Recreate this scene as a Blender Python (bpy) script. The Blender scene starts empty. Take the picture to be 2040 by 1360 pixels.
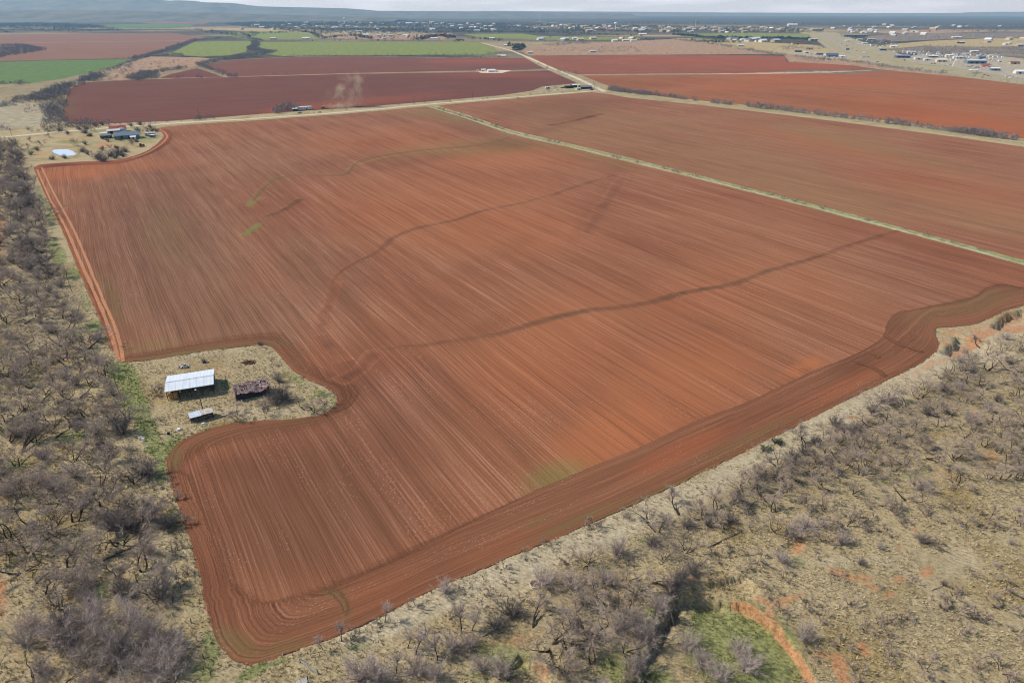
import bpy, bmesh, math, random
import numpy as np
from mathutils import Vector, Matrix
from mathutils.geometry import delaunay_2d_cdt

random.seed(7)
rng = np.random.default_rng(7)
C = bpy.context.scene.collection
S = bpy.context.scene

# ------------------------------------------------------------------ camera geometry
F, CX, CY, H = 1360.0, 1020.0, 680.0, 110.0
PITCH = math.atan((680 - 23.0) / F)
CP, SP = math.cos(PITCH), math.sin(PITCH)

def gp(px, py, z=0.0):
    """point of the plane at height z that the photo shows at px, py"""
    px = np.asarray(px, float); py = np.asarray(py, float)
    dx = (px - CX) / F; dy = -(py - CY) / F
    t = (z - H) / (-SP + dy * CP)
    return dx * t, (CP + dy * SP) * t

def G(px, py, z=0.0):
    x, y = gp(px, py, z)
    return Vector((float(x), float(y), z))

def proj(x, y, z=0.0):
    x = np.asarray(x, float); y = np.asarray(y, float)
    dz = z - H
    d = y * CP - dz * SP
    u = y * SP + dz * CP
    d = np.where(d < 0.1, 0.1, d)
    return CX + F * x / d, CY - F * u / d

def px_scale(py):
    """metres per photo pixel at ground row py"""
    x0, y0 = gp(1000, py); x1, y1 = gp(1001, py)
    return float(x1 - x0)

# ------------------------------------------------------------------ small numeric helpers
def smooth(a, b, x):
    t = np.clip((x - a) / (b - a), 0, 1)
    return t * t * (3 - 2 * t)

def _hash(ix, iy, seed):
    h = (ix.astype(np.int64) * 374761393 + iy.astype(np.int64) * 668265263 + seed * 974634777) & 0x7fffffff
    h = ((h ^ (h >> 13)) * 1274126177) & 0x7fffffff
    return ((h ^ (h >> 16)) & 0xffff) / 65535.0

def vnoise(x, y, seed=0):
    ix = np.floor(x); iy = np.floor(y)
    fx = x - ix; fy = y - iy
    fx = fx * fx * (3 - 2 * fx); fy = fy * fy * (3 - 2 * fy)
    a = _hash(ix, iy, seed); b = _hash(ix + 1, iy, seed)
    c = _hash(ix, iy + 1, seed); d = _hash(ix + 1, iy + 1, seed)
    return (a * (1 - fx) + b * fx) * (1 - fy) + (c * (1 - fx) + d * fx) * fy

def fbm(x, y, seed=0, n=4):
    s = 0; a = 0.5; t = 0
    for i in range(n):
        s = s + a * vnoise(x * 2 ** i, y * 2 ** i, seed + i * 17); t += a; a *= 0.5
    return s / t

def inside(px, py, poly):
    poly = np.asarray(poly, float)
    r = np.zeros(np.shape(px), bool)
    x0, y0 = poly[-1]
    for x1, y1 in poly:
        if y0 != y1:
            c = ((y1 > py) != (y0 > py)) & (px < (x0 - x1) * (py - y1) / (y0 - y1) + x1)
            r ^= c
        x0, y0 = x1, y1
    return r

def seg_dist(px, py, line):
    """distance, signed side (+ right of travel), parameter along"""
    line = np.asarray(line, float)
    best = np.full(np.shape(px), 1e9); side = np.zeros(np.shape(px)); par = np.zeros(np.shape(px))
    L = np.concatenate([[0], np.cumsum(np.hypot(*np.diff(line, axis=0).T))])
    for i in range(len(line) - 1):
        ax, ay = line[i]; bx, by = line[i + 1]
        ex, ey = bx - ax, by - ay; l2 = ex * ex + ey * ey
        t = np.clip(((px - ax) * ex + (py - ay) * ey) / l2, 0, 1)
        qx = px - ax - t * ex; qy = py - ay - t * ey
        d = np.hypot(qx, qy); m = d < best
        best = np.where(m, d, best)
        side = np.where(m, np.sign(qx * ey - qy * ex), side)
        par = np.where(m, (L[i] + t * math.sqrt(l2)) / L[-1], par)
    return best, side, par

def catmull(pts, closed=False, n=6):
    pts = [np.asarray(p, float) for p in pts]; N = len(pts); out = []
    for i in range(N if closed else N - 1):
        g = (lambda k: pts[k % N]) if closed else (lambda k: pts[min(max(k, 0), N - 1)])
        p0, p1, p2, p3 = g(i - 1), g(i), g(i + 1), g(i + 2)
        d0 = max(np.linalg.norm(p1 - p0), 1e-6) ** .5; d1 = max(np.linalg.norm(p2 - p1), 1e-6) ** .5; d2 = max(np.linalg.norm(p3 - p2), 1e-6) ** .5
        m1 = (p1 - p0) / d0 - (p2 - p0) / (d0 + d1) + (p2 - p1) / d1 if d0 > 1e-2 else (p2 - p1) / d1
        m2 = (p2 - p1) / d1 - (p3 - p1) / (d1 + d2) + (p3 - p2) / d2 if d2 > 1e-2 else (p2 - p1) / d1
        m1 = m1 * d1; m2 = m2 * d1
        for k in range(n):
            t = k / n
            out.append((2*t**3 - 3*t**2 + 1) * p1 + (t**3 - 2*t**2 + t) * m1 + (-2*t**3 + 3*t**2) * p2 + (t**3 - t**2) * m2)
    if not closed: out.append(pts[-1])
    return np.array(out)

def to_ground(pts, z=0.0):
    p = np.asarray(pts, float); x, y = gp(p[:, 0], p[:, 1], z)
    return np.stack([x, y], 1)

def resample(line, step=None, n=None):
    line = np.asarray(line, float)
    L = np.concatenate([[0], np.cumsum(np.hypot(*np.diff(line, axis=0).T))])
    if n is None: n = max(2, int(L[-1] / step) + 1)
    s = np.linspace(0, L[-1], n)
    return np.stack([np.interp(s, L, line[:, 0]), np.interp(s, L, line[:, 1])], 1), s

# ------------------------------------------------------------------ objects
def tag(o, label=None, cat=None, group=None, kind=None):
    if label: o['label'] = label
    if cat: o['category'] = cat
    if group: o['group'] = group
    if kind: o['kind'] = kind
    return o

def link(name, me, parent=None, mats=()):
    for m in mats: me.materials.append(m)
    o = bpy.data.objects.new(name, me); C.objects.link(o)
    if parent: o.parent = parent
    return o

def empty(name, loc, rz=0.0):
    o = bpy.data.objects.new(name, None); C.objects.link(o)
    o.location = loc; o.rotation_euler = (0, 0, rz); o.empty_display_size = 0.3
    return o

def np_mesh(name, V, faces, uv=None, paint=None, mi=None, smooth_=False):
    """faces: (n,k) int array, or list of such arrays"""
    V = np.asarray(V, np.float32)
    fl = faces if isinstance(faces, list) else [faces]
    me = bpy.data.meshes.new(name)
    me.vertices.add(len(V)); me.vertices.foreach_set('co', V.ravel())
    loops = np.concatenate([f.ravel() for f in fl]).astype(np.int32)
    tot = np.concatenate([np.full(len(f), f.shape[1]) for f in fl]).astype(np.int32)
    start = np.concatenate([[0], np.cumsum(tot)[:-1]]).astype(np.int32)
    me.loops.add(len(loops)); me.loops.foreach_set('vertex_index', loops)
    me.polygons.add(len(tot)); me.polygons.foreach_set('loop_start', start); me.polygons.foreach_set('loop_total', tot)
    if mi is not None: me.polygons.foreach_set('material_index', np.asarray(mi, np.int32))
    me.polygons.foreach_set('use_smooth', np.full(len(tot), smooth_, bool))
    me.update(calc_edges=True)
    if uv is not None:
        l = me.uv_layers.new(name='UVMap'); l.data.foreach_set('uv', np.asarray(uv, np.float32)[loops].ravel())
    if paint is not None:
        a = me.attributes.new('paint', 'FLOAT_COLOR', 'POINT'); a.data.foreach_set('color', np.asarray(paint, np.float32).ravel())
    return me

class MB:
    """collects boxes, bars, tubes and quads into one mesh"""
    def __init__(s): s.V = []; s.Fc = []; s.M = []
    def quad(s, *p, m=0):
        b = len(s.V); s.V += [tuple(q) for q in p]; s.Fc.append(tuple(range(b, b + len(p)))); s.M.append(m)
    def box(s, c, d, rz=0.0, m=0, mat=None, taper=1.0):
        b = len(s.V); cx, cy, cz = c; dx, dy, dz = d[0] / 2, d[1] / 2, d[2] / 2
        ca, sa = math.cos(rz), math.sin(rz)
        for z, k in ((-dz, 1.0), (dz, taper)):
            for x, y in ((-dx, -dy), (dx, -dy), (dx, dy), (-dx, dy)):
                v = Vector((x * k, y * k, z))
                v = (mat @ v) if mat else Vector((ca * v.x - sa * v.y, sa * v.x + ca * v.y, v.z))
                s.V.append((cx + v.x, cy + v.y, cz + v.z))
        for f in ((3, 2, 1, 0), (4, 5, 6, 7), (0, 1, 5, 4), (1, 2, 6, 5), (2, 3, 7, 6), (3, 0, 4, 7)):
            s.Fc.append(tuple(b + i for i in f)); s.M.append(m)
    def bar(s, a, c, w, h=None, m=0):
        a, c = Vector(a), Vector(c); d = c - a
        q = d.to_track_quat('X', 'Z').to_matrix()
        s.box((a + c) / 2, (d.length, w, h or w), mat=q, m=m)
    def tube(s, pts, rad, n=6, m=0, cap=True):
        pts = [Vector(p) for p in pts]; rings = []
        up = Vector((0.13, 0.2, 1)).normalized()
        for i, p in enumerate(pts):
            d = (pts[min(i + 1, len(pts) - 1)] - pts[max(i - 1, 0)]).normalized()
            a = d.cross(up)
            if a.length < 0.05: a = d.cross(Vector((1, 0, 0)))
            a.normalize(); c = d.cross(a); r = rad[i] if hasattr(rad, '__len__') else rad
            b = len(s.V)
            for k in range(n):
                t = 2 * math.pi * k / n
                s.V.append(tuple(p + (a * math.cos(t) + c * math.sin(t)) * r))
            rings.append(b)
        for r0, r1 in zip(rings, rings[1:]):
            for k in range(n):
                s.Fc.append((r0 + k, r0 + (k + 1) % n, r1 + (k + 1) % n, r1 + k)); s.M.append(m)
        if cap:
            s.Fc.append(tuple(rings[0] + k for k in range(n))[::-1]); s.M.append(m)
            s.Fc.append(tuple(rings[-1] + k for k in range(n))); s.M.append(m)
    def lathe(s, prof, c=(0, 0, 0), n=16, m=0):
        b = len(s.V)
        for r, z in prof:
            for k in range(n):
                t = 2 * math.pi * k / n; s.V.append((c[0] + r * math.cos(t), c[1] + r * math.sin(t), c[2] + z))
        for i in range(len(prof) - 1):
            for k in range(n):
                s.Fc.append((b + i*n + k, b + i*n + (k+1) % n, b + (i+1)*n + (k+1) % n, b + (i+1)*n + k)); s.M.append(m)
    def mesh(s, name, smooth_=False):
        me = bpy.data.meshes.new(name); me.from_pydata(s.V, [], s.Fc); me.update()
        me.polygons.foreach_set('material_index', s.M)
        me.polygons.foreach_set('use_smooth', [smooth_] * len(s.Fc))
        return me
    def build(s, name, mats, parent=None, smooth_=False):
        return link(name, s.mesh(name, smooth_), parent, mats if isinstance(mats, (list, tuple)) else [mats])

# ------------------------------------------------------------------ materials
K = 1.0
SUN, EXPO, HAZE, CLOUD = 4.6, 0.03, 5.3e-5, (11.0, 15.4, 24.0, 1)
def lin(r, g, b):
    f = lambda c: (c / 12.92) if c <= 0.04045 else ((c + 0.055) / 1.055) ** 2.4
    return (f(r / 255) , f(g / 255), f(b / 255))
def A(r, g, b, k=1.0):
    """surface colour that shows as r, g, b in full daylight"""
    return tuple(min(0.9, c * K * k) for c in lin(r, g, b)) + (1.0,)

class Nodes:
    def __init__(s, name):
        s.mat = bpy.data.materials.new(name); s.mat.use_nodes = True
        s.nt = s.mat.node_tree; s.nt.nodes.clear()
    def n(s, t, ins=None, **props):
        nd = s.nt.nodes.new(t)
        for k, v in props.items(): setattr(nd, k, v)
        for k, v in (ins or {}).items():
            sock = nd.inputs[k]
            if isinstance(v, bpy.types.NodeSocket): s.nt.links.new(v, sock)
            else: sock.default_value = v
        return nd
    def math(s, op, a, b=0.0, clamp=False):
        return s.n('ShaderNodeMath', {0: a, 1: b}, operation=op, use_clamp=clamp).outputs[0]
    def mix(s, f, a, b, mode='MIX'):
        nd = s.n('ShaderNodeMix', {0: f, 6: a, 7: b}, data_type='RGBA', blend_type=mode)
        return nd.outputs[2]
    def noise(s, vec, scale, detail=3.0, rough=0.55, dist=0.0):
        return s.n('ShaderNodeTexNoise', {'Vector': vec, 'Scale': scale, 'Detail': detail, 'Roughness': rough, 'Distortion': dist}).outputs['Fac']
    def ramp(s, f, lo, hi):
        return s.n('ShaderNodeMapRange', {0: f, 1: lo, 2: hi, 3: 0.0, 4: 1.0}, interpolation_type='SMOOTHSTEP').outputs[0]
    def scale(s, vec, sc, rz=0.0, loc=(0, 0, 0)):
        # rotate first, then scale: rows run along the local x axis
        r = s.n('ShaderNodeVectorRotate', {'Vector': vec, 'Angle': rz}, rotation_type='Z_AXIS').outputs[0]
        return s.n('ShaderNodeMapping', {'Vector': r, 'Scale': sc, 'Location': loc}, vector_type='POINT').outputs[0]
    def pos(s): return s.n('ShaderNodeNewGeometry').outputs['Position']
    def paint(s):
        a = s.n('ShaderNodeAttribute', attribute_name='paint')
        sp = s.n('ShaderNodeSeparateColor', {0: a.outputs['Color']})
        return sp.outputs[0], sp.outputs[1], sp.outputs[2], a.outputs['Alpha']
    def out(s, col, rough=0.9, bump=None, bstr=0.5, bdist=0.1, metal=0.0, spec=0.2, alpha=None):
        b = s.n('ShaderNodeBsdfPrincipled', {'Roughness': rough, 'Metallic': metal, 'Specular IOR Level': spec})
        if isinstance(col, bpy.types.NodeSocket): s.nt.links.new(col, b.inputs['Base Color'])
        else: b.inputs['Base Color'].default_value = col
        if bump is not None:
            bp = s.n('ShaderNodeBump', {'Height': bump, 'Strength': bstr, 'Distance': bdist})
            s.nt.links.new(bp.outputs[0], b.inputs['Normal'])
        if alpha is not None: s.nt.links.new(alpha, b.inputs['Alpha'])
        o = s.n('ShaderNodeOutputMaterial'); s.nt.links.new(b.outputs[0], o.inputs[0])
        return s.mat

def plain(name, col, rough=0.7, var=0.12, scale=1.5, metal=0.0, spec=0.3, obj_var=0.0):
    m = Nodes(name); p = m.pos()
    f = m.noise(p, scale, 4)
    k = tuple(max(0, c * (1 - 2 * var)) for c in col[:3]) + (1,)
    c = m.mix(m.ramp(f, .3, .7), k, col)
    if obj_var:
        r = m.n('ShaderNodeObjectInfo').outputs['Random']
        g = m.n('ShaderNodeMapRange', {0: r, 3: 1 - obj_var, 4: 1 + obj_var}).outputs[0]
        c = m.n('ShaderNodeVectorMath', {0: c, 3: g}, operation='SCALE').outputs[0]
    return m.out(c, rough, metal=metal, spec=spec)

def soil(name, dark, mid, light, ang=0.0, uv=False, green=(112, 112, 70), pale=(196, 122, 80), contrast=1.0, speck=0.5, kk=1.0, fine=1.3):
    """tilled earth: long streaks along the rows, grain, residue flecks; the paint attribute adds green growth (R), darker soil and painted ridge shade (G), pale soil (B)"""
    m = Nodes(name)
    if uv:
        u = m.n('ShaderNodeUVMap').outputs[0]; ang = 0.0
    else:
        u = m.pos()
    wob = m.noise(m.scale(u, (.012, .012, 1), -ang), 1.0, 2)
    sep = m.n('ShaderNodeSeparateXYZ', {0: m.scale(u, (1, 1, 1), -ang)})
    v = m.math('ADD', sep.outputs[1], m.math('MULTIPLY', wob, 3.0))
    q = m.n('ShaderNodeCombineXYZ', {0: sep.outputs[0], 1: v, 2: 0.0}).outputs[0]
    s1 = m.noise(m.scale(q, (.0025, .10, 1)), 1.0, 3)
    s2 = m.noise(m.scale(q, (.005, .42, 1)), 1.0, 3, .65)
    s3 = m.noise(m.scale(q, (.014, fine, 1)), 1.0, 3, .75)
    big = m.noise(m.scale(u, (.011, .011, 1)), 1.0, 4, .5)
    s4 = m.noise(m.scale(q, (.035, fine * 2.6, 1), loc=(5, 9, 0)), 1.0, 2, .7)
    fur = m.math('ADD', m.math('MULTIPLY', m.math('SINE', m.math('MULTIPLY', v, 6.0)), .22), .5)
    grain = m.noise(u, 1.6, 4, .85)
    t = m.math('ADD', m.math('MULTIPLY', s1, .5 * contrast), m.math('MULTIPLY', s2, .75 * contrast))
    t = m.math('ADD', t, m.math('MULTIPLY', s3, 1.15 * contrast))
    t = m.math('ADD', t, m.math('MULTIPLY', s4, 1.0 * contrast))
    t = m.math('ADD', t, m.math('MULTIPLY', fur, .26))
    t = m.math('ADD', t, m.math('MULTIPLY', big, .45))
    t = m.math('ADD', t, m.math('MULTIPLY', grain, .8))
    mean = 3.4 * contrast * .5 + .755
    c = m.mix(m.ramp(t, mean - .44, mean + .06), A(*dark, kk), A(*mid, kk))
    c = m.mix(m.ramp(t, mean + .0, mean + .42), c, A(*light, kk))
    R, Gc, B, Al = m.paint()
    dust = m.mix(m.ramp(t, mean - .35, mean + .35), A(94, 70, 56, kk), A(148, 114, 93, kk))
    if not uv: c = m.mix(m.math('MULTIPLY', Al, .8), c, dust)
    c = m.mix(m.math('MULTIPLY', m.ramp(big, .3, .62), .22), c, A(mid[0] * .9, mid[1] * 1.06, mid[2] * 1.02, kk))
    c = m.mix(m.math('MULTIPLY', B, m.ramp(m.math('ADD', s2, s3), .55, 1.15)), c, A(*pale, kk))
    c = m.mix(m.math('MULTIPLY', Gc, m.ramp(m.math('ADD', s3, grain), .5, 1.3)), c, A(dark[0] * .8, dark[1] * .8, dark[2] * .8, kk))
    gf = m.math('MULTIPLY', R, m.ramp(m.math('ADD', grain, m.math('MULTIPLY', s3, .6)), .5, 1.05), clamp=True)
    c = m.mix(gf, c, A(*green, kk))
    if speck:
        vor = m.n('ShaderNodeTexVoronoi', {'Vector': u, 'Scale': 1.15}, feature='F1')
        dots = m.ramp(vor.outputs['Distance'], .26, .12)
        patch = m.ramp(m.noise(m.scale(q, (.03, .09, 1), loc=(31, 7, 0)), 1.0, 4, .6), .46, .66)
        c = m.mix(m.math('MULTIPLY', m.math('MULTIPLY', dots, patch), speck), c, A(205, 170, 150, kk))
    hgt = m.math('ADD', m.math('MULTIPLY', s3, 1.0), m.math('MULTIPLY', grain, .7))
    # worked strips thin out raggedly towards their inner edge (opacity kept in the attribute's alpha)
    al = m.ramp(m.math('ADD', Al, m.math('MULTIPLY', m.math('SUBTRACT', m.math('ADD', m.math('MULTIPLY', s3, .6), m.math('MULTIPLY', grain, .4)), .5), 1.6)), .2, .75) if uv else None
    return m.out(c, .95, bump=hgt, bstr=.55, bdist=.5, spec=.05, alpha=al)

def turf(name, a, b, c3, green=None, scale=.5, kk=1.0):
    """grass cover seen from the air"""
    m = Nodes(name); p = m.pos()
    g1 = m.noise(p, scale, 5, .7); g2 = m.noise(p, scale * .06, 4, .6)
    c = m.mix(m.ramp(g1, .32, .68), A(*a, kk), A(*b, kk))
    c = m.mix(m.ramp(g2, .45, .75), c, A(*c3, kk))
    R, Gc, B, Al = m.paint()
    if green: c = m.mix(m.math('MULTIPLY', R, m.ramp(g1, .3, .6)), c, A(*green, kk))
    return m.out(c, .95, bump=g1, bstr=.5, bdist=.4, spec=.05)

SUN_DIR = Vector((0.98, -0.17, -math.tan(math.radians(42)))).normalized()   # direction light travels
# ------------------------------------------------------------------ outlines read off the photo (pixels of the 2040 x 1360 picture)
O_TOP = [(67, 336), (76, 329), (100, 326), (130, 324), (165, 322), (200, 321), (230, 319), (258, 313), (285, 304), (303, 294), (318, 281), (326, 272), (322, 264), (312, 257),
         (330, 253), (400, 247), (500, 240), (600, 233), (700, 226), (780, 219), (845, 213)]
O_RIGHT = [(860, 213), (930, 237), (1020, 268), (1130, 293), (1240, 320), (1430, 367), (1640, 421), (1840, 474), (2050, 532), (2110, 548)]
O_POCKET = [(2110, 585), (2060, 604), (2000, 620), (1975, 632), (1945, 645), (1900, 651), (1864, 655), (1866, 668), (1871, 685), (1864, 701), (1835, 722), (1800, 742)]
O_FRONT = [(1700, 790), (1560, 860), (1400, 940), (1250, 1010), (1100, 1075), (940, 1140), (800, 1205), (700, 1255), (600, 1292), (530, 1315), (500, 1322), (470, 1315), (440, 1285), (420, 1240), (400, 1160), (375, 1060), (350, 985), (332, 925)]
O_INSET = [(338, 900), (360, 878), (400, 860), (450, 845), (520, 838), (600, 832), (640, 825), (668, 807), (671, 790), (655, 775), (615, 757), (580, 735), (555, 705), (532, 688), (490, 690), (400, 700), (330, 712), (270, 720)]
O_LEFT = [(240, 718), (225, 690), (208, 650), (190, 610), (165, 540), (130, 468), (95, 398), (78, 360)]
MAIN_PX = O_TOP + O_RIGHT + O_POCKET + O_FRONT + O_INSET + O_LEFT
MAIN_PXS = catmull(MAIN_PX, True, 5)
MAIN_G = to_ground(MAIN_PXS)

ROW = math.radians(-58.5)          # direction the rows run
ROADA = math.radians(33)

# steps in the ground: (pixels along the lip, drop, width of the face, run-out, ) - low side to the right of travel
SCARPS = [
    (catmull([(1255, 1430), (1272, 1350), (1298, 1280), (1317, 1235), (1338, 1197), (1354, 1184), (1400, 1178), (1448, 1186), (1500, 1209), (1542, 1241), (1578, 1279), (1603, 1318), (1628, 1365), (1650, 1420)], n=8), 3.0, .7, 60.0, (.3, .35, .45, .8, 1, 1, .9, .8, .7, .6, .6)),
    (catmull([(1362, 1161), (1385, 1156), (1415, 1157), (1445, 1154), (1487, 1143)], n=8), 1.6, .6, 7.0, None),
    (catmull([(1035, 1296), (1052, 1306), (1075, 1318), (1096, 1334), (1104, 1362)], n=8), 1.4, 1.0, 9.0, None),
    (catmull([(1868, 702), (1886, 692), (1897, 680), (1903, 664)], n=8), 2.6, 1.6, 22.0, None),
    (catmull([(1969, 653), (1974, 648), (1987, 637), (2012, 622), (2045, 614)], n=8), 2.6, 1.6, 22.0, None),
    (catmull([(1864, 656), (1880, 660), (1905, 662)], n=8), .7, .6, 4.0, None),
]
CHANNELS = [  # dry wash: pixels along the bed, depth, half width
    (catmull([(1352, 1184), (1335, 1205), (1316, 1240), (1300, 1280), (1283, 1320), (1268, 1370)], n=8), 1.0, 1.8),
    (catmull([(1598, 1062), (1590, 1075), (1583, 1085), (1560, 1100)], n=6), .7, 1.2),
]

def lift(x, y):
    """height of the bare ground"""
    x = np.asarray(x, float); y = np.asarray(y, float)
    px, py = proj(x, y)
    z = np.zeros(x.shape)
    near = (py > 560) & (py < 1800) & (px > -500) & (px < 2500)
    if near.any():
        X, Y, PX, PY = x[near], y[near], px[near], py[near]
        lump = (fbm(X * .12, Y * .12, 3, 3) - .5) * .6 + (fbm(X * .75, Y * .75, 9, 2) - .5) * .22 + (vnoise(X * 1.5 + Y * .5, Y * 1.9, 5) - .5) * .22
        h = np.maximum(lump, -.35) * smooth(560, 760, PY)
        ins = inside(X, Y, MAIN_G)
        h = np.where(ins, -.15, h)
        for L, drop, w, run, pf in SCARPS:
            bb = (PX > L[:, 0].min() - 250) & (PX < L[:, 0].max() + 250) & (PY > L[:, 1].min() - 250) & (PY < L[:, 1].max() + 300)
            if not bb.any(): continue
            gl = to_ground(L); d, s, t = seg_dist(X[bb], Y[bb], gl)
            sd = d * s + (fbm(X[bb] * .5, Y[bb] * .5, 21, 3) - .5) * 2.2
            cut = smooth(-.1, w, sd) * (1 - smooth(w + run * .25, w + run, sd)) * (np.interp(t, np.linspace(0, 1, len(pf)), pf) if pf else smooth(0, .12, t) * smooth(1, .88, t))
            h[bb] -= drop * cut * np.where(ins[bb], 0, 1)
        for L, dep, w in CHANNELS:
            bb = (PX > L[:, 0].min() - 80) & (PX < L[:, 0].max() + 80) & (PY > L[:, 1].min() - 80) & (PY < L[:, 1].max() + 80)
            if not bb.any(): continue
            d, s, t = seg_dist(X[bb], Y[bb], to_ground(L))
            d = d + (fbm(X[bb] * .6, Y[bb] * .6, 31, 3) - .5) * 1.2
            h[bb] -= dep * (1 - smooth(w * .5, w * 1.5, d)) * smooth(0, .1, t)
        z[near] = h
    return z

def zg(x, y): return float(lift(np.array([x]), np.array([y]))[0])
def P(px, py):
    """a point standing on the ground under a photo pixel"""
    v = G(px, py); v.z = zg(v.x, v.y); return v

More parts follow.
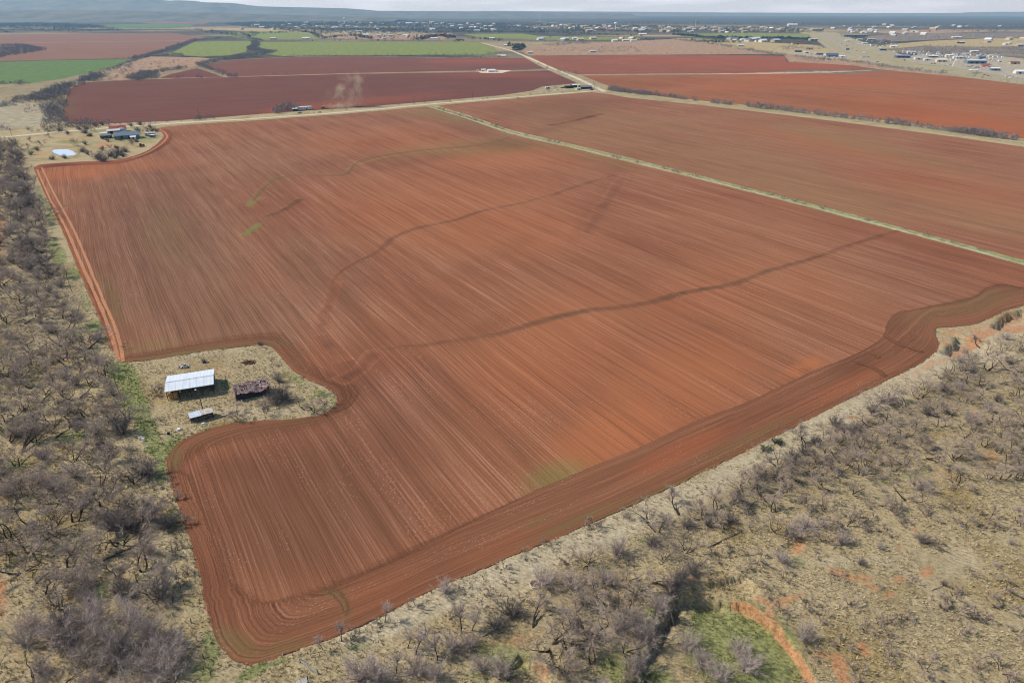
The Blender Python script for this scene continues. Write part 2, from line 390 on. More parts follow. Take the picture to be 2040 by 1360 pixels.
# ------------------------------------------------------------------ ground paint: R green growth, G bare red soil, B leaf litter, scrub and shade painted in the wash and barn lot, A far brush
def ell(x, y, rx, ry, rot=0, s=1.0): return ('e', x, y, rx, ry, rot, s)
def lne(pts, w, s=1.0): return ('l', pts, w, s)
GP = {0: [
    ell(1480, 1285, 135, 95, 25, 1.3), ell(1420, 1215, 60, 30, 20, 1), ell(1300, 1340, 60, 45, 0, .8), ell(1225, 1330, 40, 40, 0, .8), ell(1295, 1215, 22, 14, 0, .8), ell(1010, 1310, 70, 35, 10, .75), ell(945, 1285, 30, 14, 0, .9), ell(955, 1345, 40, 30, 0, .6),
    ell(712, 1288, 35, 14, -10, .7), ell(505, 1338, 45, 14, -25, 1.1), ell(555, 1318, 30, 7, -14, .9), ell(420, 1290, 22, 50, -10, .8), ell(405, 1340, 30, 35, 0, .8), ell(385, 1215, 14, 40, -12, .45),
    ell(245, 745, 36, 26, 30, 1.4), ell(262, 790, 24, 50, 0, 1.1), ell(285, 830, 20, 60, -8, 1.2), ell(300, 870, 20, 44, -8, 1.3), ell(330, 905, 24, 50, 20, 1.0), ell(345, 880, 30, 10, -25, .9), ell(320, 940, 18, 35, 0, .9), ell(300, 770, 40, 40, 0, .35),
    ell(365, 800, 60, 8, -10, .5), ell(450, 765, 18, 14, 0, .7), ell(590, 755, 45, 14, 25, .6), ell(640, 785, 28, 12, 10, .8), ell(600, 795, 55, 8, 0, .6), ell(600, 740, 25, 30, -35, .4), ell(415, 855, 22, 6, -5, .5), ell(665, 800, 8, 24, 0, .7),
    ell(142, 870, 45, 22, -5, .8), ell(30, 925, 40, 18, 0, .6), ell(195, 1180, 26, 22, 0, .9), ell(160, 1090, 18, 20, 0, .6), ell(340, 1035, 26, 30, 0, .55), ell(240, 1140, 30, 18, 0, .4),
    ell(190, 650, 26, 16, 0, 1.0), ell(150, 660, 22, 12, 0, .8), ell(145, 545, 25, 12, 10, 1.0), ell(110, 500, 14, 35, -8, 1.0), ell(100, 430, 10, 40, -8, .9), ell(170, 600, 16, 30, -15, .55), ell(125, 510, 12, 25, -10, .8), ell(80, 390, 10, 30, -8, .7),
    ell(1755, 960, 30, 14, 0, .6), ell(1820, 945, 40, 14, -10, .6), ell(1900, 925, 60, 10, 0, .45), ell(1980, 870, 50, 14, -10, .4), ell(1590, 1117, 22, 14, 30, .7), ell(1285, 1078, 28, 12, 0, .6), ell(1195, 1135, 40, 12, 0, .6), ell(1500, 950, 30, 20, 0, .4), ell(1700, 965, 30, 16, 0, .5), ell(1520, 1020, 40, 25, 0, .4),
    ell(1360, 1105, 24, 14, 20, .45), ell(1440, 1075, 40, 14, 0, .4), ell(880, 1160, 20, 5, 0, .6), ell(1070, 1083, 40, 6, -25, .5), ell(766, 1240, 30, 5, 0, .6),
    ell(60, 300, 22, 8, 0, .7), ell(140, 283, 40, 5, 0, .8), ell(245, 272, 50, 14, 0, .85), ell(290, 275, 30, 12, 0, .7), ell(190, 262, 40, 6, 0, .6), ell(85, 318, 40, 5, 0, .5), ell(190, 285, 40, 6, 0, .6)],
 1: [
    lne([(1462, 1192), (1490, 1204), (1532, 1234), (1567, 1272), (1594, 1309), (1617, 1349), (1632, 1384)], 4.6, 1.15), ell(1565, 1195, 40, 14, -15, 1.0), ell(1515, 1195, 22, 14, 20, .9), ell(1535, 1215, 14, 24, 0, .9), ell(1590, 1185, 30, 10, 0, .7), ell(1545, 1240, 30, 12, 40, .7),
    ell(1672, 1325, 20, 34, -15, 1.1), ell(1645, 1305, 30, 10, 10, .7), ell(1680, 1355, 20, 20, 0, .9), lne([(1655, 1133), (1690, 1147), (1720, 1158), (1745, 1173)], 7, .9), ell(1670, 1143, 10, 10, 0, .8), ell(1725, 1148, 24, 8, 0, .7), ell(1793, 1153, 16, 9, 0, .9), ell(1815, 1158, 22, 5, 0, .7), ell(1848, 1140, 18, 14, -30, .95), ell(1772, 1183, 16, 8, -15, .9), ell(1905, 1128, 16, 6, 0, .7), ell(1925, 1129, 14, 4, 0, .6),
    ell(1793, 1088, 10, 14, 0, .8), ell(1822, 1056, 14, 8, 0, .8), ell(1720, 1293, 22, 12, 40, .9), ell(1740, 1228, 14, 6, 0, .6), ell(1950, 1318, 18, 14, 0, .55), ell(1928, 1345, 12, 18, 0, .5), ell(1817, 1330, 14, 14, 0, .6), ell(1605, 1228, 30, 5, 35, .6), ell(1692, 1195, 20, 8, 0, .4),
    ell(1590, 1088, 14, 22, 20, .95), ell(1660, 1030, 30, 14, 10, .5), ell(1970, 905, 40, 20, 20, .6), ell(1875, 945, 30, 10, -20, .55), ell(1940, 825, 10, 14, 0, 1.0), ell(1698, 832, 14, 6, -20, .95), ell(1880, 945, 45, 22, 10, .5), ell(1960, 935, 30, 14, 0, .45), ell(1790, 985, 40, 20, 0, .3), ell(2030, 1010, 20, 14, 0, .6), ell(1640, 985, 40, 14, 0, .3),
    lne([(1975, 655), (1940, 668), (1910, 690), (1885, 712), (1850, 730), (1820, 745)], 10, .8), lne([(2050, 640), (2000, 650), (1950, 672), (1900, 700)], 10, 1.05), ell(1950, 665, 40, 10, -20, .8), ell(1830, 735, 30, 8, -25, .7), lne([(1790, 752), (1690, 800), (1620, 835)], 3, .55), ell(1895, 662, 40, 10, -8, .8), ell(1883, 682, 18, 20, 0, .75), ell(1955, 650, 40, 9, -22, .8), ell(2020, 628, 45, 12, -18, .85), ell(1850, 728, 34, 12, -32, .85), ell(1800, 752, 24, 6, -28, .7),
    ell(1075, 1330, 30, 18, 30, .8), ell(1035, 1275, 55, 14, -12, .6), ell(1010, 1245, 30, 12, 0, .5), ell(1370, 1152, 60, 8, 0, .6), ell(1395, 1167, 55, 6, 0, .55), ell(1135, 1230, 30, 12, 0, .25), ell(930, 1260, 40, 16, -30, .4), ell(880, 1335, 60, 18, -25, .5), ell(1480, 1145, 30, 6, -15, .5),
    ell(455, 715, 60, 14, -8, .35), ell(380, 725, 50, 8, -5, .45), ell(440, 738, 40, 8, 0, .55), ell(500, 722, 40, 10, -6, .5), ell(230, 1000, 40, 30, 0, .25), ell(215, 1110, 30, 12, -30, .35), ell(0, 470, 14, 60, 0, .95), ell(8, 520, 16, 14, 0, .6), ell(0, 1190, 22, 70, 0, .9), ell(100, 1330, 60, 20, 0, .35), ell(90, 560, 16, 5, 0, .4), ell(92, 385, 12, 8, 0, .6), ell(75, 355, 8, 10, 0, .5), ell(190, 690, 14, 5, 0, .5),
    ell(140, 276, 50, 4, 0, .75), ell(85, 308, 20, 6, 0, .8), ell(210, 288, 22, 4.5, 0, 1.3), ell(190, 293, 20, 4, 0, .5), ell(55, 303, 25, 8, 0, .5), ell(140, 270, 40, 3, 0, .4), ell(545, 222, 30, 5, -8, .7)],
 2: [
    ell(60, 470, 45, 200, -8, .8), ell(90, 640, 110, 140, 0, .55), ell(60, 780, 100, 90, 0, .5), ell(230, 840, 35, 50, 0, .8), ell(285, 940, 28, 24, 0, .7), ell(60, 960, 110, 50, 0, .6), ell(200, 1010, 120, 60, 0, .5), ell(100, 1080, 130, 50, 0, .6), ell(280, 1060, 60, 60, 0, .5), ell(300, 1200, 80, 60, 0, .6), ell(140, 1250, 110, 50, 0, .55), ell(280, 1310, 110, 60, 0, .8), ell(20, 640, 60, 60, 0, .4), ell(150, 660, 35, 20, 0, .3),
    lne([(2050, 720), (1950, 760), (1840, 820), (1720, 880), (1620, 930), (1500, 985), (1400, 1040), (1290, 1090)], 40, .55), lne([(1290, 1090), (1150, 1190), (1080, 1230)], 50, .4), ell(1230, 1210, 110, 60, -20, .5), ell(1130, 1280, 120, 40, 0, .5), ell(860, 1300, 80, 30, -15, .5), ell(780, 1345, 80, 30, 0, .6), lne([(1345, 1195), (1320, 1240), (1300, 1290), (1275, 1350)], 16, .9), ell(1330, 1180, 30, 14, 0, .7),  # the line down the dry wash paints its shade into the ground colour
    ell(1030, 1225, 50, 20, -10, .6), ell(1660, 945, 60, 25, -20, .4), ell(1900, 800, 100, 40, -20, .4), ell(555, 790, 45, 18, 12, .85), ell(500, 805, 45, 10, 0, .5), ell(390, 790, 60, 8, -8, .4), ell(1690, 1060, 60, 14, 0, .25), ell(1900, 1225, 90, 26, 10, .5), ell(1760, 1250, 120, 50, 0, .4), ell(1780, 1190, 110, 30, 0, .35), ell(1980, 1300, 70, 30, 0, .35), ell(1850, 1330, 60, 20, 0, .4), ell(1440, 1345, 90, 24, 0, .3), ell(180, 300, 40, 5, 0, .4), ell(215, 312, 40, 5, 0, .4), ell(90, 225, 60, 30, 0, .3), ell(60, 255, 60, 8, 0, .3)],  # ellipses on the barn lot paint shade into the ground colour
 3: [lne([(700, 1275), (860, 1205), (1000, 1145), (1150, 1085), (1300, 1020), (1440, 955), (1600, 870), (1740, 800), (1840, 745), (1960, 680), (2060, 640)], 26, .75), ell(1990, 690, 60, 30, -30, .6), ell(1000, 1170, 90, 40, -20, .4), ell(1850, 1130, 160, 40, 0, .35), ell(500, 820, 120, 14, -4, .4), ell(360, 705, 120, 10, -6, .5), ell(330, 1130, 20, 90, -12, .4), ell(1730, 1120, 120, 14, 0, .4)],
}
def paint_eval(px, py, table, nch=4):
    out = np.zeros((len(px), nch), np.float32)
    for ch, shapes in table.items():
        for sh in shapes:
            if sh[0] == 'e':
                _, x, y, rx, ry, rot, s = sh
                R_ = max(rx, ry) * 1.5
                m = (np.abs(px - x) < R_) & (np.abs(py - y) < R_)
                if not m.any(): continue
                a = math.radians(rot); dx, dy = px[m] - x, py[m] - y
                u = (dx * math.cos(a) + dy * math.sin(a)) / rx; v = (-dx * math.sin(a) + dy * math.cos(a)) / ry
                f = s * smooth(1.4, .35, np.hypot(u, v))
            else:
                _, pts, w, s = sh
                p = np.asarray(pts, float)
                m = (px > p[:, 0].min() - 2*w) & (px < p[:, 0].max() + 2*w) & (py > p[:, 1].min() - 2*w) & (py < p[:, 1].max() + 2*w)
                if not m.any(): continue
                d, _, _ = seg_dist(px[m], py[m], catmull(pts, n=4))
                f = s * smooth(1.5 * w, .4 * w, d)
            out[m, ch] = np.maximum(out[m, ch], f)
    return out

# ------------------------------------------------------------------ ground sheet: a fan of rings round the spot below the camera
def make_ground():
    rad = [40.0]
    while rad[-1] < 380: rad.append(rad[-1] * 1.0036)
    while rad[-1] < 1500: rad.append(rad[-1] * 1.008)
    while rad[-1] < 28500: rad.append(rad[-1] * 1.02)
    rad = np.array(rad)
    th = np.concatenate([np.linspace(-180, -58, 40)[:-1], np.linspace(-58, 58, 640), np.linspace(58, 180, 40)[1:]])
    th = np.radians(th)
    R_, T = np.meshgrid(rad, th, indexing='ij')
    x = (R_ * np.sin(T)).ravel(); y = (R_ * np.cos(T)).ravel()
    z = lift(x, y)
    px, py = proj(x, y)
    front = y > 20
    p = np.zeros((len(x), 4), np.float32); p[:, 3] = 0
    sel = front & (px > -400) & (px < 2440) & (py > 150) & (py < 1900)
    pp = paint_eval(px[sel], py[sel], GP)
    p[sel, :3] = pp[:, :3]; pale = np.zeros(len(x)); pale[sel] = np.clip(pp[:, 3], 0, 1)
    r = np.hypot(x, y)
    far = smooth(700, 2200, r) * smooth(.25, .6, fbm(x * .0011, y * .0016, 77, 4))
    far = np.maximum(far, smooth(5000, 8000, r))
    p[:, 3] = np.where(far > .01, .5 + .5 * far, .45 * pale)      # below .5 pale thin grass, above .5 distant brush
    nr, nt_ = len(rad), len(th)
    i = np.arange(nr - 1)[:, None] * nt_ + np.arange(nt_ - 1)[None]
    q = np.stack([i, i + 1, i + nt_ + 1, i + nt_], -1).reshape(-1, 4)
    ctr = len(x)
    fan = np.stack([np.full(nt_ - 1, ctr), np.arange(nt_ - 1) + 1, np.arange(nt_ - 1)], 1)
    V = np.concatenate([np.stack([x, y, z], 1), [[0, 0, 0]]])
    p = np.concatenate([p, [[0, 0, 0, 0]]])
    me = np_mesh('ground', V, [q[:, ::-1], fan[:, ::-1]], paint=p, smooth_=True)
    m = Nodes('rangeland'); u = m.pos()
    g0 = m.noise(u, 2.6, 4, .8); g1 = m.noise(m.scale(u, (1.0, 1.5, 1), .4), 1.0, 6, .82); g2 = m.noise(u, .05, 5, .6); g3 = m.noise(u, .012, 4, .6)
    bl = m.noise(m.scale(u, (.5, 2.2, 1), .5), 1.0, 4, .75)
    c = m.mix(m.ramp(g1, .34, .58), A(118, 102, 74), A(186, 168, 129))
    c = m.mix(m.math('MULTIPLY', m.ramp(bl, .48, .66), .6), c, A(208, 192, 153))
    c = m.mix(m.ramp(g2, .47, .66), c, m.mix(m.ramp(g1, .36, .6), A(118, 100, 66), A(174, 153, 106)))
    c = m.mix(m.math('MULTIPLY', m.ramp(g3, .5, .66), .55), c, m.mix(m.ramp(g1, .35, .6), A(116, 102, 76), A(178, 161, 126)))
    c = m.mix(m.math('MULTIPLY', m.ramp(g0, .55, .68), .55), c, A(84, 75, 58))
    R, Gc, B, Al = m.paint()
    pl = m.math('MULTIPLY', m.math('MULTIPLY', Al, 2.2), m.math('LESS_THAN', Al, .48))
    c = m.mix(m.math('MULTIPLY', pl, m.ramp(g1, .2, .5)), c, m.mix(m.ramp(bl, .4, .62), A(176, 162, 132), A(208, 196, 168)))
    n5 = m.noise(u, .3, 5, .7); nz = m.math('ADD', m.math('MULTIPLY', g1, .4), m.math('ADD', m.math('MULTIPLY', g2, .25), m.math('MULTIPLY', n5, .4)))
    fB = m.ramp(m.math('ADD', B, m.math('MULTIPLY', m.math('SUBTRACT', nz, .5), 1.6)), .25, .85)
    c = m.mix(m.math('MULTIPLY', fB, .75), c, m.mix(m.ramp(g1, .35, .62), A(92, 82, 70), A(150, 136, 114)))
    fR = m.ramp(m.math('ADD', R, m.math('MULTIPLY', m.math('SUBTRACT', nz, .5), 1.8)), .35, .95)
    c = m.mix(m.math('MULTIPLY', fR, .85), c, m.mix(m.ramp(g1, .36, .64), A(90, 98, 58), A(154, 158, 100)))
    fG = m.ramp(m.math('ADD', Gc, m.math('MULTIPLY', m.math('SUBTRACT', nz, .52), 3.6)), .45, 1.05)
    c = m.mix(m.math('MULTIPLY', fG, .8), c, m.mix(m.ramp(g1, .3, .66), A(150, 98, 64), A(206, 154, 112)))
    far = m.mix(m.ramp(m.noise(u, .022, 5, .75), .42, .6), A(92, 88, 78), A(42, 46, 42))
    far = m.mix(m.ramp(m.noise(m.scale(u, (.0006, .0022, 1)), 1.0, 4, .6), .5, .62), far, A(96, 86, 74))
    c = m.mix(m.n('ShaderNodeMapRange', {0: Al, 1: .5, 2: 1.0, 3: 0.0, 4: 1.0}).outputs[0], c, far)
    hgt = m.math('ADD', g1, m.math('MULTIPLY', g0, .4))
    mat = m.out(c, .95, bump=hgt, bstr=.9, bdist=.42, spec=.05)
    o = link('ground', me, None, [mat]); tag(o, 'dry straw coloured rangeland spreading to the horizon', kind='structure')
make_ground()
# ------------------------------------------------------------------ fields
def ragged(outline_px, seed, amp=.35, closed=True, step_px=2.2):
    """smooth outline in ground metres with a slightly ragged edge"""
    s = np.asarray(outline_px, float)
    pts = []
    N = len(s)
    for i in range(N):
        a, b = s[i], s[(i + 1) % N]
        n = max(1, int(np.hypot(*(b - a)) / step_px))
        for k in range(n): pts.append(a + (b - a) * k / n)
    g = to_ground(pts)
    nx = fbm(g[:, 0] * .35, g[:, 1] * .35, seed, 3) - .5; ny = fbm(g[:, 0] * .35 + 91, g[:, 1] * .35, seed + 5, 3) - .5
    n2 = fbm(g[:, 0] * 1.3, g[:, 1] * 1.3, seed + 3, 2) - .5
    g[:, 0] += nx * 3.2 * amp + n2 * 1.6 * amp; g[:, 1] += ny * 3.2 * amp + n2 * 1.6 * amp
    return g

def sheet(name, outline_px, z, mat, label=None, paint=None, step=14, smooth_n=0, seed=1, amp=.35, interior=True, kind='structure'):
    if smooth_n: outline_px = catmull(outline_px, True, smooth_n)
    o = np.asarray(outline_px, float)
    b = ragged(o, seed, amp)
    pts = [Vector(p) for p in b.tolist()]; n = len(pts)
    if interior:
        x0, x1, y0, y1 = o[:, 0].min(), o[:, 0].max(), o[:, 1].min(), o[:, 1].max()
        sy = step * .5 if (y1 - y0) < 120 else step
        gx, gy = np.meshgrid(np.arange(x0, x1, step), np.arange(y0, y1, sy))
        r = np.random.default_rng(seed); gx = (gx + r.uniform(-.3, .3, gx.shape) * step).ravel(); gy = (gy + r.uniform(-.3, .3, gy.shape) * sy).ravel()
        m = inside(gx, gy, o); g = to_ground(np.stack([gx[m], gy[m]], 1))
        pts += [Vector(p) for p in g.tolist()]
    vs, es, fs, *_ = delaunay_2d_cdt(pts, [(i, (i + 1) % n) for i in range(n)], [], 1, 1e-4)
    V = np.array([(v.x, v.y, z) for v in vs]); fa = np.array([tuple(f) for f in fs])
    px, py = proj(V[:, 0], V[:, 1])
    pt = paint_eval(px, py, paint or {})
    me = np_mesh(name, V, fa, paint=pt, smooth_=True)
    ob = link(name, me, None, [mat]); tag(ob, label, kind=kind)
    return ob

def ribbon(name, line_px, width, z, mat, label=None, paint=None, height=0.0, across=8, step=1.5, grounded=True, wob=.25, taper=.06, profile=None, seed=0, opaque=0.0):
    """a strip along a line; paint = (r, g, b) fades to nothing at both edges"""
    g = to_ground(catmull(line_px, n=8)) if grounded else np.asarray(line_px, float)
    g, s = resample(g, step)
    t = np.gradient(g, axis=0); t /= np.maximum(np.linalg.norm(t, axis=1, keepdims=True), 1e-9)
    nrm = np.stack([-t[:, 1], t[:, 0]], 1)
    n = len(g); u = np.linspace(-1, 1, across + 1)
    w = width * (np.interp(np.linspace(0, 1, n), np.linspace(0, 1, len(profile)), profile) if profile is not None else np.ones(n))
    w = w * (1 + wob * 2 * (fbm(s * .08 + seed * 13, s * 0 + seed, 3, 3) - .5))
    off = (fbm(s * .05 + seed * 7, s * 0 + 3, 8, 3) - .5) * width * wob + ((fbm(s * .35 + seed * 5, s * 0 + 9, 18, 3) - .5) * min(width, 4) * .35 if height else 0)
    P_ = g[:, None, :] + nrm[:, None, :] * ((u[None, :] * .5 * w[:, None]) + off[:, None])[..., None]
    end = smooth(0, taper, np.linspace(0, 1, n)) * smooth(0, taper, np.linspace(1, 0, n)) if taper else np.ones(n)
    prof = (1 - u ** 2) ** 1.5
    zz = z + height * prof[None] * end[:, None]
    V = np.concatenate([P_, zz[..., None]], 2).reshape(-1, 3)
    uv = np.stack([np.repeat(s, across + 1), (u[None] * .5 * w[:, None]).ravel()], 1)
    fade = (prof[None] * end[:, None]).ravel()
    pt = np.zeros((len(V), 4), np.float32); pt[:, 3] = fade * .62 if opaque is None else opaque
    if paint:
        mod = np.repeat(.1 + 1.8 * fbm(s * .09, s * 0 + seed * 3.1, 12, 3) * (.5 + fbm(s * .4, s * 0 + seed * 1.7, 14, 2)), across + 1) if height else 1
        for k in range(3): pt[:, k] = paint[k] * fade * mod
    i = np.arange(n - 1)[:, None] * (across + 1) + np.arange(across)[None]
    q = np.stack([i, i + across + 1, i + across + 2, i + 1], -1).reshape(-1, 4)
    me = np_mesh(name, V, q[:, ::-1], uv=uv, paint=pt, smooth_=True)
    o = link(name, me, None, [mat]); tag(o, label, kind='structure')
    return o

def band(name, outer_px, inner_px, z, mat, label, across=14, n=420, paint=None, seed=0, fade=.3):
    """turn rows: a strip between two lines with its rows running along it"""
    a, _ = resample(to_ground(catmull(outer_px, n=8)), n=n); b, _ = resample(to_ground(catmull(inner_px, n=8)), n=n)
    mid = (a + b) / 2; s = np.concatenate([[0], np.cumsum(np.hypot(*np.diff(mid, axis=0).T))])
    t = np.linspace(0, 1, across + 1)
    a = a + ((fbm(s * .3, s * 0 + seed, 5, 3) - .5) * .8)[:, None]; b = b + ((fbm(s * .2, s * 0 + seed + 9, 5, 3) - .5) * .8)[:, None]
    P_ = a[:, None] * (1 - t[None, :, None]) + b[:, None] * t[None, :, None]
    V = np.concatenate([P_, np.full(P_.shape[:2] + (1,), z)], 2).reshape(-1, 3)
    wd = np.hypot(*(b - a).T)
    uv = np.stack([np.repeat(s, across + 1), (wd[:, None] * t[None]).ravel()], 1)
    px, py = proj(V[:, 0], V[:, 1]); pt = paint_eval(px, py, paint or {})
    fd = np.interp(np.linspace(0, 1, n), np.linspace(0, 1, len(fade)), fade) if hasattr(fade, '__len__') else np.full(n, fade)
    pt[:, 3] = (np.clip((1 - t[None]) / np.maximum(fd[:, None], 1e-3), 0, 1) * smooth(0, .02, np.linspace(0, 1, n))[:, None] * smooth(1, .98, np.linspace(0, 1, n))[:, None]).ravel()
    i = np.arange(n - 1)[:, None] * (across + 1) + np.arange(across)[None]
    q = np.stack([i, i + across + 1, i + across + 2, i + 1], -1).reshape(-1, 4)
    me = np_mesh(name, V, q, uv=uv, paint=pt, smooth_=True)
    # keep the strip facing up
    if me.polygons[len(me.polygons) // 2].normal.z < 0: me.flip_normals()
    o = link(name, me, None, [mat]); tag(o, label, kind='structure')
    return o

M_MAIN = soil('tilled_red_soil', (100, 63, 46), (142, 90, 64), (182, 131, 104), ROW, green=(112, 120, 66), pale=(170, 104, 66), contrast=.92)
M_TURN = soil('turn_row_soil', (96, 60, 43), (130, 84, 60), (162, 112, 84), uv=True, green=(104, 104, 62), pale=(150, 88, 58), contrast=1.0, fine=1.3, speck=.5)
M_EDGE = soil('edge_soil', (112, 62, 44), (142, 82, 58), (172, 112, 80), uv=True, contrast=.7, speck=.1)
M_RIGHT = soil('tilled_brown_soil', (110, 70, 52), (143, 95, 70), (168, 122, 92), ROW, green=(134, 112, 74), pale=(160, 90, 60), speck=.1, contrast=1.1, fine=.6)
M_BACK = soil('tilled_dark_soil', (92, 56, 47), (110, 69, 58), (128, 84, 71), math.radians(31), pale=(156, 84, 58), speck=0, contrast=1.1, fine=.5)
M_BACK2 = soil('tilled_maroon_soil', (100, 62, 52), (118, 75, 62), (136, 90, 75), math.radians(31), pale=(156, 84, 58), speck=0, contrast=1.1, fine=.5)
M_ORANGE = soil('tilled_orange_soil', (120, 72, 48), (148, 92, 62), (170, 114, 84), ROW, pale=(168, 90, 50), speck=0, contrast=1.2, fine=.5)
M_ORANGE2 = soil('tilled_rust_soil', (116, 68, 50), (138, 83, 61), (158, 102, 78), ROW, pale=(190, 84, 44), speck=0, contrast=1.2, fine=.5)
M_FALLOW = soil('fallow_soil', (118, 84, 68), (134, 97, 79), (154, 116, 97), math.radians(31), speck=0, contrast=.9, fine=.4)
M_WHEAT = turf('winter_wheat', (102, 116, 56), (140, 146, 84), (122, 130, 68), scale=.06)
M_WHEAT2 = turf('young_wheat', (82, 106, 58), (108, 128, 76), (96, 117, 66), scale=.06)
M_PASTURE = turf('dry_pasture', (140, 124, 86), (188, 170, 124), (164, 144, 106), scale=.06)
M_PASTURE2 = turf('rusty_pasture', (128, 104, 82), (180, 152, 124), (160, 126, 96), scale=.06)
M_GREYP = turf('grey_pasture', (138, 128, 104), (176, 164, 136), (150, 138, 112), scale=.12)
M_VERGE = turf('road_verge', (132, 122, 90), (184, 170, 134), (136, 132, 92), scale=.4)
M_ROAD = turf('caliche', (188, 172, 146), (216, 202, 176), (200, 182, 152), scale=.4)
M_TRACK = turf('wheel_track_soil', (162, 110, 78), (190, 136, 100), (174, 120, 86), scale=.8)
M_PINKTRACK = turf('pink_track_soil', (190, 142, 120), (206, 160, 138), (196, 150, 128), scale=.2)
M_FENCE = turf('fence_line_grass', (112, 116, 74), (164, 160, 118), (126, 132, 84), scale=.25)
M_TRACK2 = turf('grassy_track', (160, 150, 118), (190, 178, 146), (150, 150, 110), scale=.3)
M_ASPH = turf('highway_surface', (142, 138, 130), (168, 162, 152), (156, 150, 140), scale=.2)
M_YARD = turf('gravel_yard', (136, 126, 106), (184, 174, 154), (166, 154, 128), scale=.09)
M_BRUSHGROUND = turf('brush_floor', (112, 102, 92), (146, 134, 116), (128, 116, 102), scale=.05)

MAIN_PAINT = {0: [ell(1110, 950, 70, 34, -15, .75), ell(1060, 1000, 40, 30, 0, .4), ell(508, 402, 14, 14, 0, .0), ell(1300, 980, 120, 14, -25, .4), ell(860, 225, 60, 8, -5, .55), ell(900, 232, 80, 10, 15, .5), ell(980, 300, 120, 10, -5, .4), ell(420, 705, 150, 10, -6, .5), ell(225, 600, 16, 60, -20, .35), ell(330, 470, 50, 70, -30, .18), ell(950, 290, 200, 18, -5, .3), ell(1150, 300, 160, 14, 14, .35), ell(300, 690, 70, 14, -8, .35)],
  1: [ell(300, 500, 170, 200, -20, .35), ell(420, 620, 140, 80, 0, .3), ell(720, 730, 60, 70, 0, .45), ell(1000, 290, 60, 12, 0, .55), ell(800, 320, 150, 16, -8, .35), ell(640, 330, 120, 20, -15, .25), ell(980, 650, 60, 20, -20, .35), ell(560, 450, 60, 160, -20, .25), ell(700, 560, 60, 60, 0, .25), ell(600, 1010, 240, 170, -10, .55), ell(480, 940, 90, 40, 0, .6), ell(820, 880, 160, 90, -20, .35), ell(400, 1050, 60, 120, -12, .4), ell(1220, 370, 30, 60, 30, .3), ell(1180, 430, 20, 60, 40, .3), ell(1000, 500, 120, 20, -25, .2)],
  2: [ell(1230, 860, 150, 70, -25, .75), ell(1330, 780, 220, 110, -25, .55), ell(1600, 730, 60, 14, -20, .9), ell(1100, 700, 200, 120, -25, .45), ell(900, 420, 250, 90, 0, .4), ell(1000, 320, 140, 30, 0, .45), ell(160, 345, 90, 14, -3, .85), ell(240, 330, 140, 14, -3, .6), ell(1000, 460, 200, 60, 0, .45), ell(1400, 600, 200, 80, -20, .3), ell(760, 280, 200, 40, 0, .3), ell(1550, 560, 200, 70, 10, .2)],
  3: [ell(330, 520, 190, 230, -25, .8), ell(480, 640, 170, 80, 0, .7), ell(620, 560, 120, 120, -30, .45), ell(470, 330, 220, 70, -10, .4), ell(620, 1000, 280, 160, -10, .3), ell(760, 820, 160, 80, -20, .35), ell(700, 250, 200, 26, -5, .4), ell(930, 250, 120, 24, 15, .5), ell(1800, 560, 200, 60, 15, .3)]}
sheet('plowed_field', MAIN_PXS, .06, M_MAIN, 'large red brown tilled field filling the middle ground', MAIN_PAINT, step=13, seed=3, amp=.4)

H_OUT = [(330, 925), (348, 985), (375, 1060), (400, 1160), (420, 1240), (440, 1284), (470, 1314), (500, 1320), (530, 1313), (600, 1291), (700, 1254), (800, 1204), (940, 1139), (1100, 1074), (1250, 1009), (1400, 939), (1560, 859), (1700, 789), (1800, 741), (1835, 721), (1862, 701), (1869, 685), (1864, 668), (1863, 656), (1900, 650), (1945, 644), (1975, 631), (2000, 619), (2060, 603), (2100, 588)]
H_IN = [(392, 925), (412, 985), (440, 1060), (468, 1125), (498, 1165), (535, 1186), (565, 1186), (590, 1176), (620, 1164), (647, 1153), (784, 1092), (949, 1021), (1003, 1000), (1176, 929), (1285, 885), (1384, 838), (1480, 803), (1612, 742), (1720, 696), (1758, 668), (1766, 640), (1781, 622), (1826, 612), (1889, 597), (1940, 581), (1956, 566), (1985, 558), (2010, 563), (2060, 572), (2100, 575)]
TURN_PAINT = {0: [ell(1300, 990, 160, 12, -25, .75), ell(1140, 1040, 120, 8, -24, .6), ell(1070, 1040, 30, 8, -20, .6), ell(470, 1280, 60, 24, 30, .65), ell(560, 1290, 60, 14, -15, .5), ell(1480, 880, 120, 14, -26, .45), ell(1950, 600, 90, 24, -15, .45), ell(1860, 625, 80, 20, -10, .3), ell(658, 1182, 26, 10, 25, .55), ell(688, 1216, 9, 26, -12, .55)],
              1: [ell(1780, 640, 30, 30, 0, .3), ell(1990, 566, 40, 8, 10, .35), ell(1700, 720, 60, 24, -25, .4), ell(430, 1180, 50, 90, -15, .2), ell(1840, 690, 30, 20, 0, .3)],
              2: [ell(1350, 900, 120, 20, -25, .9), ell(1680, 770, 100, 16, -26, .6), ell(760, 1180, 100, 30, -20, .3), ell(1000, 1090, 100, 20, -24, .4)]}
band('turn_row', H_OUT, H_IN, .075, M_TURN, 'darker band of turn rows along the near edge of the field', paint=TURN_PAINT, across=24, n=700, fade=[.7, .7, .6, .35, .08, .04, .04, .04, .04, .05, .12, .3, .4, .4])
I_OUT = [(236, 718), (270, 719), (330, 711), (400, 699), (490, 689), (532, 687), (556, 705), (582, 735), (616, 756), (656, 774), (672, 790), (669, 807), (641, 826), (600, 833), (520, 839), (450, 846), (400, 861), (361, 879), (338, 902), (331, 925), (340, 965), (352, 1000)]
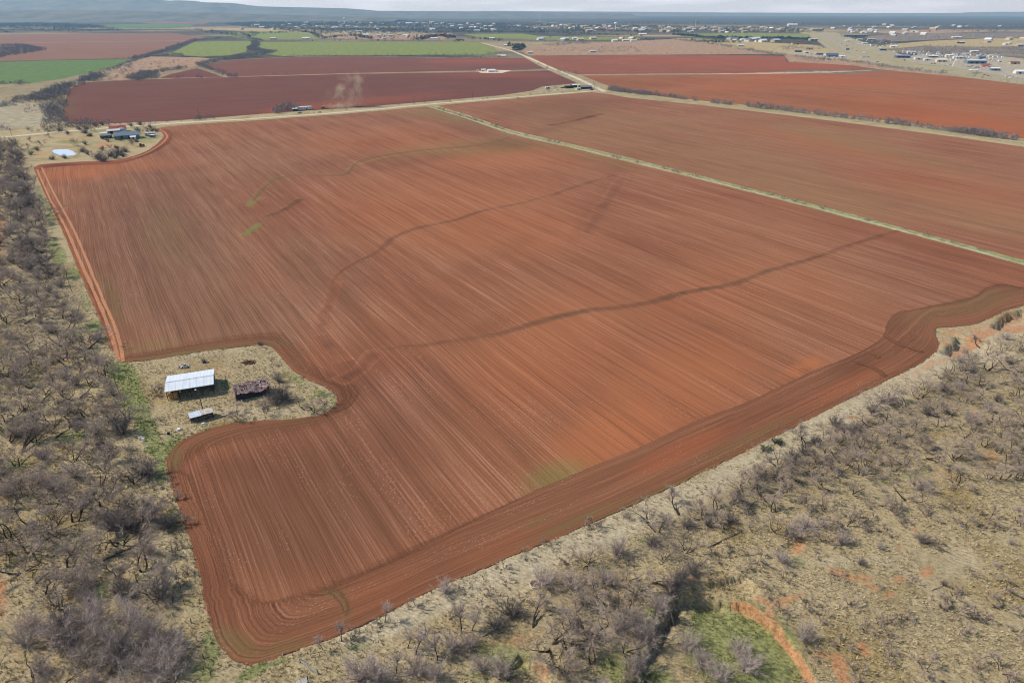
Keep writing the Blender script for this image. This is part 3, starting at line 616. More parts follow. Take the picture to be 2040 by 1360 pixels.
I_IN = [(238, 697), (280, 694), (340, 682), (410, 668), (480, 656), (560, 650), (610, 672), (645, 708), (690, 735), (735, 758), (752, 790), (735, 830), (690, 862), (610, 880), (530, 884), (470, 890), (430, 899), (402, 915), (388, 930), (384, 948), (392, 975), (405, 1005)]
band('turn_row', I_OUT, I_IN, .07, M_TURN, 'curving turn rows wrapping around the grassy barn lot', paint={0: [ell(420, 700, 170, 12, -7, .75), ell(345, 910, 18, 40, 0, .7), ell(600, 840, 60, 6, 0, .3)], 1: [ell(700, 780, 60, 70, 0, .5), ell(600, 665, 80, 30, 20, .35)]}, across=16, n=420, fade=[1.3, 1.2, 1.2, 1.4, 1.3, 1.2, 1.2, 1.1])
T_OUT = [(68, 337), (78, 330), (100, 327), (165, 323), (200, 322), (230, 320), (258, 314), (285, 305), (304, 295), (320, 281), (327, 272), (323, 264), (314, 258)]
T_IN = [(82, 346), (95, 338), (120, 335), (165, 332), (205, 331), (240, 329), (270, 322), (300, 312), (325, 300), (345, 286), (352, 272), (346, 262), (335, 256)]
band('turn_row', T_OUT, T_IN, .07, M_EDGE, 'reddish turn rows along the far edge below the farmstead', across=10, n=300, fade=.9, paint={1: [ell(120, 330, 40, 6, 0, .8), ell(300, 305, 60, 10, -25, .7)]})
ribbon('wheel_track', [(74, 338), (95, 387), (130, 452), (165, 531), (195, 600), (215, 648), (230, 695), (236, 717)], 1.3, .085, M_TRACK, 'pale wheel track along the left edge of the field', across=4, wob=.3, taper=.01)
ribbon('wheel_track', [(83, 334), (110, 390), (144, 452), (178, 531), (206, 598), (228, 648), (241, 690), (245, 720)], 1.1, .085, M_TRACK, 'second pale wheel track beside the first', across=4, wob=.3, taper=.01, seed=4)
ribbon('wheel_track', [(318, 258), (328, 264), (333, 272), (327, 282), (310, 295), (290, 306), (262, 316)], 1.4, .085, M_TRACK, 'pale wheel track curling round the farmstead corner', across=4, wob=.3, taper=.05, seed=5)
ribbon('edge_strip', [(78, 352), (112, 425), (150, 510), (178, 575), (203, 640), (222, 690), (233, 712)], 3.6, .068, M_EDGE, 'bare reddish strip under the wheel tracks', opaque=None, paint=(0, 0, .2), across=6, taper=.03)

TERR = [  # terrace ridges across the main field: line, width, height, paint (ridge shade and darker soil in one tint)
    ([(728, 722), (745, 702), (790, 692), (850, 687), (930, 676), (985, 667), (1050, 650), (1110, 632), (1160, 621), (1230, 612), (1300, 601), (1380, 580), (1450, 568), (1530, 540), (1600, 520), (1690, 490)], 5, .15, (.1, .62, 0), [.9, 1, 1, 1.2, 1, 1, .9, .8]),
    ([(658, 590), (668, 553), (700, 528), (745, 506), (790, 470), (830, 455), (900, 440), (970, 418), (1040, 405), (1100, 388)], 5, .12, (.05, .5, 0), [.6, .9, 1, 1, .8, .5]),
    ([(1165, 470), (1195, 425), (1225, 380), (1245, 350)], 12, .1, (0, .4, 0), [.6, 1, .8]),
    ([(498, 415), (520, 380), (545, 358), (600, 350), (690, 346), (703, 330), (720, 320), (790, 306), (870, 297), (950, 290), (1010, 276), (1030, 268)], 6, .25, (.5, .7, 0), [.7, 1, 1, .8, .9, 1.2, 1.2, .9]),
    ([(715, 328), (760, 315), (830, 304), (900, 298), (960, 292)], 5, .1, (1.0, 0, 0), None),
    ([(752, 700), (738, 712), (722, 732), (700, 748), (672, 762)], 8, .1, (0, .8, 0), None),
    ([(1600, 520), (1690, 490), (1800, 455)], 5, .08, (0, .5, 0), None), ([(1090, 392), (1180, 362), (1240, 345)], 6, .06, (0, .45, 0), None),
    ([(668, 560), (655, 600), (640, 660), (690, 720)], 7, .06, (0, .5, 0), None),
    ([(520, 435), (560, 420), (600, 395)], 7, .3, (.1, .9, 0), None),
    ([(495, 412), (500, 403), (510, 398), (524, 393)], 6, .05, (1.6, 0, 0), None),
    ([(490, 470), (498, 458), (508, 452), (515, 444)], 6, .05, (1.4, 0, 0), None),
]
for i, (ln, w, h, pt, prf) in enumerate(TERR):
    ribbon('terrace_ridge', ln, w, .066 + .004 * i, M_MAIN, 'low dark terrace ridge curving across the field' if pt[1] else 'strip of green growth along a terrace', paint=pt, height=h, across=10, step=1.5, profile=prf, seed=i, taper=.12)
for i, ln in enumerate([[(1700, 720), (1740, 735), (1765, 752)], [(1760, 668), (1800, 690), (1842, 704)], [(1732, 703), (1755, 716)]]):
    ribbon('terrace_ridge', ln, 4, .085, M_TURN, 'short rough ridge across the turn rows', opaque=None, paint=(0, .25, 0), height=.3, across=6, step=.8, seed=20 + i)
ribbon('turn_row_growth', [(634, 1166), (652, 1176), (672, 1188), (688, 1206), (693, 1226), (688, 1246)], 4.4, .083, M_TURN, 'green streak of growth across the turn rows', opaque=None, paint=(.55, 0, 0), across=8, step=.6, taper=.35, wob=.5)

R_PX = [(872, 211), (940, 203), (1050, 193), (1178, 184), (1215, 188), (1245, 194), (1400, 210), (1560, 229), (1720, 249), (1880, 270), (2060, 296), (2120, 305), (2120, 540), (2050, 521), (1840, 465), (1640, 412), (1430, 359), (1240, 311), (1130, 285), (1020, 260), (940, 232), (890, 217)]
sheet('plowed_field', R_PX, .07, M_RIGHT, 'wide brownish tilled field with greenish rows beyond the fence line', {0: [ell(1500, 350, 350, 60, 15, .45), ell(1250, 240, 200, 20, 8, .4), ell(1700, 290, 250, 20, 12, .6), ell(1150, 260, 120, 24, 14, .5), ell(1600, 260, 120, 14, 8, .5), ell(1950, 430, 200, 40, 15, .3)], 1: [ell(1110, 215, 160, 20, -5, .5), ell(1120, 245, 70, 12, -18, .7)], 2: [ell(1650, 290, 200, 12, 12, .6), ell(1900, 380, 250, 40, 12, .3)]}, step=16, seed=5)
ribbon('terrace_ridge', [(1085, 252), (1120, 246), (1165, 236), (1200, 226)], 14, .08, M_RIGHT, 'faint dark terrace across the brownish field', paint=(0, 1.0, 0), height=.3, across=8, step=3)
B_PX = [(137, 180), (150, 171), (168, 165), (230, 161), (300, 158.5), (500, 153), (700, 148), (900, 145), (1000, 144), (1060, 142), (1095, 141), (1150, 166), (1080, 173), (1060, 181), (1000, 190), (850, 203), (740, 212), (640, 219), (560, 224), (450, 233), (330, 242), (200, 247), (140, 247), (121, 240), (126, 212)]
sheet('plowed_field', B_PX, .09, M_BACK, 'dark maroon tilled field beyond the dirt road', {2: [ell(700, 205, 200, 8, -5, .5), ell(560, 222, 40, 5, 0, .8), ell(1000, 150, 150, 6, 0, .4)], 0: [ell(135, 215, 12, 30, 10, .5)]}, step=12, seed=6, amp=.6)
C_PX = [(408, 133), (430, 127), (460, 121), (520, 117), (600, 114), (700, 113), (800, 115), (900, 117), (1000, 117), (1045, 117), (1075, 128), (1090, 137), (1010, 140), (900, 141.5), (700, 146), (500, 152), (462, 154), (448, 148), (425, 139)]
sheet('plowed_field', C_PX, .12, M_BACK2, 'maroon tilled field behind the thin pale track', {2: [ell(960, 122, 120, 6, 0, .6)]}, step=12, seed=7, amp=.8)
sheet('plowed_field', [(318, 156), (340, 148), (392, 136.5), (408, 141), (447, 154.5), (380, 158)], .12, M_BACK, 'small triangular maroon field beside the creek trees', {}, step=12, seed=8, amp=.8)
sheet('plowed_field', [(1048, 112), (1200, 110.5), (1400, 110), (1520, 111), (1562, 112), (1568, 124), (1640, 127), (1700, 131), (1760, 140), (1740, 138), (1600, 139), (1480, 146), (1300, 147), (1150, 148.5), (1110, 137), (1075, 124)], .12, M_ORANGE2, 'rust red tilled field right of the dirt road', {2: [ell(1600, 132, 120, 8, 0, .25), ell(1400, 120, 200, 12, 0, .2)]}, step=12, seed=9, amp=.8)
sheet('plowed_field', [(1160, 151), (1300, 150), (1500, 149), (1700, 147.5), (1735, 143.5), (1770, 141.5), (1800, 143.5), (1900, 153), (2050, 170), (2120, 178), (2120, 290), (2050, 278), (1880, 255), (1720, 235), (1560, 217), (1400, 201), (1300, 190), (1235, 180), (1190, 163)], .09, M_ORANGE, 'bright orange tilled field behind the brushy hedgerow', {2: [ell(1900, 240, 250, 24, 10, .5), ell(1650, 160, 200, 12, 3, .5), ell(1450, 170, 150, 10, 0, .3)], 1: [ell(1250, 165, 120, 14, 0, .3), ell(1700, 210, 200, 10, 5, .3)]}, step=14, seed=10, amp=.6)
sheet('fallow_field', [(-60, 70), (0, 69), (150, 67.5), (345, 66), (372, 70), (410, 74.5), (398, 78), (375, 86), (330, 100), (290, 112), (255, 117), (120, 119.5), (0, 122.5), (-60, 124)], .2, M_FALLOW, 'pinkish brown fallow field far to the left', {}, seed=11, amp=1.5)
sheet('wheat_field', [(-60, 125), (0, 124), (120, 120.5), (262, 118.5), (240, 128), (180, 145), (120, 158), (60, 166), (0, 168), (-60, 169)], .15, M_WHEAT2, 'green wheat field at the far left', {}, seed=12, amp=.8)
sheet('wheat_field', [(335, 109), (360, 97), (388, 84), (430, 82.5), (500, 82.5), (498, 92), (488, 104), (455, 111), (400, 113)], .15, M_WHEAT, 'green wheat field left of the winding creek', {}, seed=13, amp=.8)
sheet('wheat_field', [(516, 85), (530, 84), (700, 83.5), (955, 84.5), (985, 95), (992, 104), (960, 109), (800, 110), (640, 111), (560, 112.5), (530, 108), (548, 101), (525, 97), (513, 93)], .15, M_WHEAT, 'long green wheat field right of the winding creek', {}, seed=14, amp=.8)
sheet('wheat_field', [(203, 50.5), (260, 48.5), (390, 49), (375, 54), (340, 57), (222, 56.5)], .3, M_WHEAT2, 'small distant green wheat field below the hills', {}, seed=15, amp=2)
sheet('wheat_field', [(460, 64), (560, 62.5), (625, 68), (640, 79), (500, 80), (455, 72)], .3, M_WHEAT, 'pale green pasture before the town', {}, seed=16, amp=2)
sheet('wheat_field', [(918, 68), (1040, 67.5), (1075, 72), (1270, 75), (1276, 79), (1150, 80.5), (1050, 78), (960, 76)], .3, M_WHEAT, 'bright green strip in front of the town', {}, seed=17, amp=2)
sheet('wheat_field', [(1362, 68), (1500, 66.5), (1612, 68.5), (1616, 75), (1500, 74), (1372, 74.5)], .3, M_WHEAT, 'green strip near the highway', {}, seed=18, amp=2)
sheet('pasture', [(1030, 97), (1120, 88), (1280, 81), (1345, 78), (1480, 97), (1530, 108), (1300, 109.5), (1052, 110.5)], .18, M_PASTURE2, 'pinkish dry pasture with scattered brush', {}, seed=19, amp=1.5)
sheet('pasture', [(1330, 76), (1400, 77.5), (1530, 85), (1620, 90), (1668, 101), (1730, 121), (1700, 122), (1600, 112), (1490, 100)], .2, M_PASTURE, 'straw coloured pasture before the highway', {}, seed=20, amp=1.5)
sheet('pasture', [(205, 158), (250, 127), (300, 113), (400, 115), (440, 119), (405, 130), (330, 146), (240, 161)], .12, M_PASTURE2, 'dry brown pasture between the creek trees', {}, seed=21, amp=1.2)
sheet('pasture', [(-60, 205), (0, 200), (60, 205), (110, 208), (100, 225), (90, 248), (0, 262), (-60, 268)], .1, M_GREYP, 'dry tan pasture left of the maroon field', {}, seed=22, amp=1.0)
sheet('pasture', [(1690, 101), (1760, 90), (1850, 82), (1960, 77), (2080, 76), (2100, 92), (1960, 94), (1840, 92), (1780, 97)], .2, M_PASTURE, 'straw coloured slope beyond the vehicle yards', {}, seed=23, amp=2)
sheet('pasture', [(1735, 63), (1800, 60.5), (1950, 60), (1962, 64), (1850, 67), (1760, 67)], .3, M_PASTURE2, 'distant orange brown pasture', {}, seed=24, amp=3)
sheet('pasture', [(275, 45), (420, 43.5), (410, 48), (300, 48)], .35, M_FALLOW, 'distant pink fallow field', {}, seed=25, amp=3)
sheet('pasture', [(600, 58), (470, 56), (400, 60), (500, 62.5), (640, 62)], .32, M_PASTURE, 'distant straw coloured strip before the town', {}, seed=26, amp=3)
sheet('pasture', [(670, 70), (900, 66), (905, 72), (880, 80), (690, 79)], .3, M_PASTURE2, 'dry lots at the edge of town', {}, seed=27, amp=3)
sheet('verge', [(1640, 118), (1700, 112), (1740, 113), (1800, 121), (1900, 132), (1960, 146), (2120, 172), (2120, 180), (2040, 169), (1900, 152), (1790, 141), (1720, 131)], .15, M_VERGE, 'grassy verge along the highway', {}, seed=28, amp=1)
sheet('verge', [(1590, 64), (1665, 65), (1720, 84), (1780, 103), (1805, 114), (1800, 121), (1745, 124), (1690, 116), (1650, 98), (1625, 80)], .16, M_VERGE, 'tan verges between the carriageways', {}, seed=33, amp=1)
sheet('gravel_yard', [(1800, 114), (1840, 108), (1900, 110), (2000, 113), (2060, 120), (2120, 135), (2120, 162), (2040, 157), (1960, 146), (1895, 134), (1840, 128), (1805, 122)], .19, M_YARD, 'pale gravel yard full of vehicles', {}, seed=29, amp=1)
sheet('gravel_yard', [(1560, 103), (1640, 105), (1700, 112), (1690, 118), (1640, 116), (1580, 109)], .25, M_YARD, 'pale gravel yard round the gabled store', {}, seed=30, amp=1)
sheet('brush_ground', [(1470, 98), (1530, 108), (1562, 110), (1572, 124), (1640, 127.5), (1700, 131), (1760, 140), (1805, 144), (1900, 153), (1900, 150), (1800, 138), (1740, 126), (1690, 118), (1600, 111), (1490, 97)], .16, M_PASTURE2, 'brown brushy strip before the highway', {}, seed=34, amp=1)
sheet('brush_ground', [(1790, 99), (1850, 92), (1960, 94), (2100, 93), (2100, 112), (2000, 112), (1900, 109), (1830, 107)], .23, M_BRUSHGROUND, 'dark brushy ground behind the yards', {}, seed=31, amp=2)
sheet('brush_ground', [(1715, 73), (1800, 67), (1960, 66), (2100, 66), (2100, 75), (1960, 76), (1850, 80), (1760, 84)], .25, M_BRUSHGROUND, 'grey brushy ground beyond the highway', {}, seed=32, amp=2)
# barn lot and farmstead have a little cover of their own on the ground sheet; the lane and roads follow
ribbon('verge', [(-80, 280), (0, 275), (120, 264), (200, 258), (330, 249), (500, 238.5), (700, 224), (850, 210), (1000, 197), (1178, 182)], 17, .11, M_VERGE, 'grassy roadside strip', across=6, step=6, taper=0, wob=.2)
ribbon('dirt_road', [(-80, 279), (0, 274), (120, 263), (200, 256.5), (330, 247), (500, 237), (700, 222.5), (850, 208.5), (1000, 196), (1120, 186.5), (1192, 181)], 6.5, .13, M_ROAD, 'pale dirt road crossing behind the field', across=6, step=6, taper=0, wob=.15)
ribbon('verge', [(1205, 184), (1185, 174), (1140, 155), (1095, 137), (1048, 113)], 20, .145, M_VERGE, 'grassy strip beside the side road', across=6, step=8, taper=0, wob=.2)
ribbon('dirt_road', [(1204, 183), (1190, 176), (1146, 155), (1100, 136), (1052, 115), (1020, 102), (995, 95), (960, 86)], 8, .165, M_ROAD, 'pale dirt side road running toward the town', across=6, step=8, taper=0, wob=.15)
ribbon('verge', [(845, 209), (872, 217), (930, 234), (1020, 264), (1130, 289), (1240, 315.5), (1430, 363), (1640, 416.5), (1840, 469.5), (2060, 529), (2120, 546)], 8, .12, M_FENCE, 'pale green strip along the fence line', across=6, step=4, taper=0, wob=.35)
ribbon('farm_track', [(848, 210), (870, 218), (930, 236), (1020, 265.5), (1130, 291), (1240, 317.5), (1430, 365), (1640, 418.5), (1840, 472), (2060, 532), (2120, 548)], 2.2, .14, M_TRACK2, 'pale two wheel track beside the fence line', across=4, step=4, taper=0, wob=.5)
ribbon('verge', [(1195, 183), (1240, 187), (1400, 205), (1560, 223), (1720, 242), (1880, 264), (2060, 289), (2120, 297)], 8, .12, M_VERGE, 'straw coloured strip under the hedgerow', across=6, step=6, taper=0, wob=.2)
ribbon('farm_track', [(300, 157.5), (500, 152.5), (700, 147), (900, 143), (1000, 141.5), (1095, 139.5)], 6, .16, M_PINKTRACK, 'thin pinkish track between the maroon fields', across=4, step=10, taper=0, wob=.6)
ribbon('farm_track', [(1150, 149.5), (1300, 148), (1500, 147), (1640, 144), (1735, 141)], 9, .16, M_PINKTRACK, 'thin pinkish track between the orange fields', across=4, step=10, taper=0, wob=.6, profile=[.6, .6, 1, 3, 3.5, .6])
ribbon('farm_track', [(-60, 87.5), (0, 86.5), (200, 83.5), (390, 81)], 13, .26, M_PINKTRACK, 'pale track crossing the fallow field', across=4, step=30, taper=0, wob=.3)
ribbon('farm_track', [(430, 122), (560, 115), (700, 112.5), (800, 114), (900, 116), (1000, 115.5), (1046, 115)], 12, .2, M_PASTURE2, 'pale grassy margin behind the maroon field', across=4, step=15, taper=0, wob=.6)
for i, (ln, w) in enumerate([([(1628, 66), (1640, 72), (1660, 83), (1684, 98), (1702, 108), (1735, 122), (1790, 133), (1900, 147), (2080, 172)], 11), ([(1640, 65), (1660, 73), (1690, 86), (1720, 98), (1752, 108), (1800, 118), (1880, 131), (1960, 145), (2080, 166)], 11), ([(1665, 72), (1700, 84), (1740, 96), (1775, 105), (1800, 111)], 8), ([(1612, 68), (1630, 80), (1655, 96), (1680, 110), (1700, 118)], 7)]):
    ribbon('highway', ln, w, .3 + .02 * i, M_ASPH, ['near carriageway of the divided highway', 'far carriageway of the divided highway', 'frontage road beside the yards', 'frontage road by the gabled store'][i], across=4, step=10, taper=0, wob=.05)
ribbon('highway', [(1640, 66), (1580, 60), (1400, 56), (1200, 51), (1120, 47), (1070, 43), (1010, 39)], 40, .4, M_PASTURE, 'distant highway running behind the town', across=3, step=60, taper=0, wob=.1)
# ------------------------------------------------------------------ trees: bare mesquite, twiggy bushes, saplings
def _rot_about(d, ang, r):
    """direction d swung by ang towards a random side"""
    a = np.array([r.normal(), r.normal(), r.normal()]); a -= d * a.dot(d); n = np.linalg.norm(a)
    a = a / n if n > 1e-6 else np.array([1., 0, 0])
    return d * math.cos(ang) + a * math.sin(ang)

class TreeMesh:
    def __init__(s): s.lv = []; s.lf = []; s.tw = []
    def limb(s, pts, rad, n):
        pts = np.array(pts); base = sum(len(v) for v in s.lv); rings = []
        for i, p in enumerate(pts):
            d = pts[min(i + 1, len(pts) - 1)] - pts[max(i - 1, 0)]; d = d / (np.linalg.norm(d) + 1e-9)
            a = np.cross(d, [.13, .21, 1.0] if abs(d[2]) < .95 else [1, 0, 0]); a /= np.linalg.norm(a) + 1e-9; c = np.cross(d, a)
            t = np.arange(n) * 2 * math.pi / n
            rings.append(p + rad[i] * (np.cos(t)[:, None] * a + np.sin(t)[:, None] * c))
        s.lv.append(np.concatenate(rings))
        for i in range(len(pts) - 1):
            for k in range(n):
                s.lf.append((base + i*n + k, base + i*n + (k+1) % n, base + (i+1)*n + (k+1) % n, base + (i+1)*n + k))
    def twig(s, p, d, L, w, r, bend=.35):
        """one fine twig: a bent sliver"""
        m = p + d * L * .5; d2 = d + r.normal(size=3) * bend; d2 /= np.linalg.norm(d2) + 1e-9
        e = m + d2 * L * .55
        a = np.cross(d, r.normal(size=3)); a = a / (np.linalg.norm(a) + 1e-9) * w * .5
        s.tw.append((p - a, p + a, m + a * .7, m - a * .7)); s.tw.append((m - a * .7, m + a * .7, e, e))
    def trunk_mesh(s, name):
        return np_mesh(name, np.concatenate(s.lv), np.array(s.lf), smooth_=True)
    def crown_mesh(s, name):
        V = np.array(s.tw).reshape(-1, 3); q = np.arange(len(V)).reshape(-1, 4)
        # every second quad ends in a point: store it as a triangle
        return np_mesh(name, V, [q[0::2], q[1::2, :3]])

def mesquite(seed, h=5.0, stems=3, spread=.75, twigs=1300, fork=3, wild=.45, w=.022, thick=.95, bare=0.0):
    r = np.random.default_rng(seed); T = TreeMesh(); ends = []
    def grow(p, d, L, rad, lev):
        n = 5 if lev < 2 else 4; pts = [p]; rr = [rad]
        for i in range(n):
            d = d + r.normal(size=3) * wild * (.5 if lev == 0 else .62); d[2] += .10 if lev else .05
            d /= np.linalg.norm(d); p = p + d * L / n; p = np.array([p[0], p[1], max(p[2], .15)]); pts.append(p); rr.append(rad * (1 - .55 * (i + 1) / n))
        T.limb(pts, rr, 6 if lev == 0 else 5 if lev == 1 else 3)
        if lev >= fork:
            ends.append((pts, d)); return
        if lev == fork - 1: ends.append((pts[2:], d))
        k = r.integers(2, 4) if lev < 2 else r.integers(2, 5)
        for j in range(k):
            i = n if j == 0 else int(r.integers(2, n + 1))
            grow(pts[i], _rot_about(d, r.uniform(.35, 1.0) if j else r.uniform(.1, .45), r), L * r.uniform(.5, .78), rr[i] * r.uniform(.6, .85), lev + 1)
    a0 = r.uniform(0, 6.28)
    for i in range(stems):
        a = a0 + i * 2 * math.pi / stems + r.uniform(-.5, .5); sp = spread * r.uniform(.6, 1.25)
        d = np.array([math.cos(a) * sp, math.sin(a) * sp, 1.0]); d /= np.linalg.norm(d)
        grow(np.array([math.cos(a) * .15, math.sin(a) * .15, -.25]), d, h * r.uniform(.40, .56), thick * .034 * h * r.uniform(.7, 1.1) / math.sqrt(stems) * 1.3, 0)
    per = max(1, int(twigs / max(1, len(ends))))
    for pts, d in ends:
        if r.uniform() < bare: continue
        for k in range(per):
            i = r.integers(1, len(pts)); t = r.uniform()
            p = np.array(pts[i - 1]) * (1 - t) + np.array(pts[i]) * t
            dd = d + r.normal(size=3) * .7; dd[2] += .1; dd /= np.linalg.norm(dd)
            T.twig(p, dd, r.uniform(.4, 1.15) * h / 5, w * r.uniform(.7, 1.2), r)
    zmax = max(v[:, 2].max() for v in T.lv)
    return T, zmax

def bush(seed, h=5.0, stems=40, spread=.8, twigs=2800, w=.022, single=False):
    """dense fine-twigged crown rising from the ground (or a slender trunk)"""
    r = np.random.default_rng(seed); T = TreeMesh(); ends = []
    base = np.array([0, 0, -.2])
    if single:
        pts = [base]; d = np.array([r.normal() * .08, r.normal() * .08, 1.0])
        for i in range(5):
            d = d + r.normal(size=3) * .09; d /= np.linalg.norm(d); pts.append(pts[-1] + d * h * .1)
        T.limb(pts, np.linspace(.022 * h, .015 * h, 6), 6); base = pts[-1]
    for i in range(stems):
        a = r.uniform(0, 6.28); sp = spread * math.sqrt(r.uniform()) * 1.15
        d = np.array([math.cos(a) * sp, math.sin(a) * sp, 1.0]); d /= np.linalg.norm(d)
        L = h * r.uniform(.55, .95) * (1 - .18 * sp) * (.62 if single else 1)
        pts = [base + np.array([math.cos(a), math.sin(a), 0]) * (0 if single else .18 * sp)]
        for k in range(5):
            d = d + r.normal(size=3) * .2; d[2] += .02; d /= np.linalg.norm(d); pts.append(pts[-1] + d * L / 5)
        T.limb(pts, np.linspace(.0065 * h, .0016 * h, 6), 3); ends.append((pts, d))
    for k in range(twigs):
        pts, d = ends[r.integers(len(ends))]; i = r.integers(2, len(pts)); t = r.uniform()
        p = pts[i - 1] * (1 - t) + pts[i] * t; dd = d + r.normal(size=3) * .62; dd[2] += .06; dd /= np.linalg.norm(dd)
        T.twig(p, dd, r.uniform(.5, 1.25) * h / 5.5, w * r.uniform(.6, 1.2), r, .25)
    return T, h

def bark(name, a, b, ov=.18):
    m = Nodes(name); f = m.noise(m.pos(), 3.0, 3)
    c = m.mix(f, A(*a), A(*b)); rnd = m.n('ShaderNodeObjectInfo').outputs['Random']
    g = m.n('ShaderNodeMapRange', {0: rnd, 3: 1 - ov, 4: 1 + ov}).outputs[0]
    return m.out(m.n('ShaderNodeVectorMath', {0: c, 3: g}, operation='SCALE').outputs[0], .95, spec=.03)
M_BARK = bark('mesquite_bark', (52, 44, 38), (84, 72, 62)); M_TWIG = bark('mesquite_twig', (148, 132, 117), (182, 164, 147))
M_GBARK = bark('grey_bark', (108, 98, 94), (136, 126, 120)); M_GTWIG = bark('grey_twig', (166, 151, 140), (194, 178, 166))
M_DTWIG = bark('dark_twig', (112, 103, 97), (142, 131, 123)); M_DEAD = bark('bleached_wood', (150, 142, 130), (186, 178, 164))
M_JUN = bark('juniper_needles', (62, 76, 54), (90, 102, 70)); M_FARTWIG = bark('far_twig', (108, 104, 102), (148, 140, 134), .0); M_EVER = bark('evergreen', (50, 62, 50), (72, 84, 62), .0)

KINDS = {}   # kind -> list of (trunk mesh, crown mesh, height, look words)
def reg(kind, gen, mats, look, name):
    T, z = gen
    tm = T.trunk_mesh('trunk'); tm.materials.append(mats[0]); cm = T.crown_mesh('crown'); cm.materials.append(mats[1])
    KINDS.setdefault(kind, []).append((tm, cm, z, look, T))
MM = [(dict(stems=3, spread=.8), 'three spreading stems'), (dict(stems=4, spread=1.0), 'wide low forks'), (dict(stems=2, spread=.7), 'two crooked stems'), (dict(stems=1, spread=.35), 'a single crooked trunk'),
      (dict(stems=3, spread=.55), 'upright forked stems'), (dict(stems=5, spread=1.1, twigs=1800), 'many low splayed limbs'), (dict(stems=2, spread=.95, twigs=800), 'thin twigs and leaning stems'), (dict(stems=4, spread=.7, twigs=2400), 'a thick twiggy crown')]
for i, (kw, look) in enumerate(MM): reg('m', mesquite(100 + i, **kw), (M_BARK, M_TWIG), look, 'mesquite')
for i, (kw, look) in enumerate([(dict(spread=.75), 'domed'), (dict(spread=.95, stems=46, twigs=3300), 'broad'), (dict(spread=.55, twigs=2500), 'upright')]): reg('g', bush(200 + i, **kw), (M_GBARK, M_GTWIG), look, 'grey')
for i, (kw, look) in enumerate([(dict(spread=.9, stems=46, twigs=4200), 'dense'), (dict(spread=.8, twigs=3400), 'rounded')]): reg('d', bush(230 + i, **kw), (M_BARK, M_DTWIG), look, 'dark')
for i, (kw, look) in enumerate([(dict(spread=.8, twigs=700, stems=16, single=True), 'slim'), (dict(spread=1.1, twigs=900, stems=18, single=True), 'open crowned')]): reg('s', bush(250 + i, **kw), (M_BARK, M_GTWIG), look, 'slender')
for i, (kw, look) in enumerate([(dict(h=2.2, stems=3, twigs=700, fork=2, spread=.9), 'spindly'), (dict(h=2.2, stems=4, twigs=900, fork=2, spread=1.2), 'sprawling')]): reg('l', mesquite(270 + i, w=.028, **kw), (M_BARK, M_TWIG), look, 'low')

# photo positions: (px, py, kind, height m)
TREES = []
def T_(s, kind, h):
    for w in s.split():
        a = w.split(','); TREES.append((float(a[0]), float(a[1]), kind, float(a[2]) if len(a) > 2 else h))
# right brush
T_('1173,1125,5.5 1289,1037,5.5 1352,1027,5 1442,1054,5 1323,1112,4 1365,1098,4.5 1297,1161,4.5 1272,1180,4.5 1205,1213,6 1098,1290,7 1129,1282,6.5 1165,1279,7 1310,1060,4.5 1400,1035,5 1250,1160,4 1190,1170,4 1240,1225,5.5 1150,1230,5 1060,1250,5 1200,1270,5.5 1245,1300,5 1180,1320,5.5 1120,1335,5', 'm', 5)
T_('1136,1169,6 1083,1163,6 1231,1103,6.5 1286,1270,7 1262,1240,5.5 1475,1285,5 1489,1317,6 1374,1271,5 1230,1255,5 1160,1205,4.5 1205,1160,5 1270,1330,6 1000,1340,5.5 960,1335,5 1400,1310,4.5 1435,1340,5', 'g', 5.5)
T_('1022,1224,5.5 989,1249,4.5 1335,1180,5 1357,1155,5.5 1345,1165,4 1410,1045,3.5 1370,1048,4 1455,1040,4 1300,1085,3.5 1380,1140,4', 'd', 4.5)
T_('1003,1133,2.2 1045,1105,2 1185,1045,2.2 1180,1055,2 1095,1085,2 1040,1200,2.2 1075,1205,2.5 1130,1120,2 1430,1110,2.5 1460,1100,2.2 1480,1140,2 1500,1130,2 1415,1150,2.2 1390,1125,2 1250,1120,2.2', 'l', 2)
T_('644,1295,4 680,1278,4.5 766,1239,5 919,1261,7.5 827,1301,7 872,1315,6 790,1340,5 812,1290,5 940,1255,6', 's', 5)
T_('886,1180,4.5 900,1293,5.5 754,1353,6 716,1350,6 935,1287,5 830,1340,5.5 870,1350,5', 'g', 5)
T_('831,1208,2 760,1246,1.8 700,1275,2 920,1175,2 850,1260,2.2 960,1215,2 975,1190,2 1008,1160,1.8 905,1235,2.2', 'l', 2)
T_('1601,1274,5.5 1676,1081,4.5 1558,1120,4.5 1603,1051,5 1580,1066,5.5 1908,775,4.5 1837,976,4.5 1640,1050,3.5', 'g', 5)
T_('1837,1079,3.6 1845,825,4.5 1664,849,5 1691,862,4.5 1771,805,5 1740,826,5 1930,740,4.5 1880,780,5 1513,948,4.5 1546,954,4 1576,918,5 1603,904,4.5 1625,885,4 1881,1166,1.8 1710,860,4 1985,800,4 2010,720,4.5', 'd', 4.5)
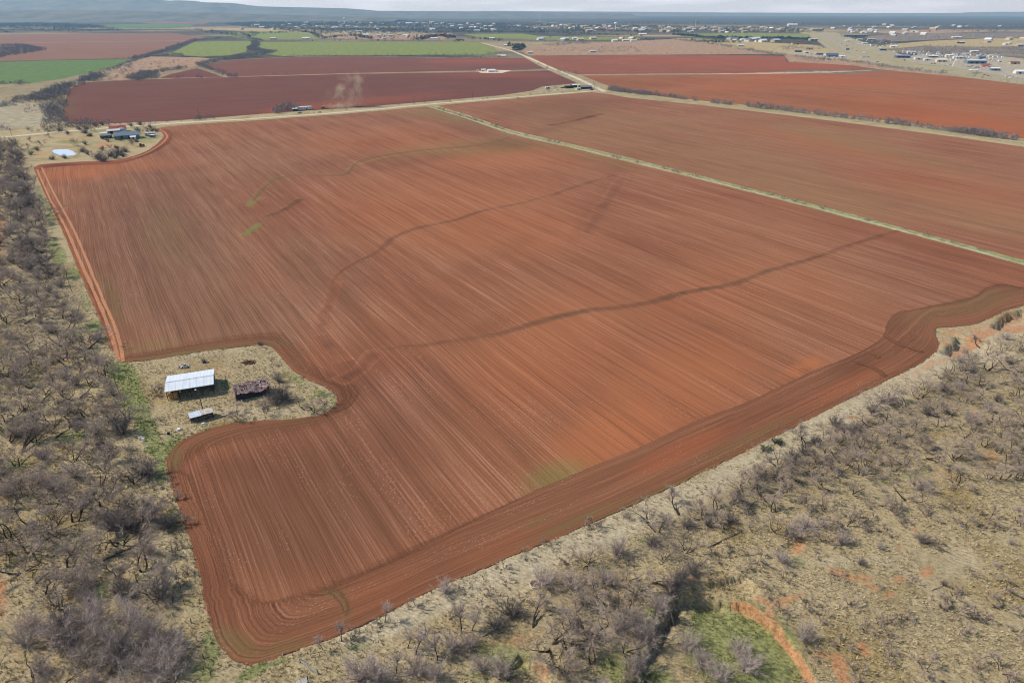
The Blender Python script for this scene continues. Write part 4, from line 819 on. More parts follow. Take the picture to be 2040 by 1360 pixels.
T_('1553,1065,5 1603,890,6 1642,877,5.5 1771,797,5.5 1743,814,5.5 1768,841,5.5 1892,745,5.5 1919,742,6 1941,728,5.5 1968,737,6 1957,682,4 2001,693,5 2015,737,6 1842,778,5.5 1835,793,5 1894,825,5 1919,803,5 1900,915,6 1845,913,5 1864,901,5 1897,888,5.5 1669,945,6 1713,943,6 1728,930,5 1801,926,5 1782,937,4.5 1678,923,5.5 1645,904,5 1738,880,4.5 1661,981,5 1760,1006,5 1809,998,5.5 2007,858,6 1999,874,5.5 1969,959,5 1996,956,5 2029,951,5 2007,923,5.5 1904,962,4.5 1823,970,4.5 1590,960,5 1620,950,5 1560,985,5 1525,1000,5 1490,1010,5 1540,1020,4.5 1600,1000,4.5 1640,1010,4.5 1700,985,4.5 1460,1000,5.5 1425,1015,5 1500,965,5.5 1475,975,5 1550,930,5.5 1580,945,5', 'm', 5)
T_('1975,700,5 1990,765,5 1960,775,5 1945,790,5 2025,790,5 2035,830,5 1980,840,5 1940,860,4.5 1870,850,5 1820,850,5 1800,870,5 1770,880,5 1790,900,4.5 1830,885,5 1960,890,4.5 1985,900,4.5 1750,905,4.5 1710,895,5 1690,915,4.5 2030,760,5 1915,850,4.5 1865,820,5 1800,810,5 1725,850,5 1700,872,5 1670,885,5 1630,930,5', 'm', 5)
T_('1642,1079,2.5 1517,1117,2.5 1562,1150,2.5 1531,1183,2.5 1608,1208,2.2 1620,1306,2 1754,1246,2.2 1903,1188,2.5 1894,1216,3 1996,1213,2.8 1941,1227,2.2 1962,1235,2.2 1708,1345,3 1842,1334,3 1996,1339,3 1919,1262,2 2029,1265,2.6 1774,1276,1.8 1724,1254,2 1636,1232,2 1941,1334,2 2007,1175,2.5 1558,1221,2 1683,1051,4 1708,1043,3.5 1919,1046,3 1968,1035,3.5 2001,1057,2.5 2032,1046,3 1954,1054,2.5 1780,1020,3 1850,1030,2.2 1900,1010,2.5 1735,1040,2.5 1760,1060,2.2 1870,1090,1.8 1800,1045,2', 'l', 2.5)
# left brush
T_('155,795,6.5 102,765,5.5 58,729,5.5 131,729,5.5 63,775,5.5 34,785,5 12,751,5 209,744,5.5 223,836,6 199,802,5 56,819,5 112,816,4.5 131,829,5 148,824,5 7,843,5.5 32,829,4.5 92,838,4.5 36,928,5 204,933,6.5 267,962,5 214,986,5.5 277,1081,6.5 194,1010,6 78,1054,6 102,1059,6 15,1074,6 63,1103,6 296,1181,6 286,1137,6 117,1210,6.5 92,1185,6 147,640,7 130,551,5.5 206,752,5 8,960,5.5 60,985,5.5 30,1010,5.5 120,1000,5.5 150,1040,6 240,1085,6 180,770,5.5 160,750,5 90,745,5 30,720,5 80,800,5 170,830,5 20,880,5.5 70,880,5 110,870,5 45,1140,6 140,1130,5.5 180,1120,5 230,1030,5.5', 'm', 5.5)
T_('90,914,5.5 150,952,6 301,1035,6.5 184,1239,7 49,1283,5.5 117,1273,6.5 267,1244,7 291,1331,7 340,1307,6.5 170,1166,6 195,676,4 225,1320,6.5 250,1290,6 330,1345,6 80,960,5.5 110,975,5.5 20,985,5.5 200,1275,6.5 300,1270,6 160,1310,5 60,1250,4.5', 'g', 6)
T_('243,865,7 291,948,6.5 238,1054,6.5 320,1190,6 263,1050,6 205,895,5 60,860,5.5 40,870,5 150,850,4 250,1185,5 333,1052,5 233,1302,6 140,1290,5 130,1240,5.5 350,1285,5', 'd', 6)
T_('150,1100,2.5 362,1040,2.5 345,1000,2.5 330,965,2.5 318,1000,2 340,1200,2 365,1150,2 350,1100,2.2 235,960,2.5 182,905,2 320,775,1.8 311,790,2.5', 'l', 2.3)
# barn lot and farmstead
T_('555,800,6.5 566,796,5', 'd', 6)
T_('518,687,2 557,760,4', 'd', 3)
T_('545,728,3.5 530,700,2.5 558,768,4.5', 's', 3.5)
T_('473,829,4 529,820,4 607,818,3.5 626,821,3.5 649,809,3.2 311,783,3', 'm', 3.5)
T_('215,316,7 188,313,6.5', 'm', 7)
T_('198,318,8 207,322,7 165,303,6 105,318,4.5 205,300,5 170,266,7 180,272,5 275,262,6 303,262,5.5 30,287,7', 'd', 7)
T_('238,309,8 250,303,6', 'd', 7)
T_('150,290,6 83,290,5 62,284,5 225,298,4.5 185,262,6 262,288,4.5 284,266,6 296,264,6 20,300,7 100,275,4.5 55,296,5', 'm', 6)
T_('235,309,6.5 195,681,4.5', 'g', 5)
T_('120,262,6 135,268,5 158,259,6 172,258,6 190,252,6 205,250,5.5 262,252,5 280,250,5.5 300,255,5 312,262,4.5 222,312,6.5 230,316,6 245,312,5 174,308,5 62,309,5 75,300,5 130,316,4.5 240,280,4.5 262,283,4 215,282,5 205,278,4.5 170,288,4.5 232,296,4.5 272,283,4', 'd', 5)
T_('875,218,3 884,221,3 893,224,3.5 906,227,3 915,230,3 921,232,3.5 930,235,3 938,237,3.5 944,240,4 948,241,3.5 960,244,3 985,252,3.5 990,254,4 1000,258,3.5 1049,270,3 1095,282,3 1110,286,3 1223,314,2.8 1233,317,2.8 1270,325,2.8 1325,337,2.8 1342,342,2.8 1350,344,3 1385,352,3 1480,376,2.6 1535,389,2.6 1560,396,2.8 1582,402,3 1600,407,2.6 1640,416,2.4 1730,440,2.4 1725,438,2 1845,469,2.4 1900,484,2.2 1950,497,2.2', 'l', 2.5)
LOT = [(238, 718), (330, 712), (490, 690), (532, 688), (555, 705), (580, 735), (615, 757), (671, 790), (640, 825), (520, 838), (400, 860), (340, 900), (300, 880), (270, 790), (235, 735)]
def zone_of(px, py):
    if 850 < px < 1990 and py < 500 and abs(py - np.interp(px, [850, 1020, 1240, 1640, 2040], [210, 264, 317, 418, 525])) < 8: return 'along the fence line track' if px > 1010 else 'at the far end of the fence line'
    if py < 335 and px < 340: return 'in the farmstead yard'
    if inside(np.array([px]), np.array([py]), LOT)[0]: return 'on the barn lot'
    if px < 420:
        if py < 470: return 'in the far left thicket'
        if py < 640: return 'in the thicket beside the wheel tracks'
        if py < 735: return 'in the brush across from the barn'
        if py < 790: return 'in the brush left of the barn'
        if py < 880: return 'in the brush along the barn lane'
        if py < 980: return 'below the green patch left of the lane'
        if py < 1070: return 'in the left brush by the field corner'
        if py < 1170: return 'in the left brush over the pale clearing'
        if py < 1255: return 'in the lower left brush'
        return 'in the bottom left thicket'
    if px < 1000:
        return 'by the near tip of the field' if px < 780 else 'on the grass below the turn rows'
    if px > 1300 and py > 1160 and px < 1640: return 'around the green hollow'
    if px > 1640 and py > 1020 or px > 1500 and py > 1100: return 'on the open grass by the orange patches' if py > 1110 else 'on the grass under the brush band'
    if px > 1850: return 'at the top of the right brush band' if py < 820 else 'in the right brush below the gully'
    if px > 1700: return 'in the upper middle of the right brush band' if py < 890 else 'on the lower side of the right brush band'
    if px > 1560: return 'in the middle of the right brush band' if py < 945 else 'below the middle of the right brush'
    if px > 1380: return 'near the two juniper bushes' if py < 1000 else 'in the brush over the dirt banks'
    if py < 1130: return 'in the lower brush near the trough'
    if py < 1230: return 'between the trough and the dry wash'
    return 'in the brush left of the dry wash'

ORD = 'first second third fourth fifth sixth seventh eighth ninth tenth eleventh twelfth thirteenth fourteenth fifteenth sixteenth seventeenth eighteenth nineteenth twentieth'.split()
def ordinal(i):
    if i < 20: return ORD[i]
    n = i + 1; return f"{n}{'th' if 10 <= n % 100 <= 20 else {1: 'st', 2: 'nd', 3: 'rd'}.get(n % 10, 'th')}"

def poisson(poly_px, spacing, seed, tries=14000, avoid=(), exclude=None):
    r = np.random.default_rng(seed); g = to_ground(poly_px)
    lo, hi = g.min(0), g.max(0); cell = spacing / 1.4142; grid = {}; out = []
    X = r.uniform(lo, hi, (tries, 2)); ok = inside(X[:, 0], X[:, 1], g); X = X[ok]
    ok = ~inside(X[:, 0], X[:, 1], MAIN_G); X = X[ok]
    for a in avoid:
        X = X[~inside(X[:, 0], X[:, 1], to_ground(a))]
    taken = [] if exclude is None else exclude
    for p in X:
        i, j = int(p[0] // cell), int(p[1] // cell)
        if any((q - p).dot(q - p) < spacing ** 2 for di in range(-2, 3) for dj in range(-2, 3) for q in grid.get((i + di, j + dj), ())): continue
        grid.setdefault((i, j), []).append(p)
        out.append(p)
    if len(taken):
        E = np.array(taken); out = [p for p in out if ((E - p) ** 2).sum(1).min() > (spacing * .62) ** 2]
    return out

hand = [tuple(map(float, gp(t[0], t[1]))) for t in TREES]
CLEAR = [[(0, 410), (14, 415), (20, 480), (12, 530), (0, 530)], [(-30, 1110), (40, 1120), (50, 1190), (20, 1250), (90, 1360), (-30, 1400)], [(190, 1090), (260, 1070), (280, 1120), (200, 1135)], [(225, 735), (262, 735), (320, 900), (350, 960), (325, 960), (280, 880), (240, 800)], [(110, 850), (190, 850), (190, 890), (110, 890)], [(1330, 1168), (1400, 1140), (1500, 1125), (1620, 1170), (1600, 1260), (1520, 1245), (1420, 1255), (1345, 1210)]]
FILL = [  # polygon, spacing, kinds, height range
    ([(-60, 292), (12, 284), (36, 292), (48, 335), (68, 380), (92, 432), (104, 490), (118, 545), (100, 560), (60, 545), (-60, 545)], 5.6, 'mmmgd', (5, 7.5)),
    ([(-80, 545), (100, 555), (118, 560), (150, 640), (180, 690), (200, 735), (205, 760), (-80, 760)], 6.0, 'mmmmg', (4.5, 6.5)),
    ([(-80, 760), (215, 765), (245, 820), (262, 865), (-80, 900)], 6.6, 'mmmgm', (4.5, 6)),
    ([(-80, 900), (262, 880), (290, 970), (315, 1040), (325, 1180), (360, 1290), (380, 1400), (-80, 1400)], 6.6, 'mmmg', (4, 6.5)),
    ([(2120, 680), (2000, 672), (1940, 700), (1850, 762), (1740, 815), (1600, 893), (1480, 965), (1380, 1012), (1290, 1040), (1330, 1080), (1480, 1060), (1640, 1000), (1850, 930), (2120, 890)], 6.6, 'mmmmg', (3.8, 5.6)),
    ([(1290, 1035), (1200, 1092), (1080, 1150), (1030, 1200), (960, 1250), (840, 1300), (720, 1340), (680, 1400), (1300, 1400), (1320, 1250), (1345, 1180), (1400, 1100)], 7.4, 'mmgl', (3.8, 6)),
    ([(1360, 1200), (1440, 1200), (1520, 1240), (1590, 1310), (1610, 1400), (1320, 1400), (1310, 1280)], 12, 'mggl', (3.5, 5)),
    ([(2120, 900), (1850, 940), (1640, 1010), (1480, 1080), (1500, 1140), (1640, 1300), (1700, 1400), (2120, 1400)], 6.8, 'lllllggd', (1.4, 2.6)),
]
items = [(x, y, t[2], t[3], True) for (x, y), t in zip(hand, TREES)]
for i, (poly, sp, kinds, hr) in enumerate(FILL):
    for p in poisson(poly, sp, 40 + i, avoid=CLEAR, exclude=hand):
        k = kinds[int(rng.integers(len(kinds)))]; h = rng.uniform(*hr) * (rng.choice((.7, .9, 1.0, 1.15)) if i < 6 else 1)
        if k == 'l': h = rng.uniform(1.3, 2.6)
        if i == 7 and k in 'gd': h = rng.uniform(1.2, 2.2)
        items.append((p[0], p[1], k, h, False))
it = np.array([(a[0], a[1], a[3]) for a in items]); ipx, ipy = proj(it[:, 0], it[:, 1])
dist = np.hypot(np.hypot(it[:, 0], it[:, 1]), H); size = it[:, 2] / dist
vis = (ipx > -45) & (ipx < 2085) & (ipy < 1400)
CAP = {'m': 296, 'g': 190, 'd': 160, 's': 40, 'l': 280}
chosen = set()
for k in CAP:
    ids = [i for i in range(len(items)) if items[i][2] == k and vis[i] and (ipy[i] - size[i] * F * .9) < 1352]
    ids.sort(key=lambda i: (not items[i][4], -size[i])); chosen |= set(ids[:CAP[k]])
KN = {'m': ('mesquite_tree', 'tree', 'bare mesquite trees in the brush', 'mesquite'), 'g': ('twiggy_bush', 'bush', 'grey twiggy bushes in the brush', 'grey twiggy bush'), 'd': ('dark_thorn_bush', 'bush', 'dark twiggy bushes in the brush', 'dark twiggy bush'), 's': ('sapling_tree', 'tree', 'slender bare trees', 'slender bare tree'), 'l': ('low_shrub', 'shrub', 'low bare shrubs in the grass', 'low bare shrub')}
byzone = {}
for i in chosen: byzone.setdefault((zone_of(ipx[i], ipy[i]), items[i][2]), []).append(i)
for (zn, k), ids in byzone.items():
    ids.sort(key=lambda i: ipx[i]); med = np.median([items[i][3] for i in ids])
    for rank, i in enumerate(ids):
        x, y, _, h, handmade = items[i]
        vi = int(rng.integers(len(KINDS[k]))); tm, cm, z0, look, _T = KINDS[k][vi]
        z = zg(x, y) if ipy[i] > 520 else 0.0
        sc = h / z0 * (1.12 if k in 'mgd' and x < -20 else 1.0)
        t = empty(KN[k][0], (x, y, z - .05), rng.uniform(0, 6.28)); wd = 1.3 if k == 'm' else 1.05 if k in 'gd' else 1.0; t.scale = (sc * wd * rng.uniform(.9, 1.12), sc * wd * rng.uniform(.9, 1.12), sc)
        for nm, me in (('trunk', tm), ('crown', cm)):
            o = bpy.data.objects.new(nm, me); C.objects.link(o); o.parent = t
        word = 'tall ' if h > med * 1.12 else 'small ' if h < med * .86 else ''
        if k == 'm': lab = f"{word}bare mesquite with {look}, {ordinal(rank)} from the left {zn}" if len(ids) > 1 else f"{word}bare mesquite with {look} {zn}"
        else: lab = f"{word}{look + ' ' if look not in KN[k][3] else ''}{KN[k][3]}, {ordinal(rank)} from the left {zn}" if len(ids) > 1 else f"{word}{look + ' ' if look not in KN[k][3] else ''}{KN[k][3]} {zn}"
        w = lab.split()
        if len(w) > 16: lab = lab.replace(' from the left', ' from left').replace('with ', 'of '); w = lab.split()
        w = lab.split()
        if len(w) > 16: lab = f"{word}{'bare mesquite' if k == 'm' else KN[k][3]}, {ordinal(rank)} from left {zn}"
        if len(lab.split()) > 16: lab = ' '.join(lab.replace('in the ', 'in ').replace('on the ', 'on ').split()[:16])
        tag(t, lab, KN[k][1], KN[k][2])

# the rest of the brush as one mass
def lite(gen, n):
    T = gen[0]; V = np.concatenate(T.lv); Fq = np.array(T.lf); tw = np.array(T.tw)
    return V, Fq, tw
LITE = {'m': [lite(mesquite(300 + i, fork=2, twigs=520, w=.05, stems=3, spread=.9, thick=.7), 0) for i in range(4)], 'd': [lite(bush(320 + i, stems=14, twigs=900, w=.06, spread=.8), 0) for i in range(2)], 'g': [lite(bush(330 + i, stems=14, twigs=900, w=.06, spread=.75), 0) for i in range(2)], 'l': [lite(mesquite(340, h=2.2, fork=1, twigs=70, w=.06, stems=3, spread=.9), 0)], 's': [lite(bush(345, stems=8, twigs=300, w=.09, single=True), 0)]}
def merge_brush(name, lst, mats, label):
    V = []; Q = []; Tn = []; mi_q = []; b = 0; mi_t = []
    for x, y, k, h, z in lst:
        v, fq, tw = LITE[k][int(rng.integers(len(LITE[k])))]
        zm = max(v[:, 2].max(), .5); a = rng.uniform(0, 6.28); s = h / zm
        Rm = np.array([[math.cos(a), -math.sin(a), 0], [math.sin(a), math.cos(a), 0], [0, 0, 1]]) * s * np.array([[1.35], [1.35], [1.1]])
        tv = tw.reshape(-1, 3); allv = np.concatenate([v, tv]) @ Rm.T + np.array([x, y, z - .05])
        V.append(allv); Q.append(fq + b); n = len(v)
        q = np.arange(len(tv)).reshape(-1, 4) + n + b
        mq = 1 if k in 'ml' else 3 if k == 'g' else 2
        Q.append(q[0::2]); mi_q += [np.zeros(len(fq), int), np.full(len(q[0::2]), mq)]
        Tn.append(q[1::2, :3]); mi_t.append(np.full(len(q[1::2]), mq)); b += len(allv)
    me = np_mesh(name, np.concatenate(V), [np.concatenate(Q), np.concatenate(Tn)], mi=np.concatenate(mi_q + mi_t))
    o = link(name, me, None, mats); tag(o, label, kind='stuff'); return o
rest = [(items[i][0], items[i][1], items[i][2], items[i][3], zg(items[i][0], items[i][1]) if ipy[i] > 520 else 0.0) for i in range(len(items)) if i not in chosen and ipx[i] > -140 and ipx[i] < 2200 and ipy[i] < 1450]
merge_brush('undergrowth', rest, [M_BARK, M_TWIG, M_DTWIG, M_GTWIG], 'mass of bare grey brown thorn brush')
print('TREES', len(items), 'chosen', len(chosen), 'rest', len(rest))

# woods and hedgerows too far off to count
def far_woods(name, label, zones, mats, seed, n_tri=24):
    """zones: (polygon or line px, width m or None, spacing m, height range, share of evergreens)"""
    r = np.random.default_rng(seed); VV = []; MI = []
    for shape, width, sp, hr, ever in zones:
        if width is None:
            g = to_ground(shape); lo, hi = g.min(0), g.max(0); area = abs(np.cross(g, np.roll(g, -1, 0)).sum()) / 2
            n = int(area / sp ** 2); X = r.uniform(lo, hi, (int(n * (hi - lo).prod() / max(area, 1)) + 10, 2)); X = X[inside(X[:, 0], X[:, 1], g)]
            dens = fbm(X[:, 0] / (sp * 9), X[:, 1] / (sp * 9), seed, 3); X = X[dens > .38]
        else:
            g, s = resample(to_ground(catmull(shape, n=4)), step=sp)
            t = np.gradient(g, axis=0); t /= np.linalg.norm(t, axis=1, keepdims=True)
            k = max(1, int(width / sp)); X = np.concatenate([g + np.stack([-t[:, 1], t[:, 0]], 1) * r.uniform(-.5, .5, (len(g), 1)) * width + r.normal(size=g.shape) * sp * .3 for _ in range(k)])
            dens = fbm(X[:, 0] / (sp * 7), X[:, 1] / (sp * 7), seed, 3); X = X[dens > .33]
        if not len(X): continue
        h = r.uniform(hr[0] * .6, hr[1], len(X)) * (.7 + .6 * fbm(X[:, 0] * .03, X[:, 1] * .03, seed + 4, 2)); n = len(X)
        ev = r.uniform(size=n) < ever
        u = r.normal(size=(n, n_tri, 3)); u /= np.linalg.norm(u, axis=2, keepdims=True); u *= r.uniform(.3, 1, (n, n_tri, 1)) ** .5
        c = np.concatenate([X, np.zeros((n, 1))], 1)[:, None] + u * np.array([.55, .55, .5]) * h[:, None, None] + np.array([0, 0, .52]) * h[:, None, None]
        c[..., 2] = np.maximum(c[..., 2], .1)
        d = r.normal(size=(n, n_tri, 3)) + np.array([0, 0, .8]); d /= np.linalg.norm(d, axis=2, keepdims=True)
        a = np.cross(d, r.normal(size=(n, n_tri, 3))); a /= np.linalg.norm(a, axis=2, keepdims=True)
        L = h[:, None, None] * r.uniform(.14, .3, (n, n_tri, 1)); w = h[:, None, None] * np.where(ev[:, None, None], .11, .035) * r.uniform(.6, 1.3, (n, n_tri, 1))
        T3 = np.stack([c - d * L - a * w, c - d * L + a * w, c + d * L], 2)
        VV.append(T3.reshape(-1, 3)); MI.append(np.repeat(ev.astype(int), n_tri))
    V = np.concatenate(VV); me = np_mesh(name, V, np.arange(len(V)).reshape(-1, 3), mi=np.concatenate(MI))
    o = link(name, me, None, mats); tag(o, label, kind='stuff'); print(name, len(V) // 3)
    return o
FM = [M_FARTWIG, M_EVER]; FMT = [bark('town_twig', (74, 74, 72), (104, 101, 96), .0), M_EVER]
far_woods('creek_woods', 'dark bare woods winding along the creek', [
    ([(-30, 210), (30, 200), (60, 196), (110, 178), (150, 163), (185, 150), (205, 152), (190, 162), (150, 176), (122, 200), (60, 205), (0, 214)], None, 5, (5, 9), 0), ([(-40, 222), (20, 212), (70, 210), (100, 216), (60, 226)], None, 14, (3, 6), 0), ([(120, 262), (60, 258), (0, 256), (-40, 262)], 30, 10, (4, 7), 0), ([(170, 150), (230, 140), (300, 125)], 26, 16, (3, 6), 0),
    ([(210, 152), (150, 166), (60, 200)], 14, 5, (5, 8), 0), ([(120, 204), (108, 228), (102, 247)], 16, 5, (5, 7), 0), ([(90, 205), (105, 225), (120, 245)], 18, 6, (4, 7), 0),
    ([(246, 159), (262, 150), (300, 146), (318, 150), (316, 158), (270, 161)], None, 6, (6, 9), 0), ([(285, 150), (330, 142), (390, 132), (430, 122), (490, 116)], 24, 6, (5, 8), 0), ([(400, 131), (425, 140), (450, 150), (468, 155)], 14, 6, (5, 8), 0),
    ([(345, 156), (360, 155), (372, 157)], 12, 5, (6, 8), 0), ([(395, 155), (405, 156)], 12, 5, (6, 8), 0), ([(265, 118), (300, 110), (340, 98), (390, 80)], 22, 7, (6, 9), 0), ([(390, 82), (450, 76), (500, 78), (520, 82)], 30, 9, (6, 10), 0),
    ([(505, 83), (512, 90), (500, 97), (515, 103), (545, 103), (530, 108), (490, 112), (450, 117)], 24, 7, (6, 9), 0), ([(200, 162), (240, 150), (262, 128), (270, 120)], 8, 10, (4, 6), 0),
    ([(180, 152), (230, 136), (265, 121)], 10, 6, (5, 7), 0), ([(550, 114), (700, 112), (820, 113)], 10, 12, (5, 7), 0), ([(820, 113), (900, 115), (1000, 116)], 30, 9, (4, 7), 0), ([(860, 110), (930, 110), (1000, 108)], 12, 16, (6, 8), 0),
    ([(-40, 94), (30, 90), (60, 92), (96, 100), (50, 108), (0, 116), (-40, 118)], None, 10, (7, 10), 0), ([(330, 112), (352, 109), (360, 112)], 16, 7, (6, 8), 0), ([(-40, 172), (40, 166), (45, 170)], 16, 7, (5, 8), 0), ([(0, 122), (120, 120), (255, 117)], 5, 16, (3, 5), 0),
    ([(500, 78), (450, 70), (400, 66), (420, 62), (520, 66)], None, 22, (8, 12), .1), ([(-40, 238), (30, 225), (60, 230), (100, 245), (60, 262), (-40, 268)], None, 22, (3, 6), 0), ([(205, 158), (250, 130), (300, 116), (400, 118), (330, 143)], None, 30, (3, 6), 0)], FM, 31, n_tri=32)
far_woods('roadside_brush', 'scattered bare trees along the dirt road', [
    ([(30, 268), (120, 257), (200, 251), (300, 246)], 14, 7, (4, 7), 0), ([(100, 256), (150, 250), (185, 252)], 26, 6, (5, 8), 0), ([(300, 245), (340, 243), (420, 238)], 8, 9, (3, 6), 0), ([(392, 238), (425, 236)], 10, 4, (4, 6), 0), ([(440, 236), (560, 228), (840, 206)], 5, 34, (2.5, 5), 0), ([(550, 226), (570, 222), (590, 221)], 16, 5, (6, 10), 0), ([(560, 219), (585, 214)], 12, 6, (6, 9), 0), ([(640, 224), (700, 219)], 4, 12, (3, 5), 0), ([(860, 206), (1180, 180)], 5, 30, (2.5, 5), 0), ([(1090, 184), (1120, 176), (1160, 174), (1185, 178)], 10, 12, (3, 6), 0),
    ([(1075, 128), (1100, 140), (1130, 152)], 12, 14, (3, 6), 0), ([(1150, 160), (1190, 176)], 12, 14, (2, 4), 0), ([(1120, 144), (1145, 147)], 14, 10, (4, 7), 0), ([(545, 150), (580, 148)], 8, 8, (4, 6), 0), ([(600, 150), (760, 146), (900, 143)], 4, 60, (3, 5), 0)], FM, 32, n_tri=34)
far_woods('hedgerow_brush', 'long dark hedgerow of bare brush beside the orange field', [
    ([(1212, 180), (1232, 182), (1300, 190), (1400, 203), (1560, 221), (1720, 240), (1880, 260), (2060, 285), (2130, 294)], 8, 3.2, (5, 7.5), 0), ([(1215, 178), (1240, 184), (1290, 190)], 14, 4, (5, 7.5), 0),
    ([(1890, 262), (1960, 271), (2060, 284)], 10, 3, (4, 7), 0)], FM, 33, n_tri=44)
far_woods('highway_brush', 'grey band of bare brush before the highway', [
    ([(1475, 98), (1540, 108), (1620, 116), (1700, 124), (1780, 136), (1860, 145), (1930, 152)], 32, 8, (4, 7), 0), ([(1560, 113), (1610, 113), (1660, 120), (1620, 126), (1575, 126), (1550, 122)], None, 9, (3, 6), 0), ([(1930, 152), (2000, 162), (2100, 175)], 12, 12, (3, 5), 0),
    ([(1330, 77), (1400, 86), (1480, 98), (1500, 102)], 40, 9, (5, 8), 0), ([(1560, 146), (1640, 145), (1700, 143)], 16, 12, (3, 6), 0), ([(1560, 141), (1600, 140), (1690, 142)], 10, 14, (4, 6), 0), ([(1180, 107), (1300, 109), (1480, 107)], 12, 18, (4, 6), 0), ([(1060, 100), (1200, 94), (1220, 105), (1060, 109)], None, 26, (3, 6), 0), ([(1200, 92), (1260, 94), (1280, 106), (1190, 106)], None, 18, (3, 6), 0),
    ([(1050, 84), (1150, 82), (1200, 90), (1090, 92)], None, 13, (4, 7), 0), ([(1790, 99), (1850, 92), (1960, 95), (2100, 94), (2100, 112), (2000, 112), (1900, 109), (1830, 107)], None, 12, (4, 7), 0), ([(1715, 73), (1800, 67), (1960, 66), (2100, 66), (2100, 75), (1960, 76), (1850, 80), (1760, 84)], None, 26, (5, 8), 0), ([(1690, 86), (1760, 80), (1800, 86), (1740, 92)], None, 20, (4, 7), .1), ([(1550, 92), (1640, 96), (1650, 101), (1560, 100)], None, 16, (4, 7), 0)], FM, 34)
far_woods('town_trees', 'blurred mass of grey bare trees among the houses of the town', [
    ([(440, 48), (560, 41), (700, 42), (900, 45), (1250, 51), (1640, 58), (1640, 66), (1350, 67), (920, 66), (650, 69), (560, 62)], None, 27, (7, 13), .12), ([(900, 64), (1080, 66), (1280, 73)], 30, 12, (7, 11), .1), ([(1345, 70), (1420, 76), (1560, 77), (1610, 80)], 40, 10, (7, 12), .7), ([(1370, 80), (1440, 82), (1480, 86), (1400, 86)], None, 15, (6, 10), .3),
    ([(520, 68), (620, 66), (640, 76)], 40, 14, (8, 12), .1), ([(640, 78), (700, 72), (740, 78)], 30, 12, (8, 13), .4), ([(830, 80), (880, 72), (900, 76)], 40, 12, (8, 13), .6), ([(905, 84), (940, 78), (1000, 82)], 30, 14, (7, 11), .2), ([(1010, 92), (1035, 94), (1030, 102)], 30, 9, (7, 12), .6), ([(560, 82), (700, 82), (880, 82)], 12, 22, (6, 9), .2), ([(0, 48), (80, 46), (180, 50), (250, 60), (180, 64), (0, 66)], None, 26, (8, 12), .1), ([(200, 60), (390, 58), (400, 62)], 30, 24, (7, 11), .1), ([(-40, 64), (60, 60), (260, 62), (400, 64)], 40, 26, (6, 10), 0), ([(1080, 76), (1280, 77), (1300, 82)], 20, 16, (6, 9), .2),
    ([(680, 71), (900, 68), (900, 80), (690, 80)], None, 40, (6, 10), .2), ([(1640, 62), (1750, 58), (2060, 60), (2060, 66), (1750, 64)], None, 60, (7, 11), .1), ([(900, 40), (1300, 44), (1700, 48), (2060, 50), (2060, 57), (1650, 56), (1200, 49)], None, 95, (8, 12), .2), ([(-40, 36), (500, 38), (800, 38), (800, 42), (400, 46), (-40, 44)], None, 120, (9, 14), .1)], FMT, 35, n_tri=26)

# ------------------------------------------------------------------ standing dry grass on the near rangeland
def make_grass():
    r = np.random.default_rng(77); n = 150000
    px = r.uniform(-60, 2100, n); py = r.uniform(520, 1400, n)
    # spread evenly over the ground, not over the picture
    x, y = gp(px, py); w = (np.hypot(np.hypot(x, y), H) ** 3); keep = r.uniform(size=n) < np.clip(w / np.quantile(w, .72), 0, 1); x, y, px, py = x[keep], y[keep], px[keep], py[keep]
    keep = ~inside(x + r.normal(size=len(x)) * .7, y + r.normal(size=len(x)) * .7, MAIN_G) & (fbm(x * .13, y * .13, 55, 3) > .40)
    x, y, px, py = x[keep], y[keep], px[keep], py[keep]
    pt = paint_eval(px, py, {0: GP[0], 1: GP[1]}); keep = (pt[:, 1] < .45) & (r.uniform(size=len(x)) > pt[:, 1]); x, y, pt = x[keep], y[keep], pt[keep]
    n = len(x); z = lift(x, y); nb = 6
    h = r.uniform(.22, .6, (n, 1)); a = r.uniform(0, 6.28, (n, nb)); lean = r.uniform(.2, .9, (n, nb)); sp = r.uniform(.0, .22, (n, nb))
    bx = x[:, None] + np.cos(a) * sp; by = y[:, None] + np.sin(a) * sp; bz = np.repeat(z[:, None], nb, 1) - .05
    tx = bx + np.cos(a) * lean * h + .12; ty = by + np.sin(a) * lean * h - .05; tz = bz + h
    wx, wy = -np.sin(a) * .07, np.cos(a) * .07
    V = np.stack([np.stack([bx - wx, by - wy, bz], -1), np.stack([bx + wx, by + wy, bz], -1), np.stack([tx, ty, tz], -1)], 2).reshape(-1, 3)
    p4 = np.zeros((n, nb * 3, 4), np.float32); p4[:, :, 0] = pt[:, 0][:, None]; p4[:, :, 1] = r.uniform(size=(n, 1))
    me = np_mesh('dry_grass', V, np.arange(len(V)).reshape(-1, 3), paint=p4.reshape(-1, 4))
    m = Nodes('dry_grass_blades'); R, Gc, B, Al = m.paint()
    c = m.mix(Gc, A(150, 134, 100), A(204, 190, 156)); c = m.mix(m.ramp(R, .25, .8), c, m.mix(Gc, A(92, 104, 56), A(150, 154, 96)))
    o = link('dry_grass', me, None, [m.out(c, .9, spec=.05)]); tag(o, 'tufts of dry straw grass', kind='stuff'); print('GRASS', n)
make_grass()
